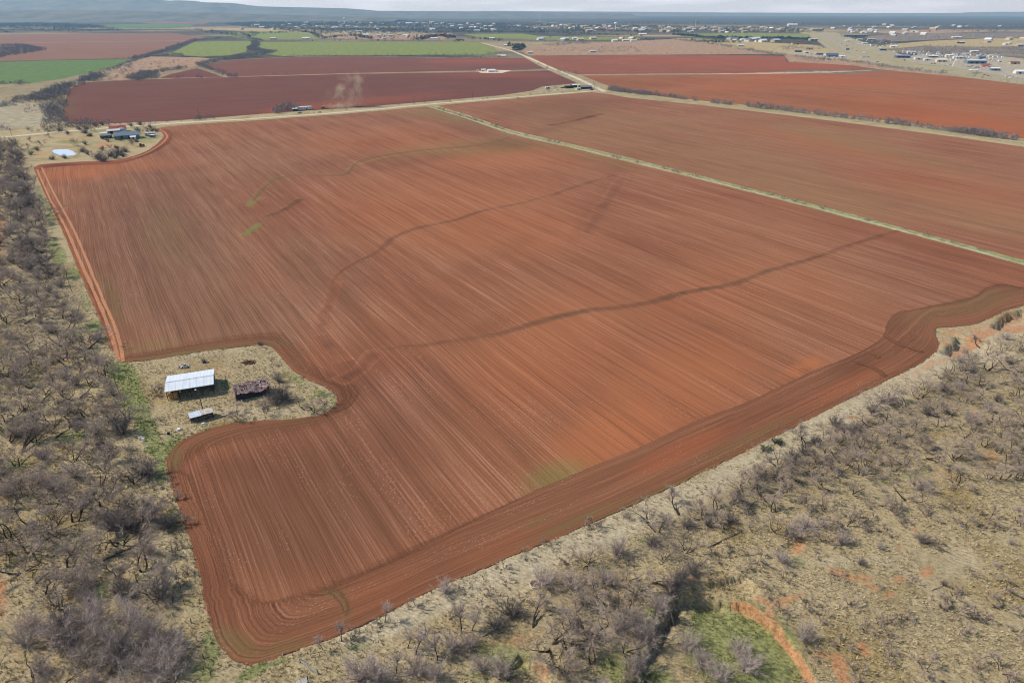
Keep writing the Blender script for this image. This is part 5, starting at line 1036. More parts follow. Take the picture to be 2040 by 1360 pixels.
# ------------------------------------------------------------------ buildings and things
def corrugated(name, a, b, ang=0.0, rust=None, k=1.0):
    m = Nodes(name); p = m.n('ShaderNodeTexCoord').outputs['Object']
    st = m.noise(m.scale(p, (1.1, .12, .3)), 1.0, 3, .6); g = m.noise(p, .8, 4)
    c = m.mix(m.ramp(m.math('ADD', m.math('MULTIPLY', st, .6), m.math('MULTIPLY', g, .5)), .35, .75), A(*a, k), A(*b, k))
    if rust: c = m.mix(m.ramp(m.noise(p, .9, 5, .7), .42, .62), c, A(*rust))
    wv = m.n('ShaderNodeTexWave', {'Vector': p, 'Scale': 1.6, 'Distortion': 0.0}, bands_direction='X').outputs['Fac']
    return m.out(c, .45, bump=wv, bstr=.3, bdist=.03, metal=.0, spec=.4)
M_TIN = corrugated('white_metal_roofing', (202, 210, 216), (220, 226, 230)); M_TIN2 = corrugated('old_tin', (178, 190, 200), (204, 212, 218)); M_RUSTTIN = corrugated('rusted_tin', (186, 180, 172), (210, 206, 198), rust=(170, 150, 130))
M_WOOD = plain('weathered_wood', A(96, 84, 74), .9, .2, 2.5); M_DKWOOD = plain('dark_old_wood', A(62, 54, 50), .9, .25, 2.0); M_PALEWOOD = plain('pale_board', A(190, 178, 158), .9, .15, 3.0); M_SIDING = plain('barn_siding', A(92, 84, 78), .9, .2, 1.0)  # barn siding is plain grey-brown board
M_HAY = plain('hay', A(196, 148, 86), 1.0, .3, 2.2); M_WHITE = plain('white_paint', A(232, 232, 228), .5, .05, 1.0); M_WHITE2 = plain('off_white_siding', A(212, 208, 198), .7, .08, .5); M_CREAM = plain('cream_wall', A(206, 192, 160), .8, .1, .5)
M_REDROOF = corrugated('red_roof', (150, 66, 60), (172, 84, 74)); M_GREYROOF = plain('grey_shingles', A(126, 128, 130), .85, .18, 1.2); M_SLATE = plain('slate_blue_roof', A(110, 126, 138), .6, .12, .6); M_DARK = plain('dark_opening', A(34, 34, 36), .8, .1, 1); M_GLASS = plain('window_glass', A(58, 72, 84), .15, .05, 1, spec=.6)
M_STEEL = plain('galvanised_steel', A(176, 182, 184), .4, .1, 3, metal=.4); M_BLACK = plain('black_rubber', A(36, 35, 34), .8, .1, 3); M_CONC = plain('pale_concrete', A(206, 194, 172), .9, .12, 2.5); M_MUD = plain('dry_mud', A(158, 128, 100), .95, .2, 1.5); M_POLE = plain('creosote_pole', A(96, 84, 74), .9, .15, 2)
M_BLUE = plain('navy_metal', A(88, 96, 128), .5, .1, .5); M_LILAC = plain('lilac_stripe', A(190, 186, 214), .6, .05, .5); M_PINKC = plain('pink_tarp', A(214, 120, 122), .7, .1, .5); M_REDP = plain('red_paint', A(168, 66, 58), .5, .1, 1); M_RUST = plain('rusty_metal', A(128, 70, 48), .9, .2, 2); M_TANW = plain('tan_stucco', A(186, 166, 134), .9, .1, .4)

def frame(name, px, py, rz, label, cat, group=None, z=None):
    g = P(px, py) if z is None else G(px, py)
    if z is not None: g.z = z
    o = empty(name, g, rz); tag(o, label, cat, group); return o
def part(mb, name, mat, parent, label=None):
    o = mb.build(name, mat, parent)
    if label: o['label'] = label
    return o
def gable_shape(L, Wd, he, hr, over=.4, th=.14):
    """walls and roof of a gabled box, long side on x, centred on the origin"""
    w = MB(); a, b = L / 2, Wd / 2
    w.quad((-a, -b, -.3), (a, -b, -.3), (a, -b, he), (-a, -b, he)); w.quad((a, b, -.3), (-a, b, -.3), (-a, b, he), (a, b, he))
    w.quad((-a, b, -.3), (-a, -b, -.3), (-a, -b, he), (-a, 0, hr), (-a, b, he)); w.quad((a, -b, -.3), (a, b, -.3), (a, b, he), (a, 0, hr), (a, -b, he))
    r = MB(); A_, B_ = a + over, b + over; s = (hr - he) / b; ze = he - over * s + .03
    for sg in (-1, 1):
        p = [(-A_, sg * B_, ze), (A_, sg * B_, ze), (A_, 0, hr + .03), (-A_, 0, hr + .03)]; q = [(x, y, z + th) for x, y, z in p]
        if sg > 0: p, q = p[::-1], q[::-1]
        r.quad(*q); r.quad(*p[::-1])
        for i in range(4): r.quad(p[i], p[(i + 1) % 4], q[(i + 1) % 4], q[i])
    return w, r
def openings(t, L, Wd, he, doors=(), wins=(), dm=None, face=-1):
    for x, w, h in doors:
        m = MB(); m.box((x, face * (Wd / 2 + .03), h / 2), (w, .06, h)); part(m, 'door', dm or M_DARK, t)
    for x, z, w, h in wins:
        m = MB(); m.box((x, face * (Wd / 2 + .03), z), (w, .06, h)); wo = part(m, 'window', M_WHITE, t)
        m = MB(); m.box((x, face * (Wd / 2 + .07), z), (w * .8, .03, h * .8)); part(m, 'pane', M_GLASS, wo)
def house(name, px, py, rz, L, Wd, he, hr, wall, roof, label, cat='house', group=None, doors=(), wins=(), z=None, dm=None):
    t = frame(name, px, py, rz, label, cat, group, z)
    w, r = gable_shape(L, Wd, he, hr); part(w, 'wall', wall, t); part(r, 'roof', roof, t)
    openings(t, L, Wd, he, doors, wins, dm); return t

# --- pole barn: metal roof on posts, open to the front
BA = math.radians(20.5)
bo = Vector((-107.84, 184.63, 0)); bz = zg(bo.x + 4, bo.y + 4); barn = empty('pole_barn', (bo.x, bo.y, bz), BA)
tag(barn, 'open fronted barn with long white metal roof standing on the grassy lot', 'barn')
BL, BD, HE, HR, RD = 13.6, 10.4, 3.35, 4.15, 4.6
for nm, y0, y1, z0, z1 in (('front_roof_slope', -.35, RD, HE, HR), ('rear_roof_slope', RD, BD + .35, HR, HE - .05)):
    m = MB(); n = 14
    p = [(-.35, y0, z0), (BL + .35, y0, z0), (BL + .35, y1, z1), (-.35, y1, z1)]; q = [(x, y, z + .12) for x, y, z in p]
    m.quad(*q); m.quad(*p[::-1])
    for i in range(4): m.quad(p[i], p[(i + 1) % 4], q[(i + 1) % 4], q[i])
    for i in range(n + 1):   # standing seams
        x = -.3 + (BL + .6) * i / n; m.bar((x, y0 + .02, z0 + .14), (x, y1 - .02, z1 + .14), .05, .04)
    ro = part(m, nm, M_TIN, barn)
m = MB(); m.box((BL / 2, RD, HR + .15), (BL + .7, .45, .06)); part(m, 'ridge_cap', M_TIN2, barn)
for i in range(5):
    m = MB(); m.box((.1 + i * (BL - .2) / 4, .1, HE / 2 - .3), (.2, .2, HE + .5)); part(m, 'post', M_DKWOOD, barn)
for i in range(3):
    m = MB(); m.box((.1 + i * (BL - .2) / 2, RD, HR / 2 - .3), (.2, .2, HR + .5)); part(m, 'post', M_DKWOOD, barn)
m = MB(); m.box((BL / 2, BD, 1.45), (BL, .1, 3.6)); part(m, 'rear_wall', M_SIDING, barn)
m = MB(); m.box((.02, BD * .62, 1.45), (.1, BD * .72, 3.4)); part(m, 'side_wall', M_SIDING, barn)
m = MB(); m.box((BL - .02, BD * .62, 1.45), (.1, BD * .72, 3.4)); part(m, 'side_wall', M_SIDING, barn)
for y in (.1, RD, BD - .1):
    m = MB(); m.bar((0, y, (HE if y != RD else HR) - .12), (BL, y, (HE if y != RD else HR) - .12), .12, .2); part(m, 'beam', M_DKWOOD, barn)
# hay stacked under the left end
hm = MB(); r = random.Random(3)
for i in range(2):
    for j in range(3):
        for k in range(3):
            hm.box((1.0 + i * 1.15 + r.uniform(-.06, .06), 1.1 + j * 1.5 + r.uniform(-.1, .1), .35 + k * .78), (1.1, 1.45, .76), r.uniform(-.06, .06))
hs = hm.build('hay_stack', M_HAY); hs.location = barn.location + Vector((.1, 0, 0)); hs.rotation_euler = (0, 0, BA); tag(hs, 'orange brown hay stack under the left end of the barn roof', 'hay')

# --- ruined shed: sagging rusty roof over dark boards
ru = empty('ruined_shed', (-86.4, 184.7, zg(-84, 187)), math.radians(27.0)); tag(ru, 'collapsing shed with ragged rusty purple roof under a bare tree', 'shed')
nx, ny = 34, 12; V = []; Fq = []
for j in range(ny + 1):
    for i in range(nx + 1):
        u, v = i / nx, j / ny
        x = -.3 + 10.9 * u + (.25 * math.sin(9 * u) if j in (0, ny) else 0); y = -.5 + 4.6 * v
        z = 2.55 + 1.15 * v - .5 * math.sin(math.pi * u) ** 2 * (1 - v) + .45 * smooth(.7, 1, np.float64(u)) - .6 * math.exp(-((u - .72) / .12) ** 2) * (1 - v) + (fbm(np.float64(u * 14), np.float64(v * 6), 4, 3) - .5) * .22
        V.append((x, y + (fbm(np.float64(u * 20), np.float64(3.0 + v), 6, 2) - .5) * (.9 if j in (0, ny) else .2), float(z)))
for j in range(ny):
    for i in range(nx):
        if fbm(np.float64(i * .5), np.float64(j * .5), 15, 2) > .72: continue
        a = j * (nx + 1) + i; Fq.append((a, a + 1, a + nx + 2, a + nx + 1))
me = bpy.data.meshes.new('roof'); me.from_pydata(V, [], Fq); me.update()
mr_ = Nodes('rotten_shingles'); p = mr_.n('ShaderNodeTexCoord').outputs['Object']; f1 = mr_.noise(p, 2.2, 5, .75); f2 = mr_.noise(mr_.scale(p, (1.2, 4, 1)), 1.0, 4, .7)
M_ROT = mr_.out(mr_.mix(mr_.ramp(f2, .45, .66), mr_.mix(mr_.ramp(f1, .35, .65), A(84, 62, 62), A(128, 102, 100)), A(178, 164, 156)), .95, bump=f1, bstr=1, bdist=.2)
ro = link('roof', me, ru, [M_ROT])
so_ = ro.modifiers.new('thick', 'SOLIDIFY'); so_.thickness = .1
wl = MB()
for i in range(34):
    x = .05 + i * 10.2 / 34; h = 2.45 - .5 * math.sin(math.pi * x / 10.2) ** 2
    if 20 < i < 27: h *= r.uniform(.3, .8)
    wl.box((x + .14, .02 + r.uniform(-.03, .03), h / 2 - .15), (.27, .05, h + .2))
part(wl, 'front_wall', M_DKWOOD, ru)
wl = MB()
for i in range(34): wl.box((.19 + i * 10.2 / 34, 3.9, 1.55), (.27, .05, 3.6 - .2))
part(wl, 'rear_wall', M_DKWOOD, ru)
for x in (.0, 10.25):
    wl = MB()
    for j in range(13): wl.box((x, .2 + j * .3, 1.2 + j * .045), (.05, .27, 2.7 + j * .09))
    part(wl, 'side_wall', M_WOOD if x else M_DKWOOD, ru)
m = MB(); m.box((-.05, -.05, 1.25), (.22, .16, 2.9)); part(m, 'corner_board', M_PALEWOOD, ru)
m = MB(); m.box((5.6, 1.2, .3), (1.6, 1.2, .9), .4); m.bar((4.5, .4, .1), (7.5, 1.6, 1.9), .18); m.bar((6.2, -.3, .1), (8.0, 1.4, 1.6), .14); part(m, 'fallen_beam', M_DKWOOD, ru)

# --- small plank shed with two tin sheets on top
sh = empty('plank_shed', (-95.24, 172.15, zg(-93, 174)), math.radians(31.5)); tag(sh, 'low plank shed with two tin roof sheets beside the light pole', 'shed')
for nm, x0, x1, dz, mt in (('roof_sheet', -.2, 3.1, .0, M_TIN2), ('roof_sheet', 3.15, 6.45, .09, M_RUSTTIN)):
    m = MB(); p = [(x0, -.35, 1.86 + dz), (x1, -.35, 1.86 + dz), (x1, 2.5, 2.2 + dz), (x0, 2.5, 2.2 + dz)]; q = [(x, y, z + .06) for x, y, z in p]
    m.quad(*q); m.quad(*p[::-1])
    for i in range(4): m.quad(p[i], p[(i + 1) % 4], q[(i + 1) % 4], q[i])
    part(m, nm, mt, sh)
m = MB()
for k in range(4):
    for i in range(13):
        if r.random() < .2: continue
        m.box((.25 + i * .48, -.02 + r.uniform(-.03, .03), .25 + k * .45), (.42, .05, .3), mat=Matrix.Rotation(r.uniform(-.08, .08), 3, 'Y'))
part(m, 'front_lattice', M_WOOD, sh)
for i in range(9):
    m = MB(); m.box((.4 + i * .66 + r.uniform(-.1, .1), -.07, .55 + .42 * r.choice((0, 1, 2)) * .9), (.3, .04, .16)); part(m, 'pale_board', M_PALEWOOD, sh)
for x in (.0, 2.1, 4.2, 6.2):
    for y, h in ((0, 1.84), (2.2, 2.14)):
        m = MB(); m.box((x, y, h / 2 - .15), (.14, .14, h + .3)); part(m, 'post', M_DKWOOD, sh)
m = MB(); m.box((3.1, 2.22, .9), (6.2, .06, 2.2)); part(m, 'rear_wall', M_DKWOOD, sh)
for x in (.02, 6.18):
    m = MB()
    for k in range(6): m.box((x, 1.1, .1 + k * .32), (.05, 2.2, .24))
    part(m, 'side_wall', M_DKWOOD, sh)

# --- light pole
def pole(name, px, py, h, rad, label, cat, lean=(0, 0), arms=0, lamp=False, mat=None, group=None, yaw=0):
    t = frame(name, px, py, yaw, label, cat, group)
    m = MB(); m.tube([(0, 0, -.4), (lean[0] * .5, lean[1] * .5, h * .5), (lean[0], lean[1], h)], [rad, rad * .85, rad * .7], 8); part(m, 'shaft', mat or M_POLE, t)
    for i in range(arms):
        m = MB(); m.box((lean[0], lean[1], h - .35 - i * 1.0), (2.4, .12, .14)); a = part(m, 'crossarm', M_POLE, t)
        for x in (-1.0, -.4, .4, 1.0):
            m = MB(); m.lathe([(.02, 0), (.07, .02), (.05, .16), (.01, .18)], (lean[0] + x, lean[1], h - .28 - i * 1.0), 6); part(m, 'insulator', M_GLASS, a)
    if lamp:
        m = MB(); m.bar((lean[0], lean[1], h - .1), (lean[0] - .5, lean[1] - .1, h + .15), .07); part(m, 'bracket', M_STEEL, t)
        m = MB(); m.lathe([(.05, .12), (.2, .05), (.3, -.12), (.22, -.2), (.02, -.22)], (lean[0] - .55, lean[1] - .1, h + .12), 10); part(m, 'lamp_head', M_WHITE, t)
    return t
pole('light_pole', 404, 815, 6.6, .15, 'leaning pole with a yard lamp between barn and plank shed', 'pole', lean=(-.5, .5), lamp=True)
pole('utility_pole', 399, 239, 11, .22, 'tall dark utility pole by the dirt road and brush clump', 'pole', lean=(-1.2, 0), arms=1)
pole('utility_pole', 554, 225, 10, .2, 'utility pole left of the white mobile home', 'pole', lean=(-.3, 0), arms=1)
for px, py, w in ((24, 271, 'at the far left end of the dirt road'), (98, 265, 'above the white pond'), (197, 257, 'left of the red roofed house'), (826, 208, 'by the fence line junction'), (846, 205, 'just past the fence line junction'), (942, 198, 'beside the maroon field'), (1184, 181, 'at the dirt road crossing')):
    pole('utility_pole', px, py, 9.5, .16, f'thin utility pole {w}', 'pole', arms=1, lean=(-.3, 0), group='utility poles along the dirt road')
for px, py, w in ((143, 580, 'beside the wheel tracks in the thicket edge'), (191, 712, 'left of the wheel tracks near the barn lane'), (48, 345, 'in the far left thicket'), (90, 450, 'midway along the left thicket'), (240, 790, 'among the brush by the barn lane')):
    pole('utility_pole', px, py, 7.5, .12, f'thin grey utility pole {w}', 'pole', lean=(-.6, .3), group='poles along the left thicket')

# --- loose things round the barn
def rubble(name, px, py, n, sz, mats, label, cat, seed, spread):
    t = frame(name, px, py, 0, label, cat); rr = random.Random(seed)
    for k, (mt, nm) in enumerate(mats):
        m = MB()
        for i in range(n):
            a = rr.uniform(0, 6.28); d = rr.random() ** .7; L = rr.uniform(*sz)
            c = Vector((math.cos(a) * d * spread[0], math.sin(a) * d * spread[1], .15 + (1 - d) * spread[2] * rr.random()))
            v = Vector((rr.uniform(-1, 1), rr.uniform(-1, 1), rr.uniform(-.4, .4))).normalized() * L / 2
            m.bar(c - v, c + v, rr.uniform(.15, .4), rr.uniform(.05, .12))
        part(m, nm, mt, t)
    return t
rubble('scrap_heap', 365, 731, 24, (.8, 2.2), [(M_WHITE2, 'white_board'), (M_CONC, 'pale_board'), (M_PALEWOOD, 'tan_board')], 'heap of pale broken boards on the grass behind the barn', 'scrap heap', 5, (1.6, 1.2, 1.3))
rubble('scrap_heap', 406, 721, 7, (.8, 2.0), [(M_BLACK, 'dark_scrap'), (M_GREYROOF, 'grey_scrap')], 'small dark scrap heap beside the reddish bare patch', 'scrap heap', 6, (1.2, .7, .8))
rubble('brush_heap', 496, 722, 26, (.8, 2.2), [(M_RUST, 'rusty_stick'), (M_WOOD, 'grey_stick')], 'low spread of rusty sticks on the barn lot', 'brush heap', 8, (2.4, 1.3, .4))
def barrel(px, py, h, rad, label, mat=None, tilt=0.0):
    t = frame('barrel', px, py, random.uniform(0, 6), label, 'barrel', 'white barrels along the barn lane'); t.rotation_euler.x = tilt
    m = MB(); m.lathe([(.01, 0), (rad * .94, 0), (rad, .06), (rad * .97, h * .33), (rad, h * .35), (rad * .97, h * .37), (rad * .97, h * .63), (rad, h * .65), (rad * .97, h * .67), (rad, h - .06), (rad * .92, h), (rad * .9, h - .03), (.01, h - .03)], n=14); part(m, 'drum', mat or M_WHITE, t)
    m = MB(); m.lathe([(.01, h + .01), (rad * .3, h + .01), (rad * .3, h - .03)], n=8); part(m, 'bung', M_BLACK, t)
barrel(278, 874, .9, .3, 'left white barrel of the lane trio'); barrel(281, 873.6, .85, .28, 'middle white barrel of the lane trio'); barrel(286, 877, 1.0, .36, 'largest white barrel of the lane trio')
barrel(283, 871, .9, .28, 'white barrel tipped on its side behind the lane trio', tilt=1.5); barrel(267, 916, .95, .32, 'white barrel beside the bare tree below the lane'); barrel(482, 800, .5, .22, 'small white pail before the ruined shed'); barrel(294, 891, .5, .2, 'tiny white pail on the lane edge'); barrel(231, 800, .8, .26, 'white barrel at the brush left of the barn')
def slab(name, px, py, d, rz, mat, label, cat, tilt=0.1):
    t = frame(name, px, py, rz, label, cat)
    m = MB(); m.box((0, 0, d[2] / 2), d); m.box((0, 0, d[2] + .03), (d[0] * .9, d[1] * .86, .06)); part(m, 'shell', mat, t)
    m = MB(); m.box((d[0] * .3, 0, d[2] + .09), (d[0] * .2, d[1] * .6, .07)); part(m, 'flap', M_GREYROOF, t); t.rotation_euler.x = tilt
slab('feed_bin', 358, 856, (1.3, .8, .5), .5, M_WHITE, 'white feed bin lying at the lower edge of the barn lot', 'bin'); slab('feed_bin', 348, 860, (.9, .4, .25), .4, M_PALEWOOD, 'cream coloured feed tray left of the white bin', 'bin'); slab('water_tub', 406, 844, (1.1, .5, .35), .3, M_WHITE, 'white water tub on the grass before the plank shed', 'tub')
slab('feed_bin', 336, 864, (.6, .6, .7), .2, M_BLACK, 'small dark box on the lower barn lot', 'bin')
def log(px0, py0, px1, py1, rad, label, mat=None, name='fallen_log', z=.15):
    a, b = P(px0, py0), P(px1, py1); t = empty(name, a); tag(t, label, 'log'); d = b - a; rr = random.Random(int(px0))
    pts = [Vector((0, 0, z))] + [d * f + Vector((rr.uniform(-.12, .12), rr.uniform(-.12, .12), z + rr.uniform(0, .1))) for f in (.25, .5, .75)] + [d + Vector((0, 0, z))]
    m = MB(); m.tube(pts, [rad, rad * .95, rad * .85, rad * .7, rad * .45], 7); part(m, 'stem', mat or M_WOOD, t)
    m = MB()
    for k in range(5):
        s_ = pts[2 + k % 2] ; v = Vector((rr.uniform(-1, 1), rr.uniform(-1, 1), rr.uniform(.1, .8))) * d.length * .22; m.tube([s_, s_ + v * .5, s_ + v + Vector((0, 0, .1))], [rad * .4, rad * .3, rad * .1], 4)
    part(m, 'stub', mat or M_WOOD, t)
log(440, 831, 479, 817, .13, 'long grey log lying right of the plank shed', M_DKWOOD); log(316, 865, 334, 865, .1, 'thin dark log on the lower barn lot', M_DKWOOD); log(315, 865, 322, 876, .09, 'short pole lying at the lane edge', M_WOOD); log(639, 789, 660, 783, .12, 'pale fallen branch at the right tip of the barn lot', M_DEAD); log(610, 818, 645, 816, .1, 'long dry branch under the bare saplings of the lot', M_WOOD)
log(316, 792, 326, 792, .1, 'short dark beam left of the barn', M_DKWOOD); log(272, 872, 280, 864, .08, 'bleached stick behind the white barrels', M_DEAD); log(205, 1118, 272, 1085, .2, 'grey fallen tree across the left clearing', M_WOOD); log(215, 1112, 262, 1100, .16, 'second fallen trunk of the left clearing', M_WOOD)
log(1070, 1168, 1083, 1160, .09, 'bleached branch lying over the round trough', M_DEAD, z=.75); log(1082, 1163, 1093, 1161, .08, 'bleached branch right of the round trough', M_DEAD, z=.3); log(960, 1268, 990, 1250, .14, 'tan fallen branch on the grass below the field', M_DEAD); log(1252, 1233, 1268, 1243, .1, 'pale bent branch above the dry wash', M_DEAD); log(1285, 1228, 1315, 1242, .12, 'bleached branch beside the green spot', M_DEAD); log(1337, 1212, 1346, 1222, .12, 'white dead branch hanging at the wash bend', M_DEAD); log(1575, 1358, 1612, 1343, .12, 'bleached branch on the grass by the orange bank', M_DEAD); log(1438, 1306, 1456, 1318, .1, 'bleached branch inside the green hollow', M_DEAD); log(1855, 1176, 1878, 1166, .1, 'grey branch lying on the open grass', M_DEAD); log(1385, 1284, 1392, 1300, .1, 'curled pale branch at the green hollow edge', M_DEAD); log(1243, 1253, 1262, 1238, .1, 'bleached forked branch left of the wash', M_DEAD); log(1410, 1090, 1482, 1058, .14, 'long fallen limb on the grass under the brush band', M_WOOD); log(1010, 1350, 1030, 1335, .12, 'grey branch at the small red bank', M_WOOD); log(1130, 1255, 1150, 1238, .12, 'pale leaning branch among the tall trees', M_DEAD); log(1330, 1243, 1352, 1255, .12, 'pale branch lying across the wash', M_DEAD)
log(2012, 722, 2040, 716, .12, 'dark limb on the grass at the right edge', M_WOOD); log(1993, 852, 2038, 846, .13, 'long leaning dark limb at the right', M_WOOD); log(1660, 905, 1700, 885, .12, 'pale limb in the middle of the right brush', M_DEAD)

# --- round trough of pale concrete, half full of dry mud
tr = frame('stock_trough', 1066, 1165, 0, 'round pale concrete stock trough among the bare bushes', 'trough')
m = MB(); m.lathe([(1.18, -.3), (1.18, .62), (1.14, .66), (1.06, .66), (1.03, .62), (1.03, .05)], n=36); part(m, 'rim', M_CONC, tr)
m = MB(); m.lathe([(.001, .16), (.5, .14), (1.03, .1)], n=28); part(m, 'mud_floor', M_MUD, tr)
m = MB(); m.bar((-.5, -.6, .2), (.2, .5, .3), .12); m.bar((.1, .6, .2), (.45, -.4, .28), .1); part(m, 'board', M_PALEWOOD, tr)

# --- pipe fence corner and cattle panel at the bottom edge
pf = frame('pipe_fence', 599, 1321, 0, 'fallen pale pipe fence rail on the grass by the field tip', 'fence')
e = P(634, 1343) - P(599, 1321)
m = MB(); m.tube([(0, 0, -.3), (0, 0, 1.0)], .08, 8); part(m, 'post', M_DKWOOD, pf)
m = MB(); m.tube([(e.x, e.y, e.z - .3), (e.x, e.y, e.z + 1.0)], .08, 8); part(m, 'post', M_DKWOOD, pf)
for z0, z1 in ((.75, .55), (.42, .25)):
    m = MB(); m.tube([(0, 0, z0), (e.x * .5, e.y * .5, e.z * .5 + (z0 + z1) / 2 + .05), (e.x, e.y, e.z + z1)], .05, 6); part(m, 'rail', M_STEEL, pf)
gl = frame('gate_frame', 620, 1309, 0, 'dark pipe loop standing beside a small bare tree', 'gate')
e = P(642, 1304) - P(620, 1309)
m = MB(); m.tube([(0, 0, -.3), (0, 0, .9)], .06, 6); part(m, 'post', M_DKWOOD, gl); m = MB(); m.tube([(0, 0, .86), (e.x, e.y, e.z + .75)], .045, 6); part(m, 'top_rail', M_DKWOOD, gl); m = MB(); m.tube([(0, 0, .05), (e.x * .6, e.y * .6, .4)], .045, 6); part(m, 'brace', M_DKWOOD, gl)
a = P(614, 1358); b = P(588, 1372); cpn = empty('cattle_panel', a); tag(cpn, 'white barred cattle panel at the bottom edge near the field tip', 'cattle panel'); e = b - a
m = MB(); m.box((0, 0, .7), (.14, .14, 1.9)); part(m, 'post', M_BLACK, cpn)
for k in range(5):
    m = MB(); m.tube([(0, 0, .2 + k * .3), (e.x * 1.1, e.y * 1.1, e.z + .2 + k * .3)], .055, 6); part(m, 'rail', M_WHITE, cpn)
m = MB(); m.box((e.x * .5, e.y * .5, e.z * .5 + .85), (.05, .12, 1.5)); part(m, 'upright', M_STEEL, cpn)

# --- wire fence along the left edge of the field
wf = frame('wire_fence', 322, 1010, 0, 'sparse wire fence on grey posts along the lower left field edge', 'fence'); o0 = wf.location.copy(); last = None
wire = MB()
for i, (px, py) in enumerate([(322, 1010), (335, 1060), (343, 1100), (352, 1140), (360, 1172), (367, 1203), (381, 1240), (392, 1275), (405, 1310), (420, 1345)]):
    q = P(px, py) - o0; m = MB(); m.tube([q + Vector((0, 0, -.3)), q + Vector((0.08, 0.03, 1.3))], [.09, .07], 6); part(m, 'post', M_WOOD, wf)
    if last is not None:
        for z in (.5, .8, 1.1): wire.tube([last + Vector((0, 0, z)), q + Vector((0, 0, z))], .004, 3, cap=False)
    last = q
part(wire, 'wire', M_DKWOOD, wf)

# --- two junipers and the pond
for k, (px, py, s, lab) in enumerate(((1549, 883, 1.5, 'larger dark green juniper bush on the grass beside the field'), (1526, 897, 1.35, 'smaller dark green juniper bush left of its twin'))):
    T, z0 = bush(400 + k, h=2.0, stems=22, spread=1.15, twigs=1400, w=.09); g = P(px, py); t = empty('juniper_bush', g); t.scale = (s, s, s * .75); tag(t, lab, 'bush', 'juniper bushes beside the field')
    tm = T.trunk_mesh('trunk'); link('trunk', tm, t, [M_BARK]); cm = T.crown_mesh('crown'); link('crown', cm, t, [M_JUN])
wm = Nodes('pond_water'); M_WATER = wm.out((.55, .6, .66, 1), .12, bump=wm.noise(wm.pos(), .35, 3), bstr=.08, bdist=.3, spec=1.0)
sheet('pond_water', [(102, 302), (107, 298.5), (120, 297.5), (135, 297.8), (145, 301), (153, 306), (148, 309.5), (132, 311.5), (120, 310), (109, 306)], .12, M_WATER, 'small silvery white pond in the farmstead yard', interior=False, seed=41)
ribbon('pond_bank', [(100, 302), (107, 297.5), (121, 296.2), (137, 296.6), (148, 301), (155, 306), (149, 311), (132, 313), (119, 311.5), (106, 306.5), (100, 302)], 3, .08, M_VERGE, 'muddy rim round the pond', height=.35, across=6, step=1.5, taper=0)
# ------------------------------------------------------------------ farmstead by the road
R1 = math.radians(30)
house('farm_house', 236, 262, R1, 15, 8, 3.2, 5.6, M_WHITE2, M_REDROOF, 'farmhouse with a bright red roof beside the dirt road', 'house', doors=[(1.5, 1, 2.1)], wins=[(-4, 1.6, 1.4, 1.2), (4.5, 1.6, 1.4, 1.2)])
house('farm_shed', 227, 265.5, R1, 11, 6, 2.8, 4.0, M_GREYROOF, M_WHITE2, 'white roofed shed in front of the red roofed farmhouse', 'shed', doors=[(-2, 2.6, 2.3)], wins=[(2.8, 1.5, 1, .9)])
t = frame('round_tank', 243, 263, 0, 'pale grey domed tank beside the red roofed farmhouse', 'tank'); m = MB(); m.lathe([(4.2, -.3), (4.2, 2.2)], n=20); part(m, 'drum', M_TIN2, t); m = MB(); m.lathe([(4.3, 2.2), (3.6, 3.2), (2.2, 3.9), (.01, 4.2)], n=20); part(m, 'dome', M_STEEL, t)
house('metal_workshop', 254, 275.5, math.radians(24), 21, 12, 3.6, 6.2, M_SLATE, M_SLATE, 'large slate blue metal workshop in the farmstead yard', 'workshop', doors=[(-5, 3.4, 3.0), (3, 3.4, 3.0)], wins=[(8, 1.8, 1.4, 1)])
house('farm_shed', 212, 275, math.radians(20), 9, 6, 2.6, 3.8, M_DKWOOD, M_GREYROOF, 'small grey roofed shed left of the blue workshop', 'shed', doors=[(0, 2, 2.2)], wins=[(2.8, 1.5, 1, .8)])
house('farm_shed', 208, 270.5, math.radians(20), 6, 5, 2.5, 3.4, M_CREAM, M_WHITE2, 'tiny cream shed behind the small grey roofed shed', 'shed', doors=[(0, 1.4, 2)])
house('farm_shed', 266, 277.5, math.radians(24), 4.5, 3.5, 2.4, 3.1, M_WHITE2, M_WHITE, 'bright white small shed at the workshop corner', 'shed', doors=[(0, 1.2, 2)])

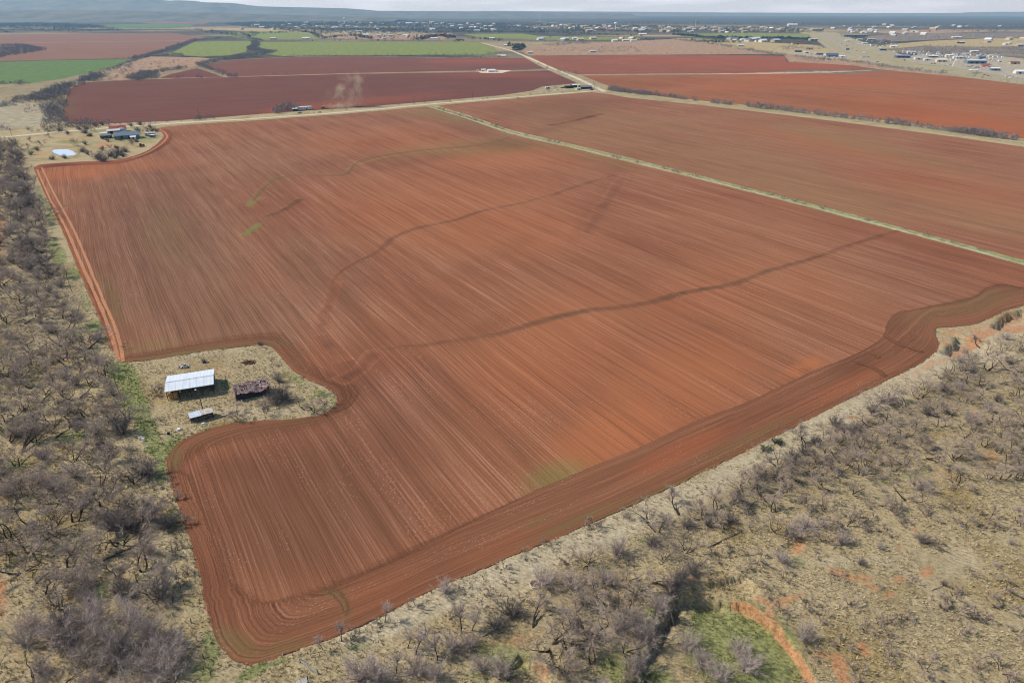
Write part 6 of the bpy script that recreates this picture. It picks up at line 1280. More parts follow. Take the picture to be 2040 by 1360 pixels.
def vehicle(name, px, py, rz, L, Wd, h, body, label, cat, cab=(.05, .45), kind='car', group=None, z=None):
    """car, pickup or van with wheels and windows as parts"""
    t = frame(name, px, py, rz, label, cat, group, z)
    hb = h * (.52 if kind != 'van' else .4)
    m = MB(); m.box((0, 0, .32 + hb / 2), (L, Wd, hb), taper=.97)
    if kind == 'van': m.box((-.0 * L, 0, .32 + hb + (h - hb - .32) / 2), (L * .98, Wd * .97, h - hb - .32), taper=.97)
    else: m.box(((cab[0] + cab[1]) / 2 * L - L * .25, 0, .32 + hb + (h - hb - .32) / 2), ((cab[1] - cab[0]) * L, Wd * .9, h - hb - .32), taper=.82)
    part(m, 'body', body, t)
    m = MB(); cx = ((cab[0] + cab[1]) / 2 * L - L * .25) if kind != 'van' else L * .34
    m.box((cx, 0, .32 + hb + (h - hb - .32) * .45), ((cab[1] - cab[0]) * L * .98 + .06 if kind != 'van' else L * .2, Wd * .95 if kind != 'van' else Wd * .99, (h - hb - .32) * .5), taper=.88); part(m, 'window_band', M_GLASS, t)
    for x in (-.31, .31):
        for y in (-.46, .46):
            m = MB(); q = Matrix.Rotation(math.pi / 2, 4, 'X'); mm = MB(); mm.lathe([(.01, -.11), (.33, -.11), (.35, 0), (.33, .11), (.01, .11)], n=12)
            mm.V = [tuple((q @ Vector(v)) + Vector((x * L, y * Wd, .34))) for v in mm.V]; part(mm, 'wheel', M_BLACK, t)
    return t
vehicle('parked_car', 178, 271, .5, 4.6, 1.9, 1.6, M_GREYROOF, 'grey parked car under the trees left of the farmhouse', 'car', (.1, .7))
def trailer(name, px, py, rz, L, Wd, h, body, label, cat, wins=4, z=None):
    t = frame(name, px, py, rz, label, cat, None, z)
    m = MB(); m.box((0, 0, .6 + (h - .6) / 2), (L, Wd, h - .6)); part(m, 'body', body, t)
    m = MB(); m.box((0, 0, h + .08), (L + .3, Wd + .3, .16)); part(m, 'roof', M_WHITE, t)
    m = MB(); m.box((0, 0, .3), (L * .94, Wd * .9, .6)); part(m, 'skirt', M_GREYROOF, t)
    for i in range(wins):
        x = -L / 2 + (i + .6) * L / (wins + .2); m = MB(); m.box((x, -Wd / 2 - .03, h * .6), (1.1, .06, .9)); part(m, 'window', M_GLASS, t)
    m = MB(); m.box((L * .12, -Wd / 2 - .04, .6 + .95), (.9, .08, 1.9)); part(m, 'door', M_DARK, t); return t
trailer('camper_trailer', 300, 271, math.radians(10), 9, 3, 3.2, M_WHITE2, 'white camper trailer at the right end of the farmstead', 'trailer', 3)
trailer('camper_trailer', 304, 274, math.radians(-15), 5, 2.4, 2.4, M_GREYROOF, 'low grey trailer parked before the white camper', 'trailer', 2)
trailer('mobile_home', 606, 219.5, math.radians(30), 18, 5, 4, M_WHITE2, 'white mobile home beside the dirt road and dust', 'mobile home', 5)
house('carport', 588, 221, math.radians(30), 6, 5, 2.6, 3.4, M_DKWOOD, M_WHITE, 'small white topped carport left of the mobile home', 'carport', doors=[(0, 3.5, 2.2)])
vehicle('parked_car', 597, 226, .5, 4.6, 1.9, 1.6, M_SLATE, 'blue grey car in the mobile home drive', 'car', (.1, .7)); vehicle('parked_car', 636, 224.5, .5, 4.6, 1.9, 1.6, M_WHITE2, 'pale car by the road right of the mobile home', 'car', (.1, .7))

def tractor(px, py, rz, col, label, z=.1):
    t = frame('farm_tractor', px, py, rz, label, 'tractor', None, z)
    m = MB(); m.box((1.1, 0, 1.35), (2.4, .95, .9), taper=.9); part(m, 'bonnet', col, t)
    m = MB(); m.box((-.9, 0, 2.35), (1.7, 1.7, 1.6), taper=.9); part(m, 'cab', M_GLASS, t); m = MB(); m.box((-.9, 0, 3.22), (1.8, 1.8, .14)); part(m, 'cab_roof', M_WHITE, t)
    for x, rad, y in ((-1.1, 1.0, 1.0), (-1.1, 1.0, -1.0), (1.6, .62, .9), (1.6, .62, -.9)):
        q = Matrix.Rotation(math.pi / 2, 4, 'X'); mm = MB(); mm.lathe([(.01, -.25), (rad * .9, -.25), (rad, -.1), (rad, .1), (rad * .9, .25), (.01, .25)], n=16); mm.V = [tuple((q @ Vector(v)) + Vector((x, y, rad))) for v in mm.V]; w = part(mm, 'wheel', M_BLACK, t)
        mm = MB(); mm.lathe([(.01, -.27), (rad * .5, -.27), (rad * .5, .27), (.01, .27)], n=12); mm.V = [tuple((q @ Vector(v)) + Vector((x, y, rad))) for v in mm.V]; part(mm, 'rim', col, w)
    m = MB(); m.tube([(1.5, .3, 1.7), (1.5, .3, 2.6)], .07, 6); part(m, 'exhaust', M_BLACK, t); return t
TD = math.radians(211)
tractor(644, 217, TD, plain('green_paint', A(52, 70, 50), .5), 'dark tractor raising dust at the edge of the maroon field')
t = frame('disc_harrow', 650, 216.6, TD, 'wide disc harrow pulled behind the dusty tractor', 'harrow', None, .1)
m = MB(); m.box((0, 0, .8), (1.8, 7.5, .25)); m.box((1.8, 0, .8), (2.4, .2, .2)); part(m, 'frame', M_RUST, t)
for x in (-.6, .6):
    m = MB()
    for i in range(16): m.lathe([(.01, 0), (.3, .05), (.01, .1)], (x, -3.6 + i * .48, .45), 8)
    part(m, 'disc_gang', M_STEEL, t)
tractor(283, 292, .6, M_RUST, 'old rusty brown tractor at the edge of the farmstead', .0)
t = frame('implement', 280, 293, .3, 'rusty farm implement next to the old brown tractor', 'implement', None, 0); m = MB(); m.box((0, 0, .8), (4, 1.6, .4)); m.bar((-2, 0, .8), (-3.5, 0, .5), .2); part(m, 'frame', M_RUST, t); m = MB(); m.lathe([(.01, 0), (.6, 0), (.6, .25), (.01, .25)], (1.2, 1.0, .3), 12); part(m, 'wheel', M_BLACK, t)

# dust hanging over the harrow: puffs of real scattering air
dm = bpy.data.materials.new('dust_air'); dm.use_nodes = True; nt = dm.node_tree; nt.nodes.clear()
tcn = nt.nodes.new('ShaderNodeTexCoord'); n1 = nt.nodes.new('ShaderNodeTexNoise'); n1.inputs['Scale'].default_value = .11; n1.inputs['Detail'].default_value = 4; n1.inputs['Distortion'].default_value = .6
gmn = nt.nodes.new('ShaderNodeNewGeometry'); nt.links.new(gmn.outputs['Position'], n1.inputs['Vector'])
ln_ = nt.nodes.new('ShaderNodeVectorMath'); ln_.operation = 'LENGTH'; nt.links.new(tcn.outputs['Object'], ln_.inputs[0])
e1 = nt.nodes.new('ShaderNodeMapRange'); e1.inputs[1].default_value = 1.0; e1.inputs[2].default_value = .25; nt.links.new(ln_.outputs['Value'], e1.inputs[0])
e2 = nt.nodes.new('ShaderNodeMapRange'); e2.inputs[1].default_value = .42; e2.inputs[2].default_value = .78; nt.links.new(n1.outputs['Fac'], e2.inputs[0])
mu = nt.nodes.new('ShaderNodeMath'); mu.operation = 'MULTIPLY'; nt.links.new(e1.outputs[0], mu.inputs[0]); nt.links.new(e2.outputs[0], mu.inputs[1])
m3 = nt.nodes.new('ShaderNodeMath'); m3.operation = 'MULTIPLY'; nt.links.new(mu.outputs[0], m3.inputs[0])
oi = nt.nodes.new('ShaderNodeObjectInfo'); nt.links.new(oi.outputs['Alpha'], m3.inputs[1])
vs_ = nt.nodes.new('ShaderNodeVolumeScatter'); vs_.inputs['Color'].default_value = (.94, .66, .30, 1); nt.links.new(m3.outputs[0], vs_.inputs['Density'])
vo = nt.nodes.new('ShaderNodeOutputMaterial'); nt.links.new(vs_.outputs[0], vo.inputs['Volume'])
def puff(px, py, z, sx, sy, sz, dens):
    g = G(px, py); b = MB(); b.lathe([(.001, -1)] + [(math.cos(t), math.sin(t)) for t in np.linspace(-1.45, 1.45, 9)] + [(.001, 1)], n=16)
    o = b.build('dust_cloud', dm, smooth_=True); o.location = (g.x, g.y, z); o.scale = (sx, sy, sz); o.rotation_euler = (0, 0, math.radians(31)); o.color = (1, 1, 1, dens)
    tag(o, 'tan dust cloud drifting above the harrow', kind='stuff')
puff(686, 215.5, 3.0, 32, 6, 6, .16); puff(668, 216, 3, 15, 6, 6, .10)
puff(694, 212, 12, 40, 9, 18, .035); puff(683, 213, 22, 8, 8, 9, .16); puff(679, 213.5, 15, 13, 8, 7, .08); puff(719, 212, 25, 8, 8, 15, .14); puff(706, 212.5, 13, 12, 8, 11, .09); puff(716, 211, 34, 14, 9, 9, .06); puff(698, 211, 33, 18, 9, 9, .04)

# ------------------------------------------------------------------ farm at the crossing, house on the pale track
house('hay_shed', 1143, 174, R1, 9, 7, 3.6, 4.6, M_DKWOOD, M_WHITE, 'white roofed hay shed of the crossing farm', 'shed', doors=[(-2, 2.8, 2.8), (2, 2.8, 2.8)]); house('long_shed', 1133, 176, R1, 14, 6, 3, 3.8, M_DKWOOD, M_DKWOOD, 'long dark shed left of the white roofed hay shed', 'shed', doors=[(-4, 3, 2.4), (2, 3, 2.4)]); house('stock_barn', 1166, 177, math.radians(15), 18, 10, 3, 4.8, M_DKWOOD, M_GREYROOF, 'grey roofed stock barn at the dirt road crossing', 'barn', doors=[(-5, 3, 2.4), (0, 3, 2.4), (5, 3, 2.4)]); house('farm_shed', 1151.5, 179.5, R1, 7, 5, 2.6, 3.6, M_CREAM, M_CREAM, 'cream shed before the grey roofed stock barn', 'shed', doors=[(1, 1.6, 2)]); house('farm_shed', 1152, 173, R1, 4, 4, 3, 4, M_WHITE2, M_WHITE, 'tiny white shed between the hay shed and stock barn', 'shed', doors=[(0, 1.2, 2)])
trailer('stock_trailer', 1091, 177, .4, 7, 2.6, 2.8, M_WHITE2, 'white stock trailer on the edge of the crossing farm', 'trailer', 3); vehicle('parked_truck', 1108, 180, .9, 6, 2.2, 2.2, M_WHITE, 'white truck on the grey lot of the crossing farm', 'truck', (.45, .85)); vehicle('parked_truck', 1120, 176, .3, 5, 2, 1.9, M_BLACK, 'dark truck beside the long dark shed', 'truck', (.4, .8)); vehicle('parked_car', 1179, 180, .3, 4.6, 1.9, 1.6, M_BLACK, 'dark car at the dirt road crossing', 'car', (.1, .7))
sheet('gravel_yard', [(1095, 182), (1110, 176), (1140, 175), (1160, 178), (1175, 181), (1140, 184), (1110, 186)], .1, M_VERGE, 'grey green yard of the crossing farm', seed=51)
sheet('gravel_yard', [(948, 143), (965, 141), (1000, 140), (1020, 141), (1000, 146), (960, 146)], .2, M_ROAD, 'pale yard of the lone white house', seed=52)
house('white_house', 979, 143.5, math.radians(15), 15, 9, 3, 5.2, M_WHITE2, M_WHITE, 'white house on the pale yard between maroon fields', 'house', doors=[(-2, 1.4, 2.1)], wins=[(2.5, 1.6, 1.4, 1.2), (-5, 1.6, 1.4, 1.2)]); house('white_shed', 962, 142.5, 0, 6, 5, 3.4, 4.6, M_WHITE2, M_WHITE, 'tall white shed left of the lone white house', 'shed', doors=[(0, 2, 2.4)]); house('white_shed', 952, 143, 0, 5, 4, 2.4, 3.2, M_WHITE2, M_CREAM, 'low white shed furthest left in the lone yard', 'shed', doors=[(0, 1.5, 2)]); house('white_shed', 990.5, 143, 0, 4, 4, 2.2, 3, M_WHITE2, M_WHITE, 'small white shed right of the lone white house', 'shed', doors=[(0, 1.5, 2)]); house('white_shed', 966, 141, 0, 4, 4, 2.4, 3.4, M_WHITE2, M_WHITE, 'small white shed close behind the tall white shed', 'shed', doors=[(0, 1.5, 2)])

# ------------------------------------------------------------------ stores, yards and vehicles along the highway
def hall(px, py, L, Wd, he, hr, rz, wall, roof, label, cat='building', doors=(), wins=()):
    return house('roadside_building', px, py, math.radians(rz), L, Wd, he, hr, wall, roof, label, cat, 'buildings along the highway', doors, wins)
hall(1657, 113.5, 30, 20, 4.5, 9, -20, M_SLATE, M_BLUE, 'navy gabled store beside the highway', doors=[(-6, 4, 3), (4, 4, 3)]); hall(1677, 115, 14, 10, 4, 5, -20, M_WHITE2, M_WHITE, 'white annex right of the navy gabled store', doors=[(0, 4, 3)]); hall(1644, 113.5, 10, 8, 3.5, 5, -20, M_WHITE2, M_WHITE, 'white shed left of the navy gabled store', doors=[(0, 3, 2.5)]); hall(1590, 104, 18, 10, 4, 6, 0, M_DKWOOD, M_GREYROOF, 'dark low shed left of the gravel yard', doors=[(0, 4, 3)])
hall(1607, 106, 16, 9, 4, 5, 0, M_CREAM, M_WHITE, 'cream building left of the stores', doors=[(0, 4, 3)]); hall(1633, 109.5, 16, 9, 3.5, 4.5, 0, M_DKWOOD, M_GREYROOF, 'grey low shed among the vehicles by the verge', doors=[(0, 4, 3)]); hall(1620, 81, 34, 22, 6, 8, 0, M_TANW, M_CREAM, 'cream hall near the highway bend', doors=[(-8, 6, 4), (8, 6, 4)]); hall(1588, 89, 40, 14, 5, 7, 0, M_TANW, M_RUST, 'brown roofed long shed in the straw pasture', doors=[(0, 6, 4)])
hall(1701, 73.5, 115, 40, 9, 10, 0, M_GREYROOF, M_TANW, 'very long flat roofed hall beyond the highway', doors=[(-40, 8, 6), (0, 8, 6), (40, 8, 6)]); hall(1797, 115.5, 34, 18, 6, 7, -8, M_BLUE, M_LILAC, 'blue store with lilac roof beside the gravel yard', doors=[(-10, 5, 3.5), (0, 5, 3.5), (10, 5, 3.5)]); hall(1758, 101, 20, 14, 6, 7, -10, M_SLATE, M_WHITE2, 'teal fronted shop at the frontage road', doors=[(-4, 5, 4), (4, 5, 4)])
hall(1829, 119, 18, 10, 5, 5.6, -8, M_WHITE2, M_WHITE, 'white box building right of the blue store', doors=[(0, 4, 3)]); hall(1874, 123.5, 22, 13, 5, 8, -8, M_CREAM, M_WHITE2, 'cream gabled building in front of the yards', doors=[(-5, 4, 3), (5, 4, 3)]); hall(1942, 127, 42, 18, 7, 9, -6, M_SLATE, M_TIN2, 'long grey blue warehouse behind the gravel lot', doors=[(-12, 5, 4), (0, 5, 4), (12, 5, 4)]); hall(1981, 141, 18, 9, 4.5, 6, -6, M_SLATE, M_WHITE, 'blue and white shop on the gravel lot', doors=[(0, 4, 3)]); hall(2032, 147, 22, 12, 4.5, 7, -6, M_WHITE2, M_WHITE, 'white building at the right edge of the lot', doors=[(-3, 4, 3)])
hall(1955, 118, 15, 9, 5, 6.5, -6, M_SLATE, M_BLUE, 'navy roofed shed behind the long warehouse', doors=[(0, 4, 3)]); hall(1908, 117, 24, 10, 4.5, 6, -6, M_WHITE2, M_WHITE2, 'pale shed left of the navy roofed shed', doors=[(-5, 4, 3), (5, 4, 3)]); hall(1940, 105, 22, 10, 4.5, 6, 0, M_WHITE2, M_WHITE, 'white roofed shed at the edge of the dark brush', doors=[(0, 4, 3)]); hall(1914, 87, 26, 12, 5, 7, 20, M_DKWOOD, M_WHITE2, 'white roofed barn on the straw slope', doors=[(0, 5, 4)]); hall(1905, 76, 40, 16, 5, 7, 0, M_WHITE2, M_WHITE, 'long white shed in the grey brush beyond the yards', doors=[(0, 5, 4)])
for k, (px, py, L_, W_, he, wl_, rf_, lab) in enumerate(((1690, 83, 26, 12, 4, M_WHITE2, M_WHITE, 'white shop nearest the long hall'), (1712, 81, 22, 12, 5, M_CREAM, M_WHITE2, 'cream shop under the long hall'), (1735, 80.5, 30, 12, 5, M_TANW, M_CREAM, 'tan flat shop right of the long hall'), (1722, 88, 18, 10, 4, M_WHITE2, M_TIN2, 'tin roofed shop on the slope'), (1740, 92, 20, 12, 5, M_WHITE2, M_GREYROOF, 'grey roofed shop on the slope'), (1765, 84, 30, 10, 4, M_TANW, M_RUST, 'rust roofed shed beyond the shops'), (1780, 95, 22, 12, 5, M_WHITE2, M_WHITE, 'white shop above the blue store'), (1815, 107, 22, 10, 5, M_WHITE2, M_TIN2, 'tin roofed shed behind the blue store'), (1846, 121, 14, 9, 4, M_WHITE2, M_TIN2, 'small tin roofed office between the store and cream building'), (1858, 115, 24, 8, 4, M_GREYROOF, M_WHITE2, 'long pale shed behind the cream building'), (1890, 113, 18, 8, 4, M_CREAM, M_WHITE, 'white shed among the parked vehicles'), (1925, 110, 20, 8, 4, M_WHITE2, M_TIN2, 'tin shed near the dark brush'), (1975, 114, 16, 8, 4, M_WHITE2, M_CREAM, 'cream shed in the right vehicle rows'), (1612, 99, 20, 10, 4, M_TANW, M_GREYROOF, 'grey roofed house in the straw pasture'), (2020, 128, 20, 9, 4, M_TANW, M_RUST, 'rust roofed shed at the right edge'))):
    hall(px, py, L_, W_, he, he + 1.6, -8, wl_, rf_, lab, doors=[(0, 4, 3)])
t = frame('canopy', 1940, 145, -.1, 'white flat canopy on posts beside the gravel lot', 'canopy'); m = MB(); m.box((0, 0, 5), (17, 10, .8)); part(m, 'roof', M_WHITE, t)
for x in (-6, 6):
    for y in (-3, 3): m = MB(); m.box((x, y, 2.3), (.5, .5, 5)); part(m, 'post', M_STEEL, t)
pole('sign_mast', 1898, 132, 24, .9, 'tall white leaning mast beside the gravel lot', 'mast', lean=(4.5, 0), mat=M_WHITE)
for px, py, h, lab in ((1687, 108, 15, 'dark billboard on two legs by the highway'),):
    t = frame('billboard', px, py, -.2, lab, 'billboard'); m = MB(); m.box((0, 0, h - 2.2), (9, .6, 4.4)); part(m, 'board', M_BLUE, t)
    for x in (-2.5, 2.5): m = MB(); m.box((x, 0, h / 2 - 2), (.5, .5, h)); part(m, 'leg', M_STEEL, t)
    m = MB(); m.box((0, -.34, h - 2.2), (8.4, .06, 3.8)); part(m, 'face', M_SLATE, t)

# vehicles: a few pixels each, one mesh apiece
def mini_car(mat, L=4.6, Wd=1.9, h=1.55, van=False):
    m = MB(); m.box((0, 0, .6), (L, Wd, .62), taper=.97); m.box((-.1 * L * (not van), 0, .9 + (h - .9) / 2), (L * (.55 if not van else .96), Wd * .92, h - .9), taper=.84 if not van else .97)
    for x in (-.3, .3):
        for y in (-.42, .42): m.box((x * L, y * Wd, .3), (.62, .28, .6), m=1)
    if van: m.box((L * .3, 0, h * .72), (L * .3, Wd * .96, h * .22), m=1)
    else: m.box((-.1 * L, 0, 1.2), (L * .5, Wd * .9, .34), m=1)
    me = m.mesh('car'); me.materials.append(mat); me.materials.append(M_GLASS); return me
CARS = [('white car', mini_car(M_WHITE)), ('grey car', mini_car(M_GREYROOF)), ('dark car', mini_car(M_BLACK)), ('red car', mini_car(M_REDP)), ('cream car', mini_car(M_CREAM)), ('blue car', mini_car(M_SLATE)), ('white van', mini_car(M_WHITE, 7.5, 2.5, 3.2, True)), ('pale truck', mini_car(M_WHITE2, 9, 2.6, 3.6, True)), ('pink van', mini_car(M_PINKC, 8, 2.6, 3.2, True))]
def put_car(px, py, ci, rz, label, group, name='parked_vehicle'):
    g = G(px, py); o = bpy.data.objects.new(name, CARS[ci][1]); C.objects.link(o); o.location = (g.x, g.y, .4 if py < 135 else .3); o.rotation_euler = (0, 0, rz); tag(o, label, CARS[ci][0].split()[-1], group)
for px, py, ci, lab in ((1668, 83.5, 1, 'cream grey car high on the far carriageway'), (1677, 87.5, 2, 'dark car on the far carriageway near the long hall'), (1687, 92, 2, 'second dark car coming down the far carriageway'), (1698, 97, 2, 'dark car midway down the far carriageway'), (1707, 101.5, 2, 'dark car just above the white highway truck'), (1722, 106.5, 7, 'white truck coming down the far carriageway'), (1714, 123.5, 2, 'dark car on the verge road by the white boxes'), (1748, 124.5, 2, 'dark car on the near carriageway'), (1856, 127.5, 2, 'dark car before the cream gabled building'), (1862, 128.5, 2, 'second dark car before the cream gabled building'), (1883, 132, 4, 'pale car left of the sign mast'), (1655, 79, 4, 'pale car at the top of the highway'), (1720, 115, 7, 'white box truck parked beside the highway'), (1716, 116, 6, 'white van next to the box truck'), (1728, 115.5, 7, 'second white box truck beside the highway')):
    put_car(px, py, ci, -.6 if py < 112 else -.25, lab, 'vehicles on the highway', 'highway_vehicle')
r = random.Random(12)
for k, (px, py) in enumerate([(1924, 133), (1929, 134), (1934, 134.5), (1939, 135), (1944, 135.5), (1950, 136), (1955, 136.5), (1927, 131), (1937, 132.5), (1947, 133.5)]): put_car(px, py, (0, 1, 5, 0, 2, 1, 0)[k % 7], -.2, 'mixed colour car in the row before the long warehouse', 'cars before the long warehouse')
for k, (px, py) in enumerate([(1956, 130), (1961, 131.5), (1966, 132.5), (1971, 134), (1959, 134), (1968, 130.5), (1974, 131)]): put_car(px, py, 8 if k % 3 else 3, -.3, 'pink and red vehicle parked right of the long warehouse', 'pink and red vehicles right of the warehouse')
for px, py, ci, lab in ((1961, 150, 3, 'dark red car on the verge before the lot'), (1968, 151.5, 3, 'bright red truck on the verge before the lot'), (2007, 155, 7, 'blue grey flat truck on the lot edge'), (2014, 156.5, 6, 'white van on the near lot edge'), (2027, 156.5, 4, 'pale car at the near lot edge'), (1893, 129.5, 1, 'grey truck at the foot of the sign mast')): put_car(px, py, ci, -.25, lab, 'vehicles round the gravel lot')
rows = [(1838, 109, 1990, 113.5, 24), (1850, 113, 1935, 118.5, 18), (1895, 121, 1930, 123, 8), (1960, 121, 2000, 124, 8), (1725, 82, 1790, 90, 12), (1765, 92, 1800, 98, 8), (1595, 104, 1660, 116, 12), (1800, 103, 1870, 106, 12), (1835, 107, 1990, 111, 26), (1840, 111, 1935, 116, 20), (1935, 112, 2000, 116, 12), (1960, 119, 1990, 121, 7), (1700, 88, 1760, 93, 11), (1728, 90, 1760, 98, 9), (1780, 104, 1830, 110, 12), (1625, 108, 1680, 117, 10)]
desc = ['in the second row under the dark brush', 'in the lower rows of the vehicle yard', 'left of the long warehouse', 'behind the pink and red vehicles', 'on the slope under the long hall', 'before the frontage road shops', 'left of the navy gabled store', 'in the back row of the vehicle yard', 'in the long row under the dark brush', 'in the middle rows of the vehicle yard', 'in the right rows of the vehicle yard', 'beside the navy roofed shed', 'on the lot under the long hall', 'before the teal fronted shop', 'behind the blue store', 'round the navy gabled store']
for (x0, y0, x1, y1, n), d in zip(rows, desc):
    for i in range(n):
        f = (i + r.uniform(-.3, .3)) / (n - 1); ci = r.choice((0, 6, 1, 2, 4, 7, 5, 6, 7, 6))
        put_car(x0 + (x1 - x0) * f, y0 + (y1 - y0) * f + r.uniform(-.8, .8), ci, r.choice((-.25, 1.3, -.3)) + r.uniform(-.15, .15), f'{CARS[ci][0]} parked {d}', 'parked vehicles ' + d)

# ------------------------------------------------------------------ the town: small houses, halls, water towers
def mini_house(wall, roof, L, Wd, he, hr):
    w, rf = gable_shape(L, Wd, he, hr, .5, .2); n = len(w.V); m = MB(); m.V = w.V + rf.V; m.Fc = w.Fc + [tuple(i + n for i in f) for f in rf.Fc]; m.M = [0] * len(w.Fc) + [1] * len(rf.Fc)
    for x in (-.25, .2): m.box((x * L, -Wd / 2 - .05, he * .5), (1.4, .1, he * .45), m=2)
    me = m.mesh('house'); [me.materials.append(k) for k in (wall, roof, M_DARK)]; return me
HS = [('white roofed', mini_house(M_WHITE2, M_WHITE, 16, 10, 3.5, 6)), ('grey roofed', mini_house(M_WHITE2, M_GREYROOF, 15, 10, 3.2, 6)), ('cream', mini_house(M_CREAM, M_CREAM, 15, 10, 3.2, 6)), ('brown roofed', mini_house(M_TANW, M_RUST, 14, 9, 3.2, 5.5)), ('pale metal roofed', mini_house(M_TANW, M_TIN2, 20, 12, 4, 6.5)), ('large white', mini_house(M_WHITE2, M_WHITE, 38, 18, 6, 9)), ('tan', mini_house(M_TANW, M_CREAM, 30, 16, 7, 9)), ('red roofed', mini_house(M_TANW, M_REDROOF, 30, 16, 5, 9))]
def put_house(px, py, hi, rz, label, group, name='town_house', z=.3, s=1.0):
    g = G(px, py); o = bpy.data.objects.new(name, HS[hi][1]); C.objects.link(o); o.location = (g.x, g.y, z); o.rotation_euler = (0, 0, rz); o.scale = (s, s, s); tag(o, label, 'house' if hi < 5 else 'building', group)
ZN = [([(545, 45), (700, 44), (700, 58), (580, 62)], 40, 'on the left side of the far town', (0, 0, 1, 2, 4)), ([(700, 44), (900, 46), (900, 62), (700, 62)], 52, 'in the middle of the far town', (0, 0, 1, 1, 4)), ([(900, 47), (1100, 50), (1100, 62), (900, 62)], 40, 'in the tree filled heart of the far town', (0, 0, 1, 4, 2)), ([(1100, 50), (1330, 54), (1330, 66), (1100, 63)], 48, 'round the white water tower', (0, 0, 2, 2, 6, 4)), ([(1330, 56), (1520, 57), (1640, 62), (1640, 66), (1330, 66)], 44, 'at the right end of the far town', (0, 2, 2, 4, 6)), ([(1640, 58), (1760, 58), (1900, 60), (1880, 64), (1700, 68)], 16, 'beyond the highway bend', (0, 2, 4, 6)), ([(1640, 50), (2040, 52), (2040, 58), (1700, 56)], 14, 'scattered in the far dark brush', (0, 0, 4)), ([(470, 54), (560, 50), (560, 62), (480, 62)], 9, 'on the pale strip left of town', (0, 2, 4)), ([(690, 70), (900, 67), (900, 80), (700, 80)], 12, 'in the dry lots before the town', (0, 2, 4, 3)), ([(1070, 76), (1290, 79), (1290, 84), (1070, 82)], 11, 'behind the pinkish pasture', (2, 4, 0, 3)), ([(1440, 79), (1540, 80), (1560, 85), (1450, 84)], 12, 'among the evergreens before the town', (4, 1, 0)), ([(1960, 80), (2040, 78), (2040, 94), (1960, 90)], 8, 'on the straw slope at the right', (0, 4, 2)), ([(1760, 66), (1850, 64), (1850, 72), (1760, 74)], 7, 'in the grey brush beyond the highway', (0, 4, 2))]
r = random.Random(5)
for zi, (poly, n, d, his) in enumerate(ZN):
    pts = poisson(poly, 30, 70 + zi, tries=4000)
    r.shuffle(pts)
    for p in pts[:n]:
        qx, qy = proj(p[0], p[1]); hi = r.choice(his); put_house(float(qx), float(qy), hi, r.choice((.55, 2.1, .4)) + r.uniform(-.1, .1), f'{HS[hi][0]} building {d}', 'town houses ' + d, s=r.uniform(1.0, 1.9))
for px, py, hi, rz, s, lab in ((815, 48.5, 5, 0, 1.6, 'long white hall above the middle of town'), (860, 46.5, 6, 0, 1.8, 'tan long roof at the top of town'), (715, 64.5, 5, 0, .9, 'white hall at the near edge of town'), (770, 71.5, 4, 0, 1.2, 'pale metal building before the town'), (950, 63, 5, 0, 1.0, 'white hall behind the bright green strip'), (1150, 56, 6, .1, 1.6, 'tan brick hall left of the white water tower'), (1170, 60, 6, .1, 1.4, 'second tan brick hall left of the water tower'), (1200, 59.5, 7, .1, 1.2, 'red roofed school by the white water tower'), (1213, 62, 7, .1, 1.1, 'second red roofed school building by the water tower'), (1280, 70.5, 5, 0, 1.0, 'white hall right of the bright green strip'), (1262, 83, 5, .2, .7, 'rounded pale barn on the orange soil'), (1246, 82, 5, .2, .7, 'pale barn left of its twin on the orange soil'), (512, 51, 5, 0, 1.2, 'white roof far left of the town'), (190, 24.5, 5, 0, 2.6, 'lone white building on the far blue slope'), (610, 78.5, 5, 0, .9, 'long white shed behind the long wheat field'), (545, 79, 4, 0, 1.2, 'pale shed at the left of the long wheat field'), (865, 79, 5, 0, .8, 'white long barn behind the long wheat field'), (980, 78, 5, 0, .7, 'white shed before the bright green strip'), (1180, 104.5, 4, .3, .9, 'blue grey house in the pinkish pasture'), (1055, 107, 4, .3, .8, 'grey house at the pinkish pasture corner'), (1030, 100, 4, .3, .8, 'pale house among the trees by the side road'), (1010, 92, 5, 0, .6, 'white long shed left of the side road'), (995, 113, 2, 0, .8, 'cream house at the end of the green field'), (1003, 113.5, 0, 0, .8, 'white house at the end of the green field'), (1475, 93, 4, 0, 1.0, 'pale shed in the straw pasture'), (1578, 52.5, 5, 0, 2.0, 'very long white roof beyond the town')):
    put_house(px, py, hi, rz, lab, None, 'town_house', s=s)
def water_tower(px, py, h, rad, label):
    t = frame('water_tower', px, py, 0, label, 'water tower', None, 0)
    m = MB(); m.lathe([(rad * .55, -1), (rad * .3, h * .1), (rad * .24, h * .6), (rad * .4, h * .72)], n=16); part(m, 'stem', M_WHITE, t)
    m = MB(); m.lathe([(rad * .4, h * .72), (rad * .85, h * .79), (rad, h * .87), (rad * .85, h * .95), (rad * .4, h), (.01, h * 1.01)], n=20); part(m, 'tank', M_WHITE, t)
water_tower(1226, 61, 48, 11, 'white water tower rising over the town schools'); water_tower(687, 49, 58, 13, 'distant white water tower at the left of town')
for px, py, h, w, lab in ((1152, 59, 26, 14, 'dark grain elevator in the middle of town'), (1146, 58.5, 22, 10, 'pale grain silo beside the dark elevator')):
    t = frame('grain_elevator', px, py, 0, lab, 'elevator', None, 0); m = MB(); m.box((0, 0, h / 2), (w, w, h)); part(m, 'tower', M_GREYROOF if w > 12 else M_TANW, t); m = MB(); m.box((0, 0, h + 3), (w * .6, w * .6, 6)); part(m, 'headhouse', M_GREYROOF, t)
for px, py, h, lab in ((1385, 56, 60, 'thin pale radio mast right of the town'), (1075, 41, 120, 'faint radio mast on the far plain')): pole('radio_mast', px, py, h, 1.6, lab, 'mast', mat=M_WHITE2)
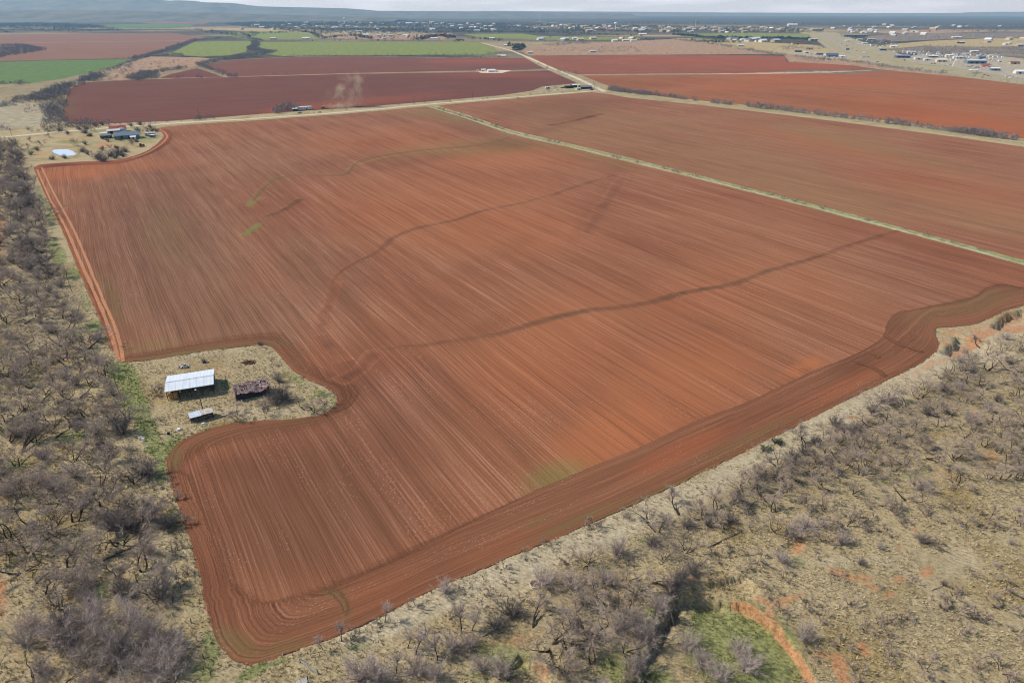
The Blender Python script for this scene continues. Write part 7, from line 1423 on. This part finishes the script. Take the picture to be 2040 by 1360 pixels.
# ------------------------------------------------------------------ hills, air, sky, sun, camera
def hills(name, crest, dist, depth, seed, mat, label):
    """a ridge standing at a real distance; crest = (pixel x, pixel y of the skyline)"""
    cx = np.array([c[0] for c in crest], float); cy = np.array([c[1] for c in crest], float)
    xs = np.linspace(cx[0], cx[-1], 260); sky = np.interp(xs, cx, cy)
    rows = 26; V = []
    for j in range(rows):
        f = j / (rows - 1)                      # 0 foot, 1 far back
        yy = dist + depth * (f - .55)
        wx = (xs - CX) / F * (dist * CP + H * SP) * (1 + .25 * (f - .55) * depth / dist)
        top = H + dist * (np.tan(-PITCH + np.arctan((CY - sky) / F)))
        top = np.maximum(top, 4)
        k = smooth(0, .55, f) if f < .55 else 1 - .15 * smooth(.55, 1, f)
        rough = (fbm(wx * .0009, np.full_like(wx, yy) * .0007, seed, 4) - .5) * 1.1 * (4 * f * (1 - f)) * (f < .5)
        z = top * np.clip(k + rough * .5, 0, 1)
        V.append(np.stack([wx, np.full_like(wx, yy), z - (2 if j == 0 else 0)], 1))
    V = np.concatenate(V); n = len(xs)
    i = np.arange(rows - 1)[:, None] * n + np.arange(n - 1)[None]
    q = np.stack([i, i + 1, i + n + 1, i + n], -1).reshape(-1, 4)
    o = link(name, np_mesh(name, V, q, smooth_=True), None, [mat]); tag(o, label, kind='structure'); return o

mh = Nodes('hill_scrub'); u = mh.pos()
c = mh.mix(mh.ramp(mh.noise(u, .004, 6, .7), .35, .65), A(76, 78, 68), A(112, 108, 94))
M_HILL = mh.out(c, .95)
hills('hills', [(-500, -14), (-200, -6), (0, 2), (120, 0), (240, -2), (320, 0), (345, 2), (362, 1), (385, 2), (400, 5), (460, 6), (475, 8), (490, 12), (520, 13), (600, 15), (690, 17), (720, 19), (750, 22), (860, 22.5), (1000, 23.5), (1100, 25), (1250, 27)], 15000, 4500, 3, M_HILL, 'long hazy blue mesa ridge on the horizon')
hills('hills', [(880, 24), (1000, 22), (1080, 23), (1200, 23.5), (1400, 25), (1600, 26), (1800, 26.5), (1975, 26), (1990, 24), (2040, 23.8), (2200, 23.5), (2500, 24)], 22500, 5000, 8, M_HILL, 'faint blue rise along the far horizon')
hills('hills', [(-500, 18), (0, 21), (150, 20), (300, 23), (420, 26), (560, 30), (700, 33), (800, 35)], 9500, 2000, 11, M_HILL, 'lower blue brushy slope before the mesa')

bm = MB(); bm.box((0, 0, 216), (59000, 59000, 440))
hz = bm.build('haze', [])
mz = bpy.data.materials.new('haze_air'); mz.use_nodes = True; nt = mz.node_tree; nt.nodes.clear()
pv = nt.nodes.new('ShaderNodeVolumePrincipled'); ov = nt.nodes.new('ShaderNodeOutputMaterial')
for s_ in pv.inputs:
    if s_.name in ('Color Attribute', 'Density Attribute', 'Temperature Attribute'): s_.default_value = ''
pv.inputs['Color'].default_value = (.32, .68, 1, 1); pv.inputs['Absorption Color'].default_value = (1, 1, 1, 1); pv.inputs['Density'].default_value = HAZE; pv.inputs['Anisotropy'].default_value = 0.1
nt.links.new(pv.outputs[0], ov.inputs['Volume'])
mz.cycles.homogeneous_volume = True
hz.data.materials.append(mz); tag(hz, kind='stuff')

W = bpy.data.worlds.new('World'); S.world = W; W.use_nodes = True; nt = W.node_tree; nt.nodes.clear()
sky = nt.nodes.new('ShaderNodeTexSky'); sky.sky_type = 'NISHITA'; sky.sun_disc = False
sky.sun_elevation = math.radians(42); sky.sun_rotation = math.atan2(-SUN_DIR.x, -SUN_DIR.y); sky.altitude = 500; sky.air_density = 1.0; sky.dust_density = 1.2; sky.ozone_density = 1.5
tc = nt.nodes.new('ShaderNodeTexCoord'); mp = nt.nodes.new('ShaderNodeMapping'); mp.inputs['Scale'].default_value = (5, 5, 60)
nz = nt.nodes.new('ShaderNodeTexNoise'); nz.inputs['Scale'].default_value = 1.6; nz.inputs['Detail'].default_value = 5
mr = nt.nodes.new('ShaderNodeMapRange'); mr.inputs[1].default_value = .45; mr.inputs[2].default_value = .75; mr.inputs[3].default_value = .55; mr.inputs[4].default_value = 1.0
mx = nt.nodes.new('ShaderNodeMix'); mx.data_type = 'RGBA'; mx.inputs[7].default_value = CLOUD
bg = nt.nodes.new('ShaderNodeBackground'); bg.inputs[1].default_value = .085; ow = nt.nodes.new('ShaderNodeOutputWorld')
L = nt.links.new
L(tc.outputs['Generated'], mp.inputs[0]); L(mp.outputs[0], nz.inputs['Vector']); L(nz.outputs['Fac'], mr.inputs[0]); sx = nt.nodes.new('ShaderNodeSeparateXYZ'); m2 = nt.nodes.new('ShaderNodeMapRange'); m2.inputs[1].default_value = .05; m2.inputs[2].default_value = .3; m2.inputs[3].default_value = 1; m2.inputs[4].default_value = .12
mm = nt.nodes.new('ShaderNodeMath'); mm.operation = 'MULTIPLY'   # a bank of thin cloud low over the horizon, clear overhead
L(tc.outputs['Generated'], sx.inputs[0]); L(sx.outputs[2], m2.inputs[0]); L(mr.outputs[0], mm.inputs[0]); L(m2.outputs[0], mm.inputs[1]); L(mm.outputs[0], mx.inputs[0]); L(sky.outputs[0], mx.inputs[6]); L(mx.outputs[2], bg.inputs[0]); L(bg.outputs[0], ow.inputs[0])

sl = bpy.data.lights.new('sun', 'SUN'); sl.energy = SUN; sl.angle = math.radians(.6); sl.color = (1, .945, .87)
so = bpy.data.objects.new('sun', sl); C.objects.link(so); so.rotation_euler = SUN_DIR.to_track_quat('-Z', 'Y').to_euler(); so.location = (-200, 0, 400)

cam = bpy.data.cameras.new('camera'); co = bpy.data.objects.new('camera', cam); C.objects.link(co)
cam.sensor_width = 36; cam.lens = 24; cam.clip_start = 1; cam.clip_end = 100000
co.location = (0, 0, H); co.rotation_euler = (math.pi / 2 - PITCH, 0, 0)
S.camera = co
S.view_settings.view_transform = 'Standard'; S.view_settings.look = 'None'; S.view_settings.exposure = EXPO; S.view_settings.gamma = 1
S.cycles.filter_width = 1.1; S.cycles.volume_bounces = 0; S.cycles.max_bounces = 5; S.cycles.transparent_max_bounces = 8
